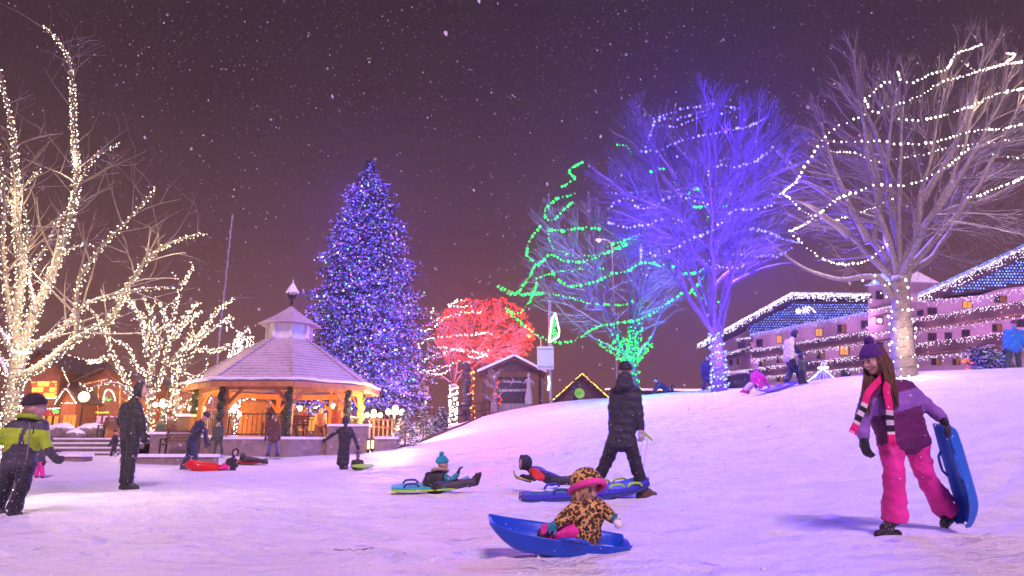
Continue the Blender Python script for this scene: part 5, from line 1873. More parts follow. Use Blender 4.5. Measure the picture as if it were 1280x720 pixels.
def hill_extras():
    rng = random.Random(70)
    # cone of blue and white lights on a mast
    Y = 55.0
    b = W(1029, 478, Y); tp = W(1029, 451, Y)
    r = empty('light_tree', b - Vector((0, 0, .4)), 'cone of blue light strings on a mast in front of the hotel', 'light tree')
    B = MB(); B.tube([b - Vector((0, 0, .4)), tp], .05, 6); B.build('mast', GALV, r)
    C = MB()
    for k in range(16):
        a = 2 * PI * k / 16; e = b + Vector((math.cos(a) * .85, math.sin(a) * .85, 0))
        for q, t, _ in along([tp, e], .1): C.octa(q + Vector((rng.gauss(0, .02), 0, 0)), .04)
    o = C.build('bulbs', L_BLUE, r); o['kind'] = 'stuff'
    C = MB()
    for k in range(10):
        a = 2 * PI * k / 10; q = tp.lerp(b, .32) + Vector((math.cos(a) * .36, math.sin(a) * .36, 0)); C.octa(q, .06)
    for s in (-1, 1):
        for q, t, _ in along(smooth_path([tp.lerp(b, .35), tp.lerp(b, .8) + Vector((s * .9, 0, 0)), b + Vector((s * 1.3, 0, .05))], .2), .14): C.octa(q, .045)
    C.build('white_bulbs', L_WHITE, r)
    lamp('cone_lamp', W(1029, 465, Y - 1.2), (.15, .12, 1), 60, .2)
    # parked car, only its snowy roof shows over the crest
    Y = 48.0
    c = W(923, 476, Y)
    r = empty('parked_car', (c.x, Y, c.z - .95), 'dark parked car with thick snow on its roof behind the blue trunk', 'car')
    o = Vector((c.x, Y, c.z - .95))
    B = MB(); prof = [(-1.9, .3), (-1.95, .75), (-1.1, .9), (-.55, 1.38), (.75, 1.42), (1.4, .95), (1.95, .85), (1.95, .3)]
    B.prism([o + Vector((x * .55, -.8, z)) for x, z in prof], (0, 3.6 * .5, 0)); bd = B.build('body', mat('dark_car_paint', (.03, .03, .045), .3, .1, 3, spec=.6), r)
    B = MB(); B.prism([o + Vector((x * .55, -.815, z)) for x, z in ((-.95, .93), (-.5, 1.32), (.7, 1.35), (1.2, .95))], (0, .012, 0)); B.build('window', GLASS, r)
    B = MB(); B.ell(o + Vector((.05, .1, 1.46)), (.75, .98, .20)); B.build('roof_snow', SNOWCAP, r, smooth=True)
    for x in (-.6, .62):
        B = MB(); B.lathe(o + Vector((x, -.8, .3)), [(.3, -.1), (.3, .1)], 16, Matrix.Rotation(PI / 2, 3, 'X')); w_ = B.build('wheel', IRON, r)
    # dark hedge with coloured mini lights, and a red lamp sculpture
    Y = 27.0
    a, b = W(1219, 462, Y), W(1262, 462, Y)
    zc = gz(a.x, Y)
    r = empty('hedge', ((a.x + b.x) / 2, Y, zc), 'dark clipped hedge with faint blue and green lights beside the man in blue', 'hedge')
    C = MB(); B = MB(); top = W(1240, 428, Y).z
    for k in range(2600):
        u = rng.random(); x = a.x + (b.x - a.x) * u
        h = (top - zc) * (.75 + .25 * math.sin(u * 7) * .4 + .1 * rng.random())
        p = Vector((x, Y + rng.uniform(-.5, .5), zc + rng.random() * h))
        e = Vector((rng.gauss(0, 1), rng.gauss(-.4, 1), rng.gauss(.2, 1))).normalized(); xx = e.orthogonal().normalized()
        C.add([p - xx * .03, p + xx * .03, p + e * .16 + xx * .02, p + e * .16 - xx * .02], [(0, 1, 2, 3)])
        if k % 14 == 0: B.octa(p + Vector((0, -.35, 0)), .02)
    C.build('foliage', NEEDLE, r)
    B.build('bulbs', glow('dim_blue_green_bulb', (.1, .2, 1), 1.2, ((0, (.08, .12, 1)), (.6, (.05, .7, .3)), (.9, (.6, .1, .8)))), r)
    Y = 40.0
    p = W(1209, 466, Y)
    r = empty('light_sculpture', p - Vector((0, 0, .5)), 'red glowing tube lamp bent like a cane below the hotel balconies', 'lamp')
    B = MB(); B.tube(smooth_path([W(1203, 452, Y), W(1208, 450, Y), W(1213, 452, Y), W(1211, 458, Y), W(1208, 468, Y)], .1), .1, 8); B.build('tube', glow('red_tube', (1, .12, .06), 3), r)
    B = MB(); B.tube([p - Vector((0, 0, .5)), p], .04, 6); B.build('post', IRON, r)
    lamp('red_tube_lamp', W(1209, 456, Y - .5), (1, .1, .05), 40, .2)


hill_extras()
# ------------------------------------------------------------------ people and sleds
SKIN = mat('skin', (.56, .34, .27), .55, .06, 12, spec=.4)
LIP = mat('lips', (.45, .14, .13), .45, .05)
EYEW = mat('eye_white', (.75, .73, .72), .3, .02)
IRIS = mat('iris', (.04, .025, .018), .25, .05)
BROW = mat('eyebrow', (.08, .045, .03), .8, .1)
TEETH = mat('teeth', (.78, .75, .70), .35, .03)
HAIR = mat('brown_hair', (.13, .065, .032), .5, .45, 3, .4, 60, stretch=(40, 40, 2))
BLONDE = mat('fair_hair', (.58, .38, .20), .55, .35, 4, .4, 60, stretch=(40, 40, 4))


def cloth(name, col, fl=.0, rough=.75, bump=.35, bs=45, var=.22):
    return mat(name, col, rough, var, 7, bump, bs, spec=.35, flecks=fl, sheen=.1)


BLACK = cloth('black_shell', (.018, .018, .024), .10, .55)
CHAR = cloth('charcoal_shell', (.035, .036, .045), .08, .6)
NAVY = cloth('navy_shell', (.022, .026, .055), .06, .55)
DARKGREY = cloth('dark_grey_shell', (.06, .058, .07), .09, .6)
JEANS = cloth('dark_denim', (.035, .045, .09), .05)
LIME = cloth('lime_shell', (.34, .56, .02), .03, .6)
PINK = cloth('hot_pink_shell', (.72, .03, .30), .0, .6)
PINKROLL = cloth('pink_fleece', (.85, .07, .35), 0, .9, .6, 60)
PLUM = cloth('plum_shell', (.12, .014, .10), .03, .6)
VIOLET = cloth('violet_shell', (.25, .115, .42), .02, .6)
PURPLEKNIT = cloth('purple_knit', (.11, .03, .26), .05, .95, .9, 90)
TEAL = cloth('turquoise_knit', (.02, .36, .46), .03, .95, .8, 80)
TEALSHELL = cloth('teal_shell', (.03, .26, .34), .03, .7)
TAN = cloth('tan_fleece', (.40, .30, .20), .03, .95, .6)
REDSHELL = cloth('red_shell', (.62, .03, .03), 0, .6)
WHITESHELL = cloth('white_shell', (.66, .62, .60), 0, .6)
PALEPINK = cloth('pale_pink_shell', (.62, .46, .54), 0, .6)
MAGENTA = cloth('magenta_shell', (.60, .02, .36), 0, .6)
BLUESHELL = cloth('bright_blue_shell', (.02, .20, .62), .02, .6)
BROWNCOAT = cloth('brown_coat', (.10, .04, .03), .02, .7)
OLIVE = cloth('olive_shell', (.06, .075, .05), .04, .7)
ORANGECOAT = cloth('orange_coat', (.50, .14, .05), 0, .7)
LILAC = cloth('lilac_shirt', (.36, .27, .42), 0, .7)
GLOVEW = cloth('white_glove', (.55, .52, .54), 0, .8)
BOOT = cloth('black_boot', (.02, .02, .022), .12, .5)
BROWNBOOT = cloth('brown_boot', (.10, .07, .05), .06, .6)
REDBOOT = cloth('red_boot', (.5, .02, .06), .1, .5)
LILACPANTS = cloth('purple_jeans', (.11, .08, .20), .03, .7)


def leopard():
    m, nt, b, out = _base('leopard_fleece')
    N, L = nt.nodes, nt.links
    tc = N.new('ShaderNodeTexCoord')
    nz = N.new('ShaderNodeTexNoise'); nz.inputs['Scale'].default_value = 26; L.new(tc.outputs['Object'], nz.inputs['Vector'])
    mx = N.new('ShaderNodeMixRGB'); mx.inputs['Fac'].default_value = .035; L.new(tc.outputs['Object'], mx.inputs['Color1']); L.new(nz.outputs['Color'], mx.inputs['Color2'])
    vo = N.new('ShaderNodeTexVoronoi'); vo.inputs['Scale'].default_value = 44; vo.inputs['Randomness'].default_value = .8; L.new(mx.outputs['Color'], vo.inputs['Vector'])
    cr = N.new('ShaderNodeValToRGB'); cr.color_ramp.interpolation = 'EASE'
    e = cr.color_ramp.elements
    e[0].position = 0; e[0].color = (.20, .085, .015, 1); e[1].position = .25; e[1].color = (.16, .07, .012, 1)
    for p, c in ((.33, (.014, .008, .005)), (.50, (.014, .008, .005)), (.58, (.62, .38, .10)), (.9, (.72, .50, .18))):
        q = e.new(p); q.color = (*c, 1)
    L.new(vo.outputs['Distance'], cr.inputs['Fac']); L.new(cr.outputs['Color'], b.inputs['Base Color'])
    # break the rings
    b.inputs['Roughness'].default_value = .85
    n2 = N.new('ShaderNodeTexNoise'); n2.inputs['Scale'].default_value = 60; L.new(tc.outputs['Object'], n2.inputs['Vector'])
    bp = N.new('ShaderNodeBump'); bp.inputs['Strength'].default_value = .5; bp.inputs['Distance'].default_value = .01; L.new(n2.outputs['Fac'], bp.inputs['Height']); L.new(bp.outputs['Normal'], b.inputs['Normal'])
    return m


LEOPARD = leopard()


def folds(amp, f, seed=0):
    o = Vector((seed, seed * 2.3, 0))

    def fn(c, n):
        return amp * (noise.noise(Vector((c.x * f, c.y * f, c.z * f * 1.7)) + o) + .5 * noise.noise(Vector((c.x * f * 2.6, c.y * f * 2.6, c.z * f * 4.0)) + o))
    return fn


def fingers(B, wr, d, pn, s=1.0, curl=.5, side=1):
    """hand growing from the wrist along d, palm facing pn; thumb on the given side"""
    d = Vector(d).normalized(); pn = Vector(pn); pn = (pn - d * pn.dot(d)).normalized()
    x = d.cross(pn) * side
    B.cap(wr, .034 * s, wr + d * .03 * s, .036 * s)
    for o in (-.026, 0, .026):
        B.cap(wr + d * .03 * s + x * o * s * .8, .022 * s, wr + d * .095 * s + x * o * s, .019 * s)
    for i, (o, ln) in enumerate(((-.036, .062), (-.012, .078), (.013, .074), (.036, .064))):
        p = wr + d * .095 * s + x * o * s
        v = (d * math.cos(curl * .6) + pn * math.sin(curl * .6) + x * o * 1.5).normalized()
        q = p + v * ln * .55 * s
        v2 = (d * math.cos(curl * 1.9) + pn * math.sin(curl * 1.9) + x * o).normalized()
        e = q + v2 * ln * .55 * s
        B.cap(p, .0125 * s, q, .0115 * s, 8); B.cap(q, .0115 * s, e, .0095 * s, 8)
    p = wr + d * .035 * s - x * .03 * s
    q = p + (d * .55 - x * .7 + pn * .35).normalized() * .045 * s
    e = q + (d * .85 - x * .2 + pn * .5).normalized() * .038 * s
    B.cap(p, .017 * s, q, .014 * s, 8); B.cap(q, .014 * s, e, .011 * s, 8)


def person(label, Y, J, k=1.0, face=(0, -1, 0), jk=BLACK, pt=BLACK, gl=BLACK, bt=BOOT, hat=None, hatm=BLACK, pick=None, hem=.08, bulk=1.0, hs=None, vox=.022,
           hair=None, flare=0.0, up=None, quilt=None, group=None, curl=.6, legs=True, foot=True, amp=.017, collar=True, hooddown=False, detail=False, ptpick=None, sleeve=1.0, legbulk=1.0, z0=None, hoodopen=52):
    hs = hs or (k ** .45)
    P = {}
    for n, v in J.items():
        P[n] = W(v[0], v[1], Y + (v[2] if len(v) > 2 else 0))
    head = P['head']
    f = Vector(face).normalized()
    shm = (P['shA'] + P['shB']) / 2
    hpm = (P['hipA'] + P['hipB']) / 2
    u = Vector(up) if up else (Vector((0, 0, 1)) * .8 + (head - shm).normalized() * .5)
    u = (u - f * u.dot(f)).normalized()
    s = f.cross(u).normalized()
    M = Matrix((s, f, u)).transposed()
    feet = [P[n] for n in ('anA', 'anB') if n in P]
    loc = (sum(feet, Vector()) / len(feet)) if feet else hpm.copy()
    loc.z = gz(loc.x, loc.y) if z0 is None else z0
    neck = P.get('neck', shm.lerp(head, .35))
    B = MB()

    def hp(x, y, z): return head + M @ (Vector((x, y, z)) * hs)
    # ---- body: one continuous surface with face, neck, trunk, limbs and hands
    B.ell(hp(0, 0, .02), tuple(q * hs for q in (.074, .094, .098)), M)
    B.ell(hp(0, .02, -.04), tuple(q * hs for q in (.061, .074, .082)), M)
    B.ell(hp(0, .062, -.094), tuple(q * hs for q in (.030, .026, .026)), M)
    B.cap(hp(0, .090, .012), .009 * hs, hp(0, .110, -.026), .0135 * hs)
    for q in (-1, 1):
        B.ell(hp(q * .036, .058, -.032), tuple(v * hs for v in (.028, .030, .030)), M)
        B.ell(hp(q * .076, -.005, -.01), tuple(v * hs for v in (.012, .024, .034)), M)
        B.ell(hp(q * .013, .103, -.030), tuple(v * hs for v in (.009, .009, .008)), M)
    B.cap(hp(-.036, .080, .034), .013 * hs, hp(.036, .080, .034), .013 * hs)
    B.cap(head - u * .05 * hs, .048 * hs, neck, .048 * k)
    B.cap(neck, .046 * k, shm, .05 * k)
    B.cap(P['shA'], .06 * k, P['shB'], .06 * k)
    B.cap(shm.lerp(hpm, .12), .075 * k, hpm, .08 * k)
    B.cap(P['hipA'], .075 * k, P['hipB'], .075 * k)
    limbs = []
    for a in 'AB':
        sh, hi = P['sh' + a], P['hip' + a]
        if 'el' + a in P:
            el = P['el' + a]; wr = P.get('wr' + a)
            B.cap(sh, .05 * k, el, .04 * k)
            if wr is not None: B.cap(el, .04 * k, wr, .028 * k)
        if 'kn' + a in P:
            kn = P['kn' + a]; an = P.get('an' + a)
            B.cap(hi, .075 * k, kn, .055 * k)
            if an is not None: B.cap(kn, .055 * k, an, .04 * k)
    me = remesh(B, vox * .5 if detail else vox, 4 if detail else 3, None, [SKIN], None, 'person')
    root = link('person', me, None, True, loc)
    tag(root, label, 'person', group)
    # ---- eyes, brows, mouth
    if detail or vox < .016:
        for q in (-1, 1):
            E = MB(); E.ell(hp(q * .031, .0800, .006), tuple(v * hs for v in (.0155, .012, .0085)), M, 12, 8)
            e = E.build('eye', EYEW, root, smooth=True)
            E = MB(); E.ell(hp(q * .031 + (-.003), .0885, .0055), tuple(v * hs for v in (.0075, .005, .0075)), M, 10, 6); E.build('iris', IRIS, e, smooth=True)
            E = MB(); E.tube([hp(q * .017, .0925, .015), hp(q * .031, .0935, .0175), hp(q * .046, .084, .010)], [.003 * hs, .0035 * hs, .003 * hs], 6); E.build('eyelid', BROW, e)
            E = MB(); E.tube([hp(q * .014, .093, .031), hp(q * .031, .093, .037), hp(q * .049, .080, .031)], [.004 * hs, .005 * hs, .003 * hs], 6); E.build('eyebrow', BROW, root)
        E = MB(); E.tube([hp(-.029, .072, -.055), hp(-.014, .086, -.063), hp(0, .090, -.065), hp(.014, .086, -.063), hp(.029, .072, -.055)], [.003 * hs, .0065 * hs, .0075 * hs, .0065 * hs, .003 * hs], 8)
        E.build('mouth', LIP, root, smooth=True)
        if detail:
            E = MB(); E.tube([hp(-.020, .0845, -.0565), hp(0, .0945, -.060), hp(.020, .0845, -.0565)], [.002 * hs, .0042 * hs, .002 * hs], 6); E.build('teeth', TEETH, root)
    # ---- trousers
    if legs:
        T = MB()
        T.cap(P['hipA'], .115 * k * bulk, P['hipB'], .115 * k * bulk)
        T.cap(hpm, .125 * k * bulk, hpm.lerp(shm, .18), .12 * k * bulk)
        for a in 'AB':
            if 'kn' + a not in P: continue
            hi, kn, an = P['hip' + a], P['kn' + a], P.get('an' + a)
            T.cap(hi, .112 * k * bulk, kn, .085 * k * bulk * legbulk)
            if an is not None:
                T.cap(kn, .085 * k * bulk * legbulk, kn.lerp(an, .55), (.078 * legbulk + flare * .5) * k * bulk); T.tube([kn.lerp(an, .45), kn.lerp(an, .75), an + (an - kn).normalized() * .005], [(.078 * legbulk + flare * .4) * k * bulk, (.080 * legbulk + flare * .8) * k * bulk, (.082 * legbulk + flare) * k * bulk], 16)
        m_ = pt if isinstance(pt, (list, tuple)) else [pt]
        link('trousers', remesh(T, vox, 4, folds(amp * k, 9, 3), m_, ptpick, 'trousers'), root)
    # ---- boots
    if foot:
        for a in 'AB':
            if 'an' + a not in P: continue
            an = P['an' + a]; kn = P['kn' + a]
            toe = P.get('toe' + a)
            if toe is None:
                toe = an + Vector((f.x, f.y, 0)).normalized() * .17 * k + Vector((0, 0, -.05 * k))
            v = (toe - an); v.z = 0
            v = v.normalized() if v.length > .01 else Vector((0, -1, 0))
            heel = P.get('heel' + a, an - v * .05 * k + Vector((0, 0, -.055 * k)))
            T = MB(); T.cap(an + (kn - an).normalized() * .10 * k, .062 * k, an, .058 * k); T.cap(heel, .048 * k, toe, .042 * k); T.cap(an, .05 * k, toe.lerp(an, .4), .05 * k)
            dn = Vector((0, 0, -.012 * k))
            T.cap(heel + dn, .046 * k, toe + dn, .042 * k)
            bo = link('boot', remesh(T, vox * .7, 2, None, [bt], None, 'boot'), root)
            if detail:
                S_ = MB(); zz = min(heel.z, toe.z)
                S_.cap(heel + Vector((0, 0, -.036 * k)), .024 * k, toe + Vector((0, 0, -.030 * k)) + v * .01, .022 * k); link('sole', remesh(S_, .008, 1, None, [GLOVEW], None, 'sole'), bo)
    # ---- jacket
    T = MB()
    dn = (hpm - shm).normalized()
    n = 6
    for i in range(n + 1):
        t = i / n
        a, b = P['shA'].lerp(P['hipA'], t), P['shB'].lerp(P['hipB'], t)
        r = (.085, .115, .13, .128, .125, .128, .132)[i] * k * bulk
        ins = min(.5, .03 * k / max((a - b).length, .05)) if i else 0
        T.cap(a.lerp(b, ins), r, b.lerp(a, ins), r)
    if hem: T.cap(P['hipA'] + dn * hem * k, .128 * k * bulk, P['hipB'] + dn * hem * k, .128 * k * bulk)
    if hem > .25:
        for t in (.35, .7): T.cap(P['hipA'] + dn * hem * k * t, .13 * k * bulk, P['hipB'] + dn * hem * k * t, .13 * k * bulk)
    T.cap(shm, .10 * k, neck.lerp(head, .12), .068 * k if collar else .05 * k)
    if hooddown:
        bk = shm - f * .10 * k + Vector((0, 0, .05 * k)); T.ell(bk, (.15 * k, .10 * k, .11 * k), M)
    for a in 'AB':
        if 'el' + a not in P: continue
        sh, el, wr = P['sh' + a], P['el' + a], P.get('wr' + a)
        T.cap(sh, .082 * k * bulk * sleeve, el, .066 * k * bulk * sleeve)
        if wr is not None: T.cap(el, .066 * k * bulk * sleeve, el.lerp(wr, .92), .054 * k * bulk * sleeve)
    fo = folds(amp * k, 8, 1)
    if quilt:
        ax = dn
        def dd(c, nn): return fo(c, nn) * .7 + quilt[1] * (abs(math.sin((c - shm).dot(ax) * PI / quilt[0])) ** .6 - .6)
    else: dd = fo
    m_ = jk if isinstance(jk, (list, tuple)) else [jk]
    jo = link('jacket', remesh(T, vox * .8, 4, dd, m_, (lambda c, nn: pick(c, P)) if pick else None, 'jacket'), root)
    # ---- gloves
    for a in 'AB':
        if 'wr' + a not in P: continue
        wr, el = P['wr' + a], P['el' + a]
        d = (P['ha' + a] - wr) if 'ha' + a in P else (wr - el)
        T = MB(); T.cap(wr - d.normalized() * .035 * k, .042 * k, wr, .040 * k)
        fingers(T, wr, d, J.get('pn' + a, (f.x, f.y, -.2)), 1.12 * k ** .8, curl, 1 if a == 'A' else -1)
        link('glove', remesh(T, min(vox * .45, .009) if vox < .03 else .012, 2, None, [gl], None, 'glove'), root)
    # ---- headwear
    if hat in ('beanie', 'pompom'):
        T = MB(); prof = []
        for i in range(9):
            t = i / 8 * PI / 2
            prof.append((.098 * math.cos(t) ** .8 * hs if i < 8 else .004, (.036 + .112 * math.sin(t)) * hs))
        inner = [(max(r - .012 * hs, .002), h - .012 * hs) for r, h in reversed(prof)]
        Ms = M @ Matrix.Diagonal((.93, 1.12, 1.0)) @ Matrix.Rotation(.16, 3, 'X')
        T.lathe(head, prof + inner, 24, Ms, True)
        me = T.mesh('hat', [hatm], True); fix_normals(me); ho = link('hat', me, root)
        T = MB(); ring = [(.0955 * hs + .009 * hs * math.cos(a), (.050 + .026 * math.sin(a)) * hs) for a in np.linspace(0, 2 * PI, 9)[:-1]]
        T.lathe(head, ring, 24, Ms, True); me = T.mesh('brim', [hatm], True); fix_normals(me); link('brim', me, ho)
        if hat == 'pompom':
            T = MB(); T.ell(head + Ms @ Vector((0, 0, .172 * hs)), (.042 * hs,) * 3)
            link('pompom', remesh(T, .008, 0, lambda c, nn: noise.noise(c * 70) * .012, [hatm], None, 'pompom'), ho)
    elif hat in ('hood', 'helmet', 'fur_hood'):
        T = MB(); o, inn = [], []
        th0 = math.radians(hoodopen)
        for i in range(11):
            t = th0 + (PI - .03 - th0) * i / 10
            o.append((.122 * math.sin(t) * hs, .128 * math.cos(t) * hs)); inn.append((.108 * math.sin(t) * hs, .114 * math.cos(t) * hs))
        # lathe axis along the face direction
        A = Matrix((s, u, f)).transposed() @ Matrix.Diagonal((.93, 1.14, 1.0))
        c0 = head + M @ Vector((0, -.012, .012)) * hs
        T.lathe(c0, o + inn[::-1], 24, A, True)
        me = T.mesh('hood', hatm if isinstance(hatm, list) else [hatm], True); fix_normals(me)
        for v in me.vertices:
            v.co += v.normal * noise.noise(v.co * 14) * .008 * hs
        ho = link('hood', me, root)
        rim = [(.105 * hs + .017 * hs * math.cos(a), .128 * math.cos(th0) * hs + .017 * hs * math.sin(a)) for a in np.linspace(0, 2 * PI, 9)[:-1]]
        if hat != 'helmet':
            T = MB(); T.lathe(c0, rim, 24, A, True); me = T.mesh('rim', [TAN if hat == 'fur_hood' else (hatm if not isinstance(hatm, list) else hatm[0])], True); fix_normals(me); link('rim', me, ho)
    elif hat == 'flat_hat':
        T = MB(); T.lathe(head, [(.20 * hs, .075 * hs), (.20 * hs, .09 * hs), (.10 * hs, .10 * hs), (.085 * hs, .17 * hs), (.01, .18 * hs)], 20, M); link('hat', T.mesh('hat', [hatm], True), root)
    return root, P, M, hs


def tub_sled(name, label, m, bow, stern, upv, width, depth, cat='sled', group=None, handles=True, flat=.55, lift=1.0):
    """moulded plastic toboggan; bow and stern are the rim ends"""
    bow, stern = Vector(bow), Vector(stern)
    ax = bow - stern; L = ax.length; ax.normalize()
    upv = Vector(upv); upv = (upv - ax * upv.dot(ax)).normalized()
    yv = upv.cross(ax).normalized()
    vs, fs = [], []
    N, K = 30, 13
    for i in range(N + 1):
        t = i / N
        hw = width / 2 * (min(1, (t + .01) / .28) ** .5 * .42 + .58) * (1 - .42 * max(0, (t - .55) / .45) ** 2)
        e = max(0, (t - .74) / .26)
        e2 = max(0, (.10 - t) / .10)
        zb = -depth * (1 - e ** 1.9 * .97) * (1 - e2 ** 2 * .92)
        rim = .012 * math.sin(t * PI) * -1 + lift * .05 * e ** 2
        for j in range(K):
            v = j / (K - 1) * 2 - 1
            a = abs(v)
            if a > .9: y = hw * (1 + (a - .9) * .9) * (1 if v > 0 else -1); z = rim - (a - .9) * .25 * .2
            elif a > flat: q = (a - flat) / (.9 - flat); y = hw * (.80 + .20 * q ** .8) * (1 if v > 0 else -1); z = zb + (rim - zb) * q ** 1.3
            else: y = hw * .80 * v / flat; z = zb + .012 * (1 if abs(v) < .18 else 0)
            vs.append(stern + ax * (L * t) + yv * y + upv * z)
    for i in range(N):
        for j in range(K - 1):
            q = i * K + j
            fs.append((q, q + 1, q + K + 1, q + K))
    B = MB(); B.add(vs, fs)
    me = B.mesh('src', [m], True)
    o = bpy.data.objects.new('tmp', me); COL.objects.link(o)
    sd = o.modifiers.new('s', 'SOLIDIFY'); sd.thickness = .012; sd.offset = 0
    sb = o.modifiers.new('b', 'SUBSURF'); sb.levels = 1; sb.render_levels = 1
    dg = bpy.context.evaluated_depsgraph_get(); out = bpy.data.meshes.new_from_object(o.evaluated_get(dg)); bpy.data.objects.remove(o)
    out.name = 'hull'
    out.polygons.foreach_set('use_smooth', [True] * len(out.polygons))
    c = (bow + stern) / 2 - upv * depth
    r = link(name, out, None, True, c)
    tag(r, label, cat, group)
    if handles:
        for q in (-1, 1):
            T = MB(); p = stern + ax * L * .42 + yv * q * width * .5
            T.tube(smooth_path([p - ax * .10 - upv * .02, p - ax * .06 + yv * q * .035, p + ax * .06 + yv * q * .035, p + ax * .10 - upv * .02], .03), .011, 8)
            T.build('handle', m, r, smooth=True)
    return r


def board_sled(name, label, mt, mb, bow, stern, upv, width, th, group=None, handles=None, strap=None):
    """foam slab sled with a curled bow"""
    bow, stern = Vector(bow), Vector(stern)
    ax = bow - stern; L = ax.length; ax.normalize()
    upv = Vector(upv); upv = (upv - ax * upv.dot(ax)).normalized(); yv = upv.cross(ax).normalized()
    c = (bow + stern) / 2
    r = empty(name, c, label, 'sled', group)
    for part, m, z0, z1, grow in (('deck', mt, .004, th * .6, 0), ('base', mb, -th * .4, .0, .02)):
        vs, fs = [], []; N = 16
        for i in range(N + 1):
            t = i / N
            hw = width / 2 * min(1, (math.sin(PI * min(max(t * .92 + .04, 0), 1)) ** .35)) + grow
            k = max(0, (t - .75) / .25) ** 2 * .09
            for z, y in ((z0, -hw), (z1, -hw * .97), (z1, hw * .97), (z0, hw)):
                vs.append(stern + ax * L * t + yv * y + upv * (z + k))
        for i in range(N):
            for j in range(4):
                a = i * 4 + j; b = i * 4 + (j + 1) % 4
                fs.append((a, b, b + 4, a + 4))
        fs += [(3, 2, 1, 0), tuple(N * 4 + j for j in range(4))]
        B = MB(); B.add(vs, fs); o = B.build(part, m, r); fix_normals(o.data)
    for t, q, m in handles or ():
        p = stern + ax * L * t + yv * q * width * .40 + upv * th * .6
        T = MB(); T.tube(smooth_path([p - ax * .11, p - ax * .07 + upv * .045, p + ax * .07 + upv * .045, p + ax * .11], .03), .016, 8); T.build('handle', m, r, smooth=True)
    return r


def saucer(name, label, m, c, up, rad, depth=.10):
    up = Vector(up).normalized(); x = up.orthogonal().normalized(); y = up.cross(x)
    M = Matrix((x, y, up)).transposed()
    B = MB()
    prof = [(.02, 0), (rad * .5, .012), (rad * .8, depth * .45), (rad, depth), (rad * 1.05, depth), (rad * .84, depth * .40), (rad * .5, -.004), (.02, -.016)]
    B.lathe(c, prof, 28, M, True)
    me = B.mesh('saucer', [m], True); fix_normals(me)
    r = link(name, me, None, True, c)
    return tag(r, label, 'sled')


def plastic(name, col, rough=.32):
    return mat(name, col, rough, .10, 4, .12, 25, spec=.5)


BLUEPL = plastic('blue_plastic', (.012, .09, .62))
BLUEPL2 = plastic('royal_blue_plastic', (.02, .16, .62), .28)
INDIGO = plastic('indigo_foam', (.05, .05, .52), .45)
NAVYPL = plastic('navy_foam', (.03, .06, .22), .5)
LIMEPL = plastic('lime_plastic', (.38, .75, .03))
TEALFOAM = plastic('turquoise_foam', (.03, .42, .42), .5)
REDPL = plastic('red_plastic', (.62, .02, .02), .3)
PURPLEPL = plastic('violet_board', (.13, .09, .46), .4)
YELLOWPL = plastic('yellow_foam', (.55, .38, .04), .5)


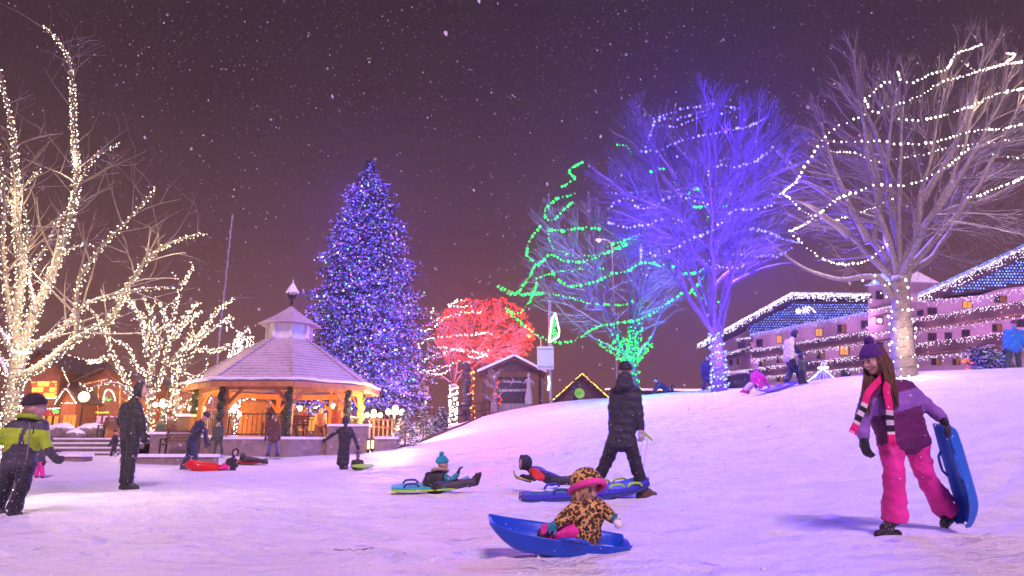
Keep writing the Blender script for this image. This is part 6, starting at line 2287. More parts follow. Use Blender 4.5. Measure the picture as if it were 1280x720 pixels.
# ---- 1 the girl in purple
def girl():
    Y = hit(1108, 671)
    J = dict(head=(1092, 450), neck=(1103, 475, .03), shA=(1089, 491, -.06), shB=(1131, 485, .08), elA=(1078, 522, -.10), wrA=(1079, 546, -.14), haA=(1083, 566, -.16),
             elB=(1158, 506, .04), wrB=(1178, 524, -.08), haB=(1188, 538, -.16), hipA=(1113, 549, -.02), hipB=(1143, 545, .08), knA=(1118, 598, -.08), anA=(1118, 650, -.02),
             knB=(1155, 592, .08), anB=(1183, 637, .22), toeA=(1098, 668, -.10), heelA=(1121, 668, .0), toeB=(1180, 654, .14), heelB=(1194, 641, .28))
    J['pnA'] = (1, .3, 0); J['pnB'] = (-.5, -.3, -.8)
    bands = {}

    def pick(c, P):
        # yoke, chest and lower panels of the jacket
        ax = (P['hipB'] + P['hipA'] - P['shA'] - P['shB']).normalized()
        mid = (P['shA'] + P['shB']) / 2
        v = (c - mid).dot(ax)
        arm = False
        for a in 'AB':
            sh, el = P['sh' + a], P['el' + a]
            w_ = (P['wr' + a] - el)
            for p, q in ((sh.lerp(el, .25), el), (el, P['wr' + a])):
                t = max(0, min(1, (c - p).dot(q - p) / (q - p).length_squared))
                if (c - p.lerp(q, t)).length < .080: arm = True
        if v < .025: return 1
        if arm and v > 0.02: return 0
        return 0 if v < .165 else 1
    root, P, M, hs = person('girl in purple jacket and hot pink snow trousers carrying a blue sled', Y, J, .84, (-.92, -.30, -.30), [VIOLET, PLUM], PINK, BLACK, BOOT,
                            'pompom', PURPLEKNIT, pick, hem=.03, bulk=1.08, hs=.94, vox=.014, flare=.035, detail=True, amp=.016, curl=.5)
    head = P['head']; s, f, u = M.col[0], M.col[1], M.col[2]
    # long brown hair, falling in locks in front of both shoulders
    rng = random.Random(4)
    H = MB()
    for k in range(150):
        side = rng.choice((-1, 1))
        a = rng.uniform(.15, 1.0)
        st = head + M @ (Vector((side * (.074 + .008 * rng.random()), .055 - .125 * a, .045 + rng.uniform(-.02, .03))) * hs)
        end_px = (1074 + rng.uniform(0, 14), 505 + rng.uniform(0, 18)) if side * s.x < 0 else (1108 + rng.uniform(0, 16), 492 + rng.uniform(0, 24))
        e = W(end_px[0], end_px[1], Y + (-.17 if side * s.x < 0 else -.14) + rng.uniform(-.03, .03))
        m1 = st + u * -.10 + s * side * .018 + f * rng.uniform(-.02, .015)
        m2 = m1.lerp(e, .5) + Vector((rng.gauss(0, .008), -.022, rng.gauss(0, .01)))
        H.tube(smooth_path([st + u * .02, m1, m2, e], .03), [.006] + [.0085] * 3 + [.008] * 40, 5) if False else None
        pth = smooth_path([st + u * .02, m1, m2, e], .035)
        n = len(pth); H.tube(pth, [.0075 * (1 - .75 * (i / (n - 1)) ** 3) for i in range(n)], 5)
    # hair behind the shoulder
    for k in range(60):
        st = head + M @ (Vector((rng.uniform(-.07, .07), -.085, rng.uniform(-.05, .03))) * hs)
        e = P['neck'] + Vector((rng.uniform(-.03, .10), rng.uniform(.05, .10), -rng.uniform(.02, .12)))
        pth = smooth_path([st, st.lerp(e, .5) - f * .03, e], .035); n = len(pth)
        H.tube(pth, [.008 * (1 - .6 * (i / (n - 1)) ** 3) for i in range(n)], 5)
    H.build('hair', HAIR, root, smooth=True)
    # scarf: loop and two tails with black and white bars
    white, black, pink = cloth('scarf_white', (.68, .66, .66), 0, .95), cloth('scarf_black', (.02, .02, .025), 0, .95), cloth('scarf_pink', (.85, .02, .20), 0, .95, .7, 90)
    Sx = MB()

    def ribbon(pts, wid, th, bars, side=Vector((1, 0, 0))):
        p = smooth_path(pts, .012); n = len(p)
        for i in range(n - 1):
            t = i / (n - 1)
            Sx.mi = 0
            for a, b, mi in bars:
                if a <= t < b: Sx.mi = mi
            d = (p[i + 1] - p[i]).normalized(); nn = Vector((0, -1, 0)); x = d.cross(nn).normalized(); nn = x.cross(d)
            if i == 0: x0 = x
            q = [p[i] + x * wid / 2, p[i] - x * wid / 2, p[i + 1] - x * wid / 2, p[i + 1] + x * wid / 2]
            Sx.prism([v + nn * th / 2 for v in q], -nn * th)
        for k in range(7):
            Sx.mi = 0; e = p[-1] + x * (k / 6 - .5) * wid
            Sx.tube([e, e + d * .035 + Vector((random.Random(k).gauss(0, .004), 0, 0))], [.005, .003], 4)
    bars = [(.62, .68, 2), (.68, .74, 1), (.74, .80, 2), (.80, .87, 1), (.87, .92, 2)]
    ribbon([P['neck'] + Vector((.03, -.08, .02))] + [W(x, y, Y - d_) for x, y, d_ in ((1108, 486, .19), (1111, 505, .20), (1112, 525, .205), (1114, 543, .20), (1115, 552, .20))], .056, .014, bars)
    ribbon([P['neck'] + Vector((-.04, -.09, .02))] + [W(x, y, Y - d_) for x, y, d_ in ((1086, 490, .20), (1080, 507, .235), (1073, 523, .25), (1067, 537, .26))], .05, .014, bars)
    Sx.mi = 0
    Sx.tube([P['neck'] + M @ Vector((math.cos(a) * .078, math.sin(a) * .078, .012 * math.sin(a * 2) - .005)) for a in np.linspace(0, 2 * PI, 20)], .026, 8)
    Sx.build('scarf', [pink, black, white], root)
    # dark zip and hem tag
    Z = MB(); Z.tube([W(x, y, Y - d_) for x, y, d_ in ((1101, 488, .165), (1099, 508, .20), (1101, 528, .19), (1104, 546, .17))], .004, 5); Z.build('zip', BLACK, root)
    top, bot = W(1171, 529, Y + .07), W(1208, 657, Y + .06)
    tub_sled('toboggan', 'blue plastic toboggan held upright at her side by the girl in purple', BLUEPL2, bot, top, (-.93, .30, .02), .42, .095, handles=True)


girl()


# ---- 2 the toddler in leopard print and her sled
def toddler():
    Y = hit(742, 690)
    bow, stern = W(611, 648.5, Y - .02), W(785, 674, Y + .05)
    upv = Vector((.13, -.10, 1)).normalized()
    r = tub_sled('toboggan', 'bright blue plastic toboggan with raised bow carrying the toddler in leopard print', BLUEPL, bow, stern, upv, .46, .145, lift=.2)
    J = dict(head=(734.5, 610, .02), shA=(724, 634, -.02), shB=(747, 633, .02), elA=(706, 646, -.06), wrA=(697, 655, -.10), haA=(691, 658, -.12), elB=(760, 642, -.06), wrB=(766, 648, -.11), haB=(769, 652, -.16),
             hipA=(724, 664, 0.0), hipB=(738, 665, .06), knA=(702, 667, -.05), anA=(676, 668, -.05), knB=(704, 664, .08), anB=(678, 664, .08))
    root, P, M, hs = person('toddler in leopard-print hooded coat with pink trim sitting in a blue toboggan', Y, J, .50, (.40, -.86, -.30), LEOPARD, PINK, TEALSHELL, BOOT, None, None, None,
                            hem=.02, bulk=1.25, hs=.78, vox=.013, amp=.010, detail=True, up=(.05, -.2, 1), sleeve=1.12)
    head = P['head']; s, f, u = M.col[0], M.col[1], M.col[2]
    # tall leopard bonnet with rolled pink brim
    T = MB(); A = M @ Matrix.Rotation(.72, 3, 'X')
    prof = []
    for i in range(9):
        t = i / 8 * PI / 2; prof.append((.118 * math.cos(t) ** .75 if i < 8 else .004, .005 + .135 * math.sin(t)))
    inner = [(max(a - .012, .002), b - .012) for a, b in reversed(prof)]
    T.lathe(head, prof + inner, 28, A, True); me = T.mesh('hat', [LEOPARD], True); fix_normals(me); ho = link('hat', me, root)
    T = MB(); T.lathe(head, [(.122 + .019 * math.cos(a), .002 + .022 * math.sin(a)) for a in np.linspace(0, 2 * PI, 11)[:-1]], 28, A, True)
    me = T.mesh('brim', [PINKROLL], True); fix_normals(me); link('brim', me, ho)
    rng = random.Random(3); H = MB()
    for k in range(110):
        a = rng.uniform(.35, 2.8)
        # hair hangs round the face, thickest on the side away from the viewer's right
        st = head + A @ Vector((math.sin(a) * .085, math.cos(a) * .095, .02))
        e = st + Vector((rng.gauss(-.012, .012), rng.gauss(-.01, .01), -rng.uniform(.08, .155)))
        pth = smooth_path([st, st.lerp(e, .5) + Vector((rng.gauss(0, .008), -.012, 0)), e], .03); n = len(pth)
        H.tube(pth, [.006 * (1 - .8 * (i / (n - 1)) ** 2) for i in range(n)], 5)
    H.build('hair', BLONDE, root, smooth=True)
    # snowy mitten palm
    T = MB(); p = P['wrB'] + (P['wrB'] - P['elB']).normalized() * .06; T.ell(p + Vector((0, -.03, 0)), (.034, .025, .034)); link('snow_clump', remesh(T, .008, 2, lambda c, n: noise.noise(c * 40) * .006, [SNOWCAP], None, 'snow_clump'), root)


toddler()


# ---- 3 man pulling the foam sled
def puller():
    Y = hit(800, 622)
    J = dict(head=(782, 465), neck=(780, 481), shA=(768, 491, .06), shB=(794, 490, -.06), elA=(772, 520, .22), wrA=(786, 541, .26), elB=(799, 516, -.08), wrB=(801, 536, -.10), haB=(803, 550, -.10),
             hipA=(769, 548, .03), hipB=(785, 548, -.03), knA=(757, 580, .10), anA=(740, 609, .10), knB=(795, 580, -.06), anB=(803, 611, -.06), toeB=(818, 618, -.06), heelB=(799, 619, -.06), toeA=(752, 618, .12))
    J['pnB'] = (-.3, .9, 0)
    root, P, M, hs = person('man in long black padded jacket walking away and pulling a foam sled', Y, J, 1.0, (.55, .82, -.05), CHAR, BLACK, GLOVEW, BROWNBOOT, 'beanie', BLACK, None, hem=.06,
                            bulk=1.02, vox=.018, quilt=(.115, .008), amp=.018, hs=1.1, legbulk=1.06)
    # folded hood standing round the neck
    T = MB(); c = P['neck'] + Vector((0, -.01, .045))
    T.ell(c + Vector((0, -.03, -.02)), (.135, .115, .11)); T.ell(c + Vector((0, -.05, .05)), (.115, .10, .09)); T.ell(c + Vector((0, -.06, -.08)), (.15, .10, .08))
    link('hood', remesh(T, .014, 3, folds(.012, 12, 6), [CHAR], None, 'hood'), root)
    bow, st = W(806, 611, Y + .02), W(653, 629, Y - .62)
    b = board_sled('foam_sled', 'long indigo two-rider foam sled with lime handles behind the toddler', INDIGO, NAVYPL, bow + Vector((0, 0, .02)), st + Vector((0, 0, .06)), (0, -.12, 1), .50, .10,
                   None, ((.85, -1, LIMEPL), (.70, -1, LIMEPL), (.70, 1, LIMEPL), (.28, 1, INDIGO), (.25, -1, NAVYPL), (.85, 1, LIMEPL)))
    # snow lying on the deck
    rng = random.Random(2); T = MB()
    ax = bow - st
    for t in (.12, .2, .33, .5, .62):
        T.ell(st + ax * t + Vector((0, rng.uniform(-.2, -.1), .14)), (.12 * rng.uniform(.5, 1.1), .05, .018))
    tag(link('snow_clump', remesh(T, .012, 2, lambda c, n: noise.noise(c * 25) * .008, [SNOWCAP], None, 'snow_clump'), b), None)
    # tow rope and its grip
    g = P['wrB'] + Vector((.03, -.06, -.10)); e = W(793, 609, Y + .0)
    T = MB(); T.tube(smooth_path([g, g.lerp(e, .5) + Vector((-.02, 0, -.02)), e], .08), .006, 6); T.tube(smooth_path([g + Vector((.06, 0, 0)), g.lerp(e, .5) + Vector((.06, 0, -.03)), e + Vector((.03, 0, 0))], .08), .006, 6)
    ro = T.build('tow_rope', WHITESHELL, None, g); tag(ro, 'pale tow rope with lime grip running from the man\'s hand to the foam sled', 'rope')
    T = MB(); T.cap(g + Vector((.02, -.02, .03)), .018, g + Vector((.10, -.02, -.05)), .018); T.build('grip', LIMEPL, ro, smooth=True)


puller()


# ---- 4 child with turquoise hat
def turquoise():
    Y = hit(545, 619)
    J = dict(head=(553, 580, .0), neck=(550, 590), shA=(536, 595, .02), shB=(553, 594, -.02), elA=(532, 604, -.06), wrA=(538, 606.5, -.16), elB=(563, 601, -.02), wrB=(572, 593, -.02), haB=(574, 587, -.02),
             hipA=(540, 609, .06), hipB=(548, 609, -.08), knA=(566, 604, .10), anA=(588, 604, .10), knB=(566, 607, -.08), anB=(594, 602, -.06), toeB=(600, 592, -.06), toeA=(596, 593, .1), heelB=(596, 604, -.06), heelA=(590, 605, .1))

    def pick(c, P):
        a, b = P['shB'].lerp(P['elB'], .45), P['wrB']
        t = max(0, min(1, (c - a).dot(b - a) / (b - a).length_squared))
        return 1 if (c - a.lerp(b, t)).length < .07 else 0
    board_sled('foam_sled', 'turquoise and lime foam sled under the child in the turquoise hat', TEALFOAM, LIMEPL, W(586, 607, Y + .15) + Vector((0, 0, .01)), W(489, 615, Y - .05) + Vector((0, 0, .05)), (0, -.1, 1), .50, .055, None,
               ((.25, 1, NAVYPL), (.25, -1, NAVYPL), (.62, -1, NAVYPL)))
    root, P, M, hs = person('child in turquoise bobble hat and dark coat sitting on a foam sled', Y, J, .66, (.93, .30, -.05), [BLACK, TEALSHELL], DARKGREY, BLACK, BOOT, 'pompom', TEAL, pick, hem=.02, bulk=1.15, hs=.86, vox=.016, amp=.014)
    T = MB(); T.tube([P['neck'] + Vector((math.cos(a) * .115, math.sin(a) * .10, .02 - .03 * math.sin(a))) for a in np.linspace(0, 2 * PI, 18)], .022, 8); T.build('collar', TAN, root, smooth=True)


turquoise()


# ---- 5 child lying prone in dark and red jacket
def prone_red():
    Y = 10.9
    J = dict(head=(656, 579), neck=(661, 586), shA=(666, 590, -.12), shB=(666, 587, .14), elA=(677, 598, -.22), wrA=(664, 597, -.2), elB=(668, 598, .22), wrB=(660, 596, .16), hipA=(690, 600, -.06), hipB=(690, 598, .08),
             knA=(704, 602, -.10), anA=(724, 601, -.10), knB=(704, 600, .12), anB=(726, 597, .12))

    def pick(c, P):
        a, b = P['shA'].lerp(P['elA'], .1), P['elA']
        t = max(0, min(1, (c - a).dot(b - a) / (b - a).length_squared))
        return 1 if (c - a.lerp(b, t)).length < .088 else 0
    person('child in dark hooded jacket with red sleeve panel lying prone on the snow', Y, J, .70, (-.90, -.25, .05), [NAVY, REDSHELL], CHAR, BLACK, BOOT, 'hood', NAVY, pick, hem=.0, bulk=1.0, hs=.86, vox=.017, up=(.0, 0, 1), z0=W(690, 606, Y).z, foot=True)
    p = W(640, 595, Y - .05); q = W(664, 602, Y - .05)
    board_sled('foam_sled', 'small yellow and black board under the child lying prone', YELLOWPL, NAVYPL, p, q, (.15, 0, 1), .40, .035)
    q = W(627, 594.5, Y + 1.0); q.z = gz(q.x, q.y) + .02
    T = MB(); T.box(q, (.17, .10, .03)); o = T.build('sled_grip', LIMEPL, None, q - Vector((0, 0, .02))); tag(o, 'lime plastic sled grip lying on the snow between two children', 'sled grip')
    T = MB(); e = W(602, 597, Y + .6); e.z = gz(e.x, e.y) + .015
    T.tube(smooth_path([q - Vector((.08, 0, 0)), q.lerp(e, .5) + Vector((0, .04, 0)), e], .05), .006, 5); T.build('cord', WHITESHELL, o)


prone_red()


# ---- 6 man in black, left
def man_black():
    Y = hit(158, 612)
    J = dict(head=(177, 488), neck=(168, 500), shA=(157, 508, .10), shB=(171, 508, -.10), elA=(150, 528, .12), wrA=(164, 540, .20), elB=(178, 527, -.12), wrB=(179, 541, -.13), haB=(181, 553, -.13),
             hipA=(159, 544, .06), hipB=(168, 544, -.06), knA=(158, 577, .06), anA=(155, 604, .05), knB=(164, 576, -.06), anB=(160, 604, -.07), toeA=(171, 609, .06), toeB=(171, 610, -.08), heelA=(152, 609, .05), heelB=(155, 610, -.07))
    J['pnB'] = (-.2, 1, 0)
    root, P, M, hs = person('tall man in snow-flecked black hooded jacket standing in profile facing right', Y, J, 1.0, (.90, .22, -.08), BLACK, BLACK, BLACK, BOOT, 'hood', BLACK, None, hem=.0, bulk=.98, vox=.018, amp=.016, hoodopen=80)
    f = M.col[1]; T = MB(); c = P['head'] + M @ Vector((0, .10, .075)); T.ell(c, (.075, .065, .012), M @ Matrix.Rotation(-.25, 3, 'X')); T.build('cap_peak', BLACK, root, smooth=True)


man_black()


# ---- 7 boy in lime and grey
def boy_lime():
    Y = hit(22, 646)
    J = dict(head=(43, 509), neck=(35, 521), shA=(17, 533, -.03), shB=(51, 531, .06), elA=(-3, 549, -.10), wrA=(-14, 569, -.18), elB=(57, 552, .03), wrB=(62, 566, -.01), haB=(69, 573, -.03),
             hipA=(15, 576, -.02), hipB=(33, 577, .04), knA=(6, 608, .02), anA=(-4, 634, .06), knB=(28, 609, -.02), anB=(17, 637, .0), toeB=(24, 644, -.05), heelB=(12, 645, .0), toeA=(5, 643, .04))

    def pick(c, P):
        sh = (P['shA'] + P['shB']) / 2; ax = ((P['hipA'] + P['hipB']) / 2 - sh).normalized()
        v = (c - sh).dot(ax)
        for a in 'AB':
            p, q = P['sh' + a].lerp(P['el' + a], .35), P['el' + a].lerp(P['wr' + a], .45)
            if (c - p.lerp(q, .5)).length < .13 and (c - sh).length > .17:
                return 1 if (c - P['sh' + a]).length > .07 and v > .03 else 0
        x = (c - sh).x
        if .03 < v < .17 and abs(x - .03) > .018 and abs(x) < .19: return 1
        return 0
    root, P, M, hs = person('boy in lime and grey ski jacket with dark beanie walking at the left edge', Y, J, .80, (.78, .50, -.02), [DARKGREY, LIME], cloth('snowy_black_trousers', (.02, .021, .028), .12, .6), DARKGREY, BOOT, 'beanie', cloth('dark_knit', (.04, .03, .04), .06, .95, .8, 80), pick, hem=.03,
                            bulk=.94, hs=.92, vox=.015, amp=.013, flare=.012)
    T = MB(); T.tube([P['neck'] + Vector((math.cos(a) * .085, math.sin(a) * .075, -.005 - .015 * math.sin(a))) for a in np.linspace(0, 2 * PI, 16)], .022, 8); T.build('collar', LIME, root, smooth=True)
    T = MB(); T.tube([W(x, y, Y - d) for x, y, d in ((37, 528, .10), (36.5, 545, .145), (35, 560, .15), (33, 574, .145))], .005, 5); T.build('zip', GALV, root)
    T = MB(); T.tube([W(42.5, 532, Y - .12), W(41.5, 542, Y - .13)], .006, 5); T.build('pocket_zip', BLACK, root)


boy_lime()


def simple(label, feet, h, k, jk, pt, face, hat, hatm, lean=(0, 0), arms=None, Y=None, spread=.5, group=None, hem=.05, gl=BLACK, bt=BOOT, vox=.035, sh=None, headpx=None, bulk=1.0):
    """standing figure: feet pixel, height in photo pixels; lean moves the head; arms: (elbowA, wristA, elbowB, wristB) pixel offsets from the feet"""
    Y = Y or hit(*feet)
    x, y = feet
    w_ = (sh or h * .125)
    lx = lean[0]
    f = Vector(face).normalized()
    def at(fr, dx, dy=0): return (x + lx * fr + dx, y - h * fr, dy)
    fs = abs(f.y)           # facing the viewer or away: shoulders spread across, else in depth
    mx = w_ * max(.35, fs); dz = (.16 * k) * (1 - fs)
    J = dict(head=at(.925, h * .01), neck=at(.84, 0), shA=at(.79, -mx, dz), shB=at(.79, mx, -dz), hipA=at(.50, -mx * .5, dz * .6), hipB=at(.50, mx * .5, -dz * .6),
             knA=at(.27, -mx * (.45 + spread * .4), dz * .6), anA=at(.045, -mx * (.4 + spread), dz * .6), knB=at(.27, mx * (.45 + spread * .4), -dz * .6), anB=at(.045, mx * (.4 + spread), -dz * .6))
    if arms is None:
        arms = ((-mx * 1.25, .62), (-mx * 1.25, .47), (mx * 1.25, .62), (mx * 1.25, .47))
    for n, (dx, fr) in zip(('elA', 'wrA', 'elB', 'wrB'), arms):
        J[n] = (x + lx * fr + dx, y - h * fr, (dz if n[2] == 'A' else -dz) - (.05 if n[0] == 'w' else 0))
    return person(label, Y, J, k, face, jk, pt, gl, bt, hat, hatm, None, hem=hem, bulk=bulk, hs=k ** .4, vox=vox, group=group, amp=.016)


# ---- mid-ground figures on the flat
def middle_people():
    # pink child half hidden behind the boy
    simple('small child in pink snow trousers half hidden behind the boy in lime', (49.5, 598), 50, .60, DARKGREY, PINK, (-.6, .6, 0), 'beanie', PINKROLL, vox=.025)
    # dark child by the steps
    simple('small dark-clothed child running past the stone steps behind the man in black', (141, 572), 34, .62, BLACK, BLACK, (.8, -.3, 0), 'beanie', BLACK, (4, 0), ((-4, .62), (-6, .5), (4, .62), (3, .48)), spread=1.6, Y=25.3)
    # bending man
    Y = hit(235, 588)
    J = dict(head=(257, 521, -.05), neck=(252, 526), shA=(247, 529, .16), shB=(253, 530, -.14), elA=(256, 541, .18), wrA=(259, 552, .16), elB=(257, 541, -.18), wrB=(257, 553, -.2), hipA=(239, 551, .10), hipB=(241, 552, -.10),
             knA=(236, 568, .14), anA=(228, 584, .14), knB=(244, 569, -.12), anB=(243, 584, -.12))
    person('man in dark jacket and jeans bending forward over a red sled', Y, J, 1.0, (.75, -.2, -.55), NAVY, JEANS, BLACK, BROWNBOOT, 'beanie', NAVY, None, hem=.08, vox=.025, amp=.016, up=(.5, 0, .8))
    # far child in olive
    simple('child in olive jacket standing on the terrace left of the gazebo steps', (273, 567), 41, .80, OLIVE, OLIVE, (0, -1, 0), 'beanie', BLACK, (0, 0), ((-6, .60), (-8, .47), (6, .64), (5, .55)), Y=26.2)
    # seated dark child by the red sled
    Y = hit(289, 588)
    J = dict(head=(294, 566), neck=(292, 572), shA=(286, 575, .10), shB=(294, 575, -.10), elA=(282, 581, .12), wrA=(281, 586, .12), elB=(296, 582, -.12), wrB=(290, 586, -.16), hipA=(288, 585, .06), hipB=(291, 586, -.08), knA=(281, 581, .08), anA=(275, 585, .08), knB=(281, 584, -.1), anB=(274, 587, -.1))
    person('child in black hood and pink trousers sitting on the snow by the red sled', Y, J, .72, (.5, -.8, 0), BLACK, PINK, BLACK, BOOT, 'hood', BLACK, None, hem=0, vox=.025)
    tub_sled('toboggan', 'red plastic toboggan at the feet of the bending man', REDPL, W(233, 578, Y - .3), W(279, 587, Y - .3), (0, -.35, 1), .55, .12)
    # lying child on red sled
    Y = hit(318, 581)
    g_ = W(318, 578, Y)
    saucer('saucer_sled', 'red saucer sled under the child lying flat in front of the gazebo', REDPL, G(g_.x - .12, Y, .05), (.05, -.12, 1), .44, .08)
    J = dict(head=(303, 571), neck=(306, 573), shA=(308, 574, -.14), shB=(308, 573, .14), elA=(304, 577, -.2), wrA=(301, 578, -.2), elB=(304, 576, .2), wrB=(301, 577, .2), hipA=(320, 576, -.08), hipB=(320, 575, .08), knA=(327, 577, -.1), anA=(333, 577, -.1), knB=(327, 576, .1), anB=(333, 575, .1))
    person('child in dark clothes lying face down on a red saucer sled', Y, J, .72, (-.9, -.2, .2), CHAR, BLACK, BLACK, BOOT, 'hood', CHAR, None, hem=0, vox=.025, up=(0, 0, 1))
    # woman standing
    simple('woman in dark parka and purple jeans standing in front of the gazebo', (341.5, 569.5), 52, .93, BROWNCOAT, LILACPANTS, (-.2, -1, 0), 'hood', BLACK, (0, 0), ((-8.5, .62), (-9.5, .45), (8, .62), (8, .47)), Y=26.0, hem=.20, bulk=1.05)
    # black-coated figure with arms held out
    Y = hit(430, 587)
    J = dict(head=(432, 526), neck=(432, 533), shA=(426, 537), shB=(438, 537), elA=(416, 543), wrA=(408, 549), elB=(443, 546), wrB=(446, 556), hipA=(427, 561), hipB=(433, 561), knA=(427, 574), anA=(427, 585), knB=(432, 574), anB=(432, 585))
    person('person in long black hooded coat with one arm stretched out to the left', Y, J, .95, (.1, .98, 0), BLACK, BLACK, BLACK, BOOT, 'hood', BLACK, None, hem=.42, bulk=.98, vox=.026, amp=.015)
    # child with wide hat on a green saucer
    Y = hit(448, 587)
    p = W(454, 583, Y - .25)
    saucer('saucer_sled', 'lime green saucer sled beside the person in the long black coat', LIMEPL, G(p.x, p.y, .05), (0, -.10, 1), .33, .07)
    J = dict(head=(447.5, 570), neck=(447, 574), shA=(442, 577), shB=(452, 577), elA=(440, 582), wrA=(442, 586, -.1), elB=(454, 582), wrB=(453, 585, -.1), hipA=(444, 584, .02), hipB=(450, 584, .02), knA=(443, 584, -.2), anA=(444, 587, -.35), knB=(452, 584, -.2), anB=(453, 587, -.35))
    person('small child in black with wide flat grey hat beside a lime saucer', Y + .3, J, .60, (.0, .98, .0), BLACK, BLACK, BLACK, BOOT, 'flat_hat', DARKGREY, None, hem=0, vox=.026, bulk=1.2)


middle_people()


# ---- figures on the hill
def hill_people():
    Y = 21.6
    J = dict(head=(945, 457), neck=(946, 463), shA=(941, 468, -.08), shB=(950, 468, .08), elA=(940, 475, -.14), wrA=(944, 481, -.2), elB=(957, 475, .10), wrB=(961, 483, .05), hipA=(946, 482, -.08), hipB=(950, 482, .08), knA=(938, 480, -.14), anA=(930, 488, -.22), knB=(940, 481, .06), anB=(935, 489, -.05))
    person('child in magenta jacket and pale trousers sitting on the hill by the snowboarder', Y, J, .78, (-.75, -.4, -.1), MAGENTA, PALEPINK, BLACK, REDBOOT, 'beanie', PALEPINK, None, hem=0, vox=.024, bulk=1.1)
    Y = 20.8
    J = dict(head=(994, 418), neck=(990, 424), shA=(984, 428, .12), shB=(990, 428, -.12), elA=(992, 437, .16), wrA=(999, 441, .1), elB=(996, 436, -.16), wrB=(1001, 440, -.12), hipA=(984, 446, .08), hipB=(987, 446, -.08), knA=(990, 462, .06), anA=(983, 477, .0), knB=(996, 462, -.1), anB=(1001, 476, -.05), toeA=(988, 480, 0), toeB=(1006, 479, -.05))
    a = 1

    def pick(c, P):
        for q in 'AB':
            for p, e in ((P['sh' + q].lerp(P['el' + q], .35), P['el' + q]), (P['el' + q], P['wr' + q])):
                t = max(0, min(1, (c - p).dot(e - p) / (e - p).length_squared))
                if (c - p.lerp(e, t)).length < .085: return 1
        return 0
    person('man in white vest and black helmet leaning forward on the hill crest', Y, J, 1.0, (.85, -.35, -.3), [WHITESHELL, BLACK], BLACK, BLACK, BOOT, 'helmet', BLACK, pick, hem=.03, vox=.024, bulk=1.05)
    # the child held between his arms
    simple('small child in olive jacket standing in front of the man in white vest', (1003, 479), 36, .56, OLIVE, BLACK, (.7, -.6, 0), 'helmet', BLACK, (-1, 0), ((-3, .6), (-3, .5), (4, .66), (6, .70)), Y=20.4, vox=.026, bulk=1.15)
    p, q = W(949, 497.5, 20.2), W(994, 479.5, 20.7)
    p.z = gz(p.x, p.y) + .06; q.z = gz(q.x, q.y) + .10
    board_sled('snowboard', 'long violet snowboard pointing downhill under the man in white vest', PURPLEPL, NAVYPL, p, q, (-.2, -.35, 1), .32, .03, None, ((.35, 1, YELLOWPL), (.35, -1, YELLOWPL), (.7, 1, YELLOWPL)))
    # man in blue at right
    simple('man in bright blue jacket and brown hat standing on the crest at the right edge', (1267, 470), 70, .98, BLUESHELL, OLIVE, (0, .95, 0), 'beanie', BROWNCOAT, (0, 0), ((-11, .64), (-11, .48), (11, .66), (14, .55)), Y=21.2, sh=9.5)
    # crouching child in blue
    Y = 31.5
    J = dict(head=(819, 475), neck=(823, 478), shA=(822, 480, .08), shB=(826, 480, -.08), elA=(818, 486, .1), wrA=(817, 492, .1), elB=(820, 487, -.1), wrB=(818, 493, -.1), hipA=(833, 487, .06), hipB=(834, 487, -.06), knA=(828, 492, .08), anA=(832, 497, .08), knB=(829, 492, -.08), anB=(833, 497, -.08))
    person('child in dark blue crouching on all fours on the hill crest', Y, J, .85, (-.85, -.2, -.3), NAVY, NAVY, BLACK, BOOT, 'beanie', NAVY, None, hem=.02, vox=.03, bulk=1.2)
    simple('dark small figure sitting low on the crest right of the crouching child', (840, 497), 14, .40, BLACK, BLACK, (.5, -.5, 0), 'hood', BLACK, Y=32.0)
    # child with a green saucer
    Y = 35.8
    simple('child in dark coat climbing the crest in front of the yellow-lit house', (719, 506), 30, .75, BLACK, BLACK, (.6, .6, 0), 'hood', BLACK, Y=Y)
    p = W(724, 492, Y - .35)
    saucer('saucer_sled', 'lime saucer sled carried on the back of the child near the yellow-lit house', LIMEPL, p, (.15, -1, .2), .26, .06)
    simple('person in dark blue standing beside the trunk of the blue tree', (884, 489), 45, 1.0, NAVY, NAVY, (-.3, -.9, 0), 'beanie', NAVY, Y=29.0, hem=.25)


hill_people()


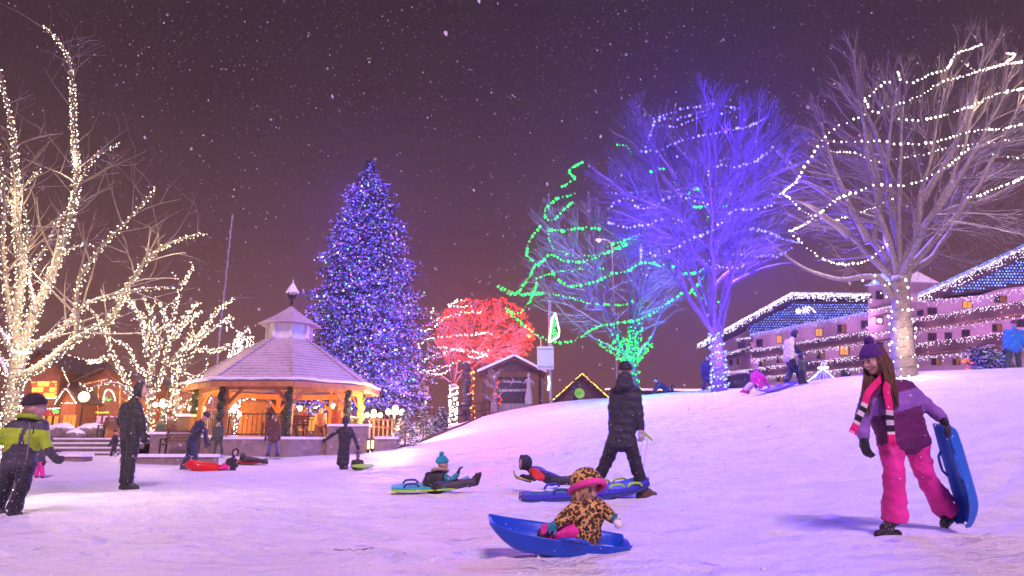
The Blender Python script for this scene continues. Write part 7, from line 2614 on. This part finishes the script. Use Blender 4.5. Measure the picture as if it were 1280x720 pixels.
# ---- figures in and beside the gazebo
def gazebo_people():
    z = 1.03
    def at(label, px, head_y, Y, jk, pt, face, hat, hatm, arms=None, k=1.0):
        foot = W(px, 500, Y)
        # pixel row of the floor at this distance
        lo, hi = 480.0, 600.0
        for _ in range(40):
            m = (lo + hi) / 2
            if W(px, m, Y).z > z: lo = m
            else: hi = m
        y = lo
        return simple(label, (px, y), y - head_y, k, jk, pt, face, hat, hatm, (0, 0), arms, Y=Y)
    at('man in brown coat standing inside the gazebo at its left front', 335, 504, 29.5, BROWNCOAT, BROWNCOAT, (.7, -.3, 0), None, None)
    at('person in lilac shirt with back turned inside the gazebo', 367, 507, 31.2, LILAC, JEANS, (.2, .9, 0), None, None, ((-7, .62), (-3, .6), (7, .62), (4, .6)))
    at('person in orange coat standing by the wreath inside the gazebo', 380, 510, 31.0, ORANGECOAT, ORANGECOAT, (-.8, -.2, 0), 'beanie', ORANGECOAT)
    at('person in pale orange coat at the right post inside the gazebo', 401, 511, 31.6, cloth('apricot_coat', (.55, .25, .12)), BROWNCOAT, (0, -1, 0), 'beanie', TAN)
    at('person in bright orange hooded poncho at the right end of the gazebo', 421, 508, 30.5, cloth('bright_orange_poncho', (.62, .15, .03)), BROWNCOAT, (-.4, -.8, 0), 'hood', ORANGECOAT)
    simple('person in dark green sitting on the planter between the lit stems', (201, 552), 30, .75, OLIVE, BLACK, (0, -1, 0), 'beanie', OLIVE, Y=28.4)
    simple('person in dark red coat on the planter right of the lit stems', (214.5, 552), 32, .8, BROWNCOAT, BLACK, (.3, -.9, 0), 'hood', BROWNCOAT, Y=28.5)


gazebo_people()
p = W(230, 548, 28.7); zz = gz(p.x, p.y)
_r = empty('waste_bin', (p.x, p.y, zz), 'dark slatted bin standing behind the planter wall near the gazebo', 'bin')
B = MB(); B.box((p.x, p.y, zz + .75), (.5, .5, 1.5)); B.build('body', BROWNWOOD, _r)
B = MB(); B.box((p.x, p.y, zz + 1.56), (.58, .58, .1)); B.build('lid', SNOWCAP, _r)
# twigs lying on the snow
rng = random.Random(1)
for x, y, n, lab in ((440, 692, 3, 'thin fallen twig lying on the snow, nearer the lower left'),):
    Y_ = hit(x, y); g0 = W(x - 22, y, Y_); g1 = W(x + 26, y - 3, Y_ + .1)
    B = MB(); pts = [G(g0.x + (g1.x - g0.x) * i / 8, g0.y + (g1.y - g0.y) * i / 8 + rng.uniform(-.02, .02), .012 + rng.uniform(0, .015)) for i in range(9)]
    B.tube(pts, .004, 5); B.tube([pts[5], G(pts[5].x + .09, pts[5].y + .08, .02)], .003, 4)
    tag(B.build('twig', BARK, None, pts[0]), lab, 'twig')
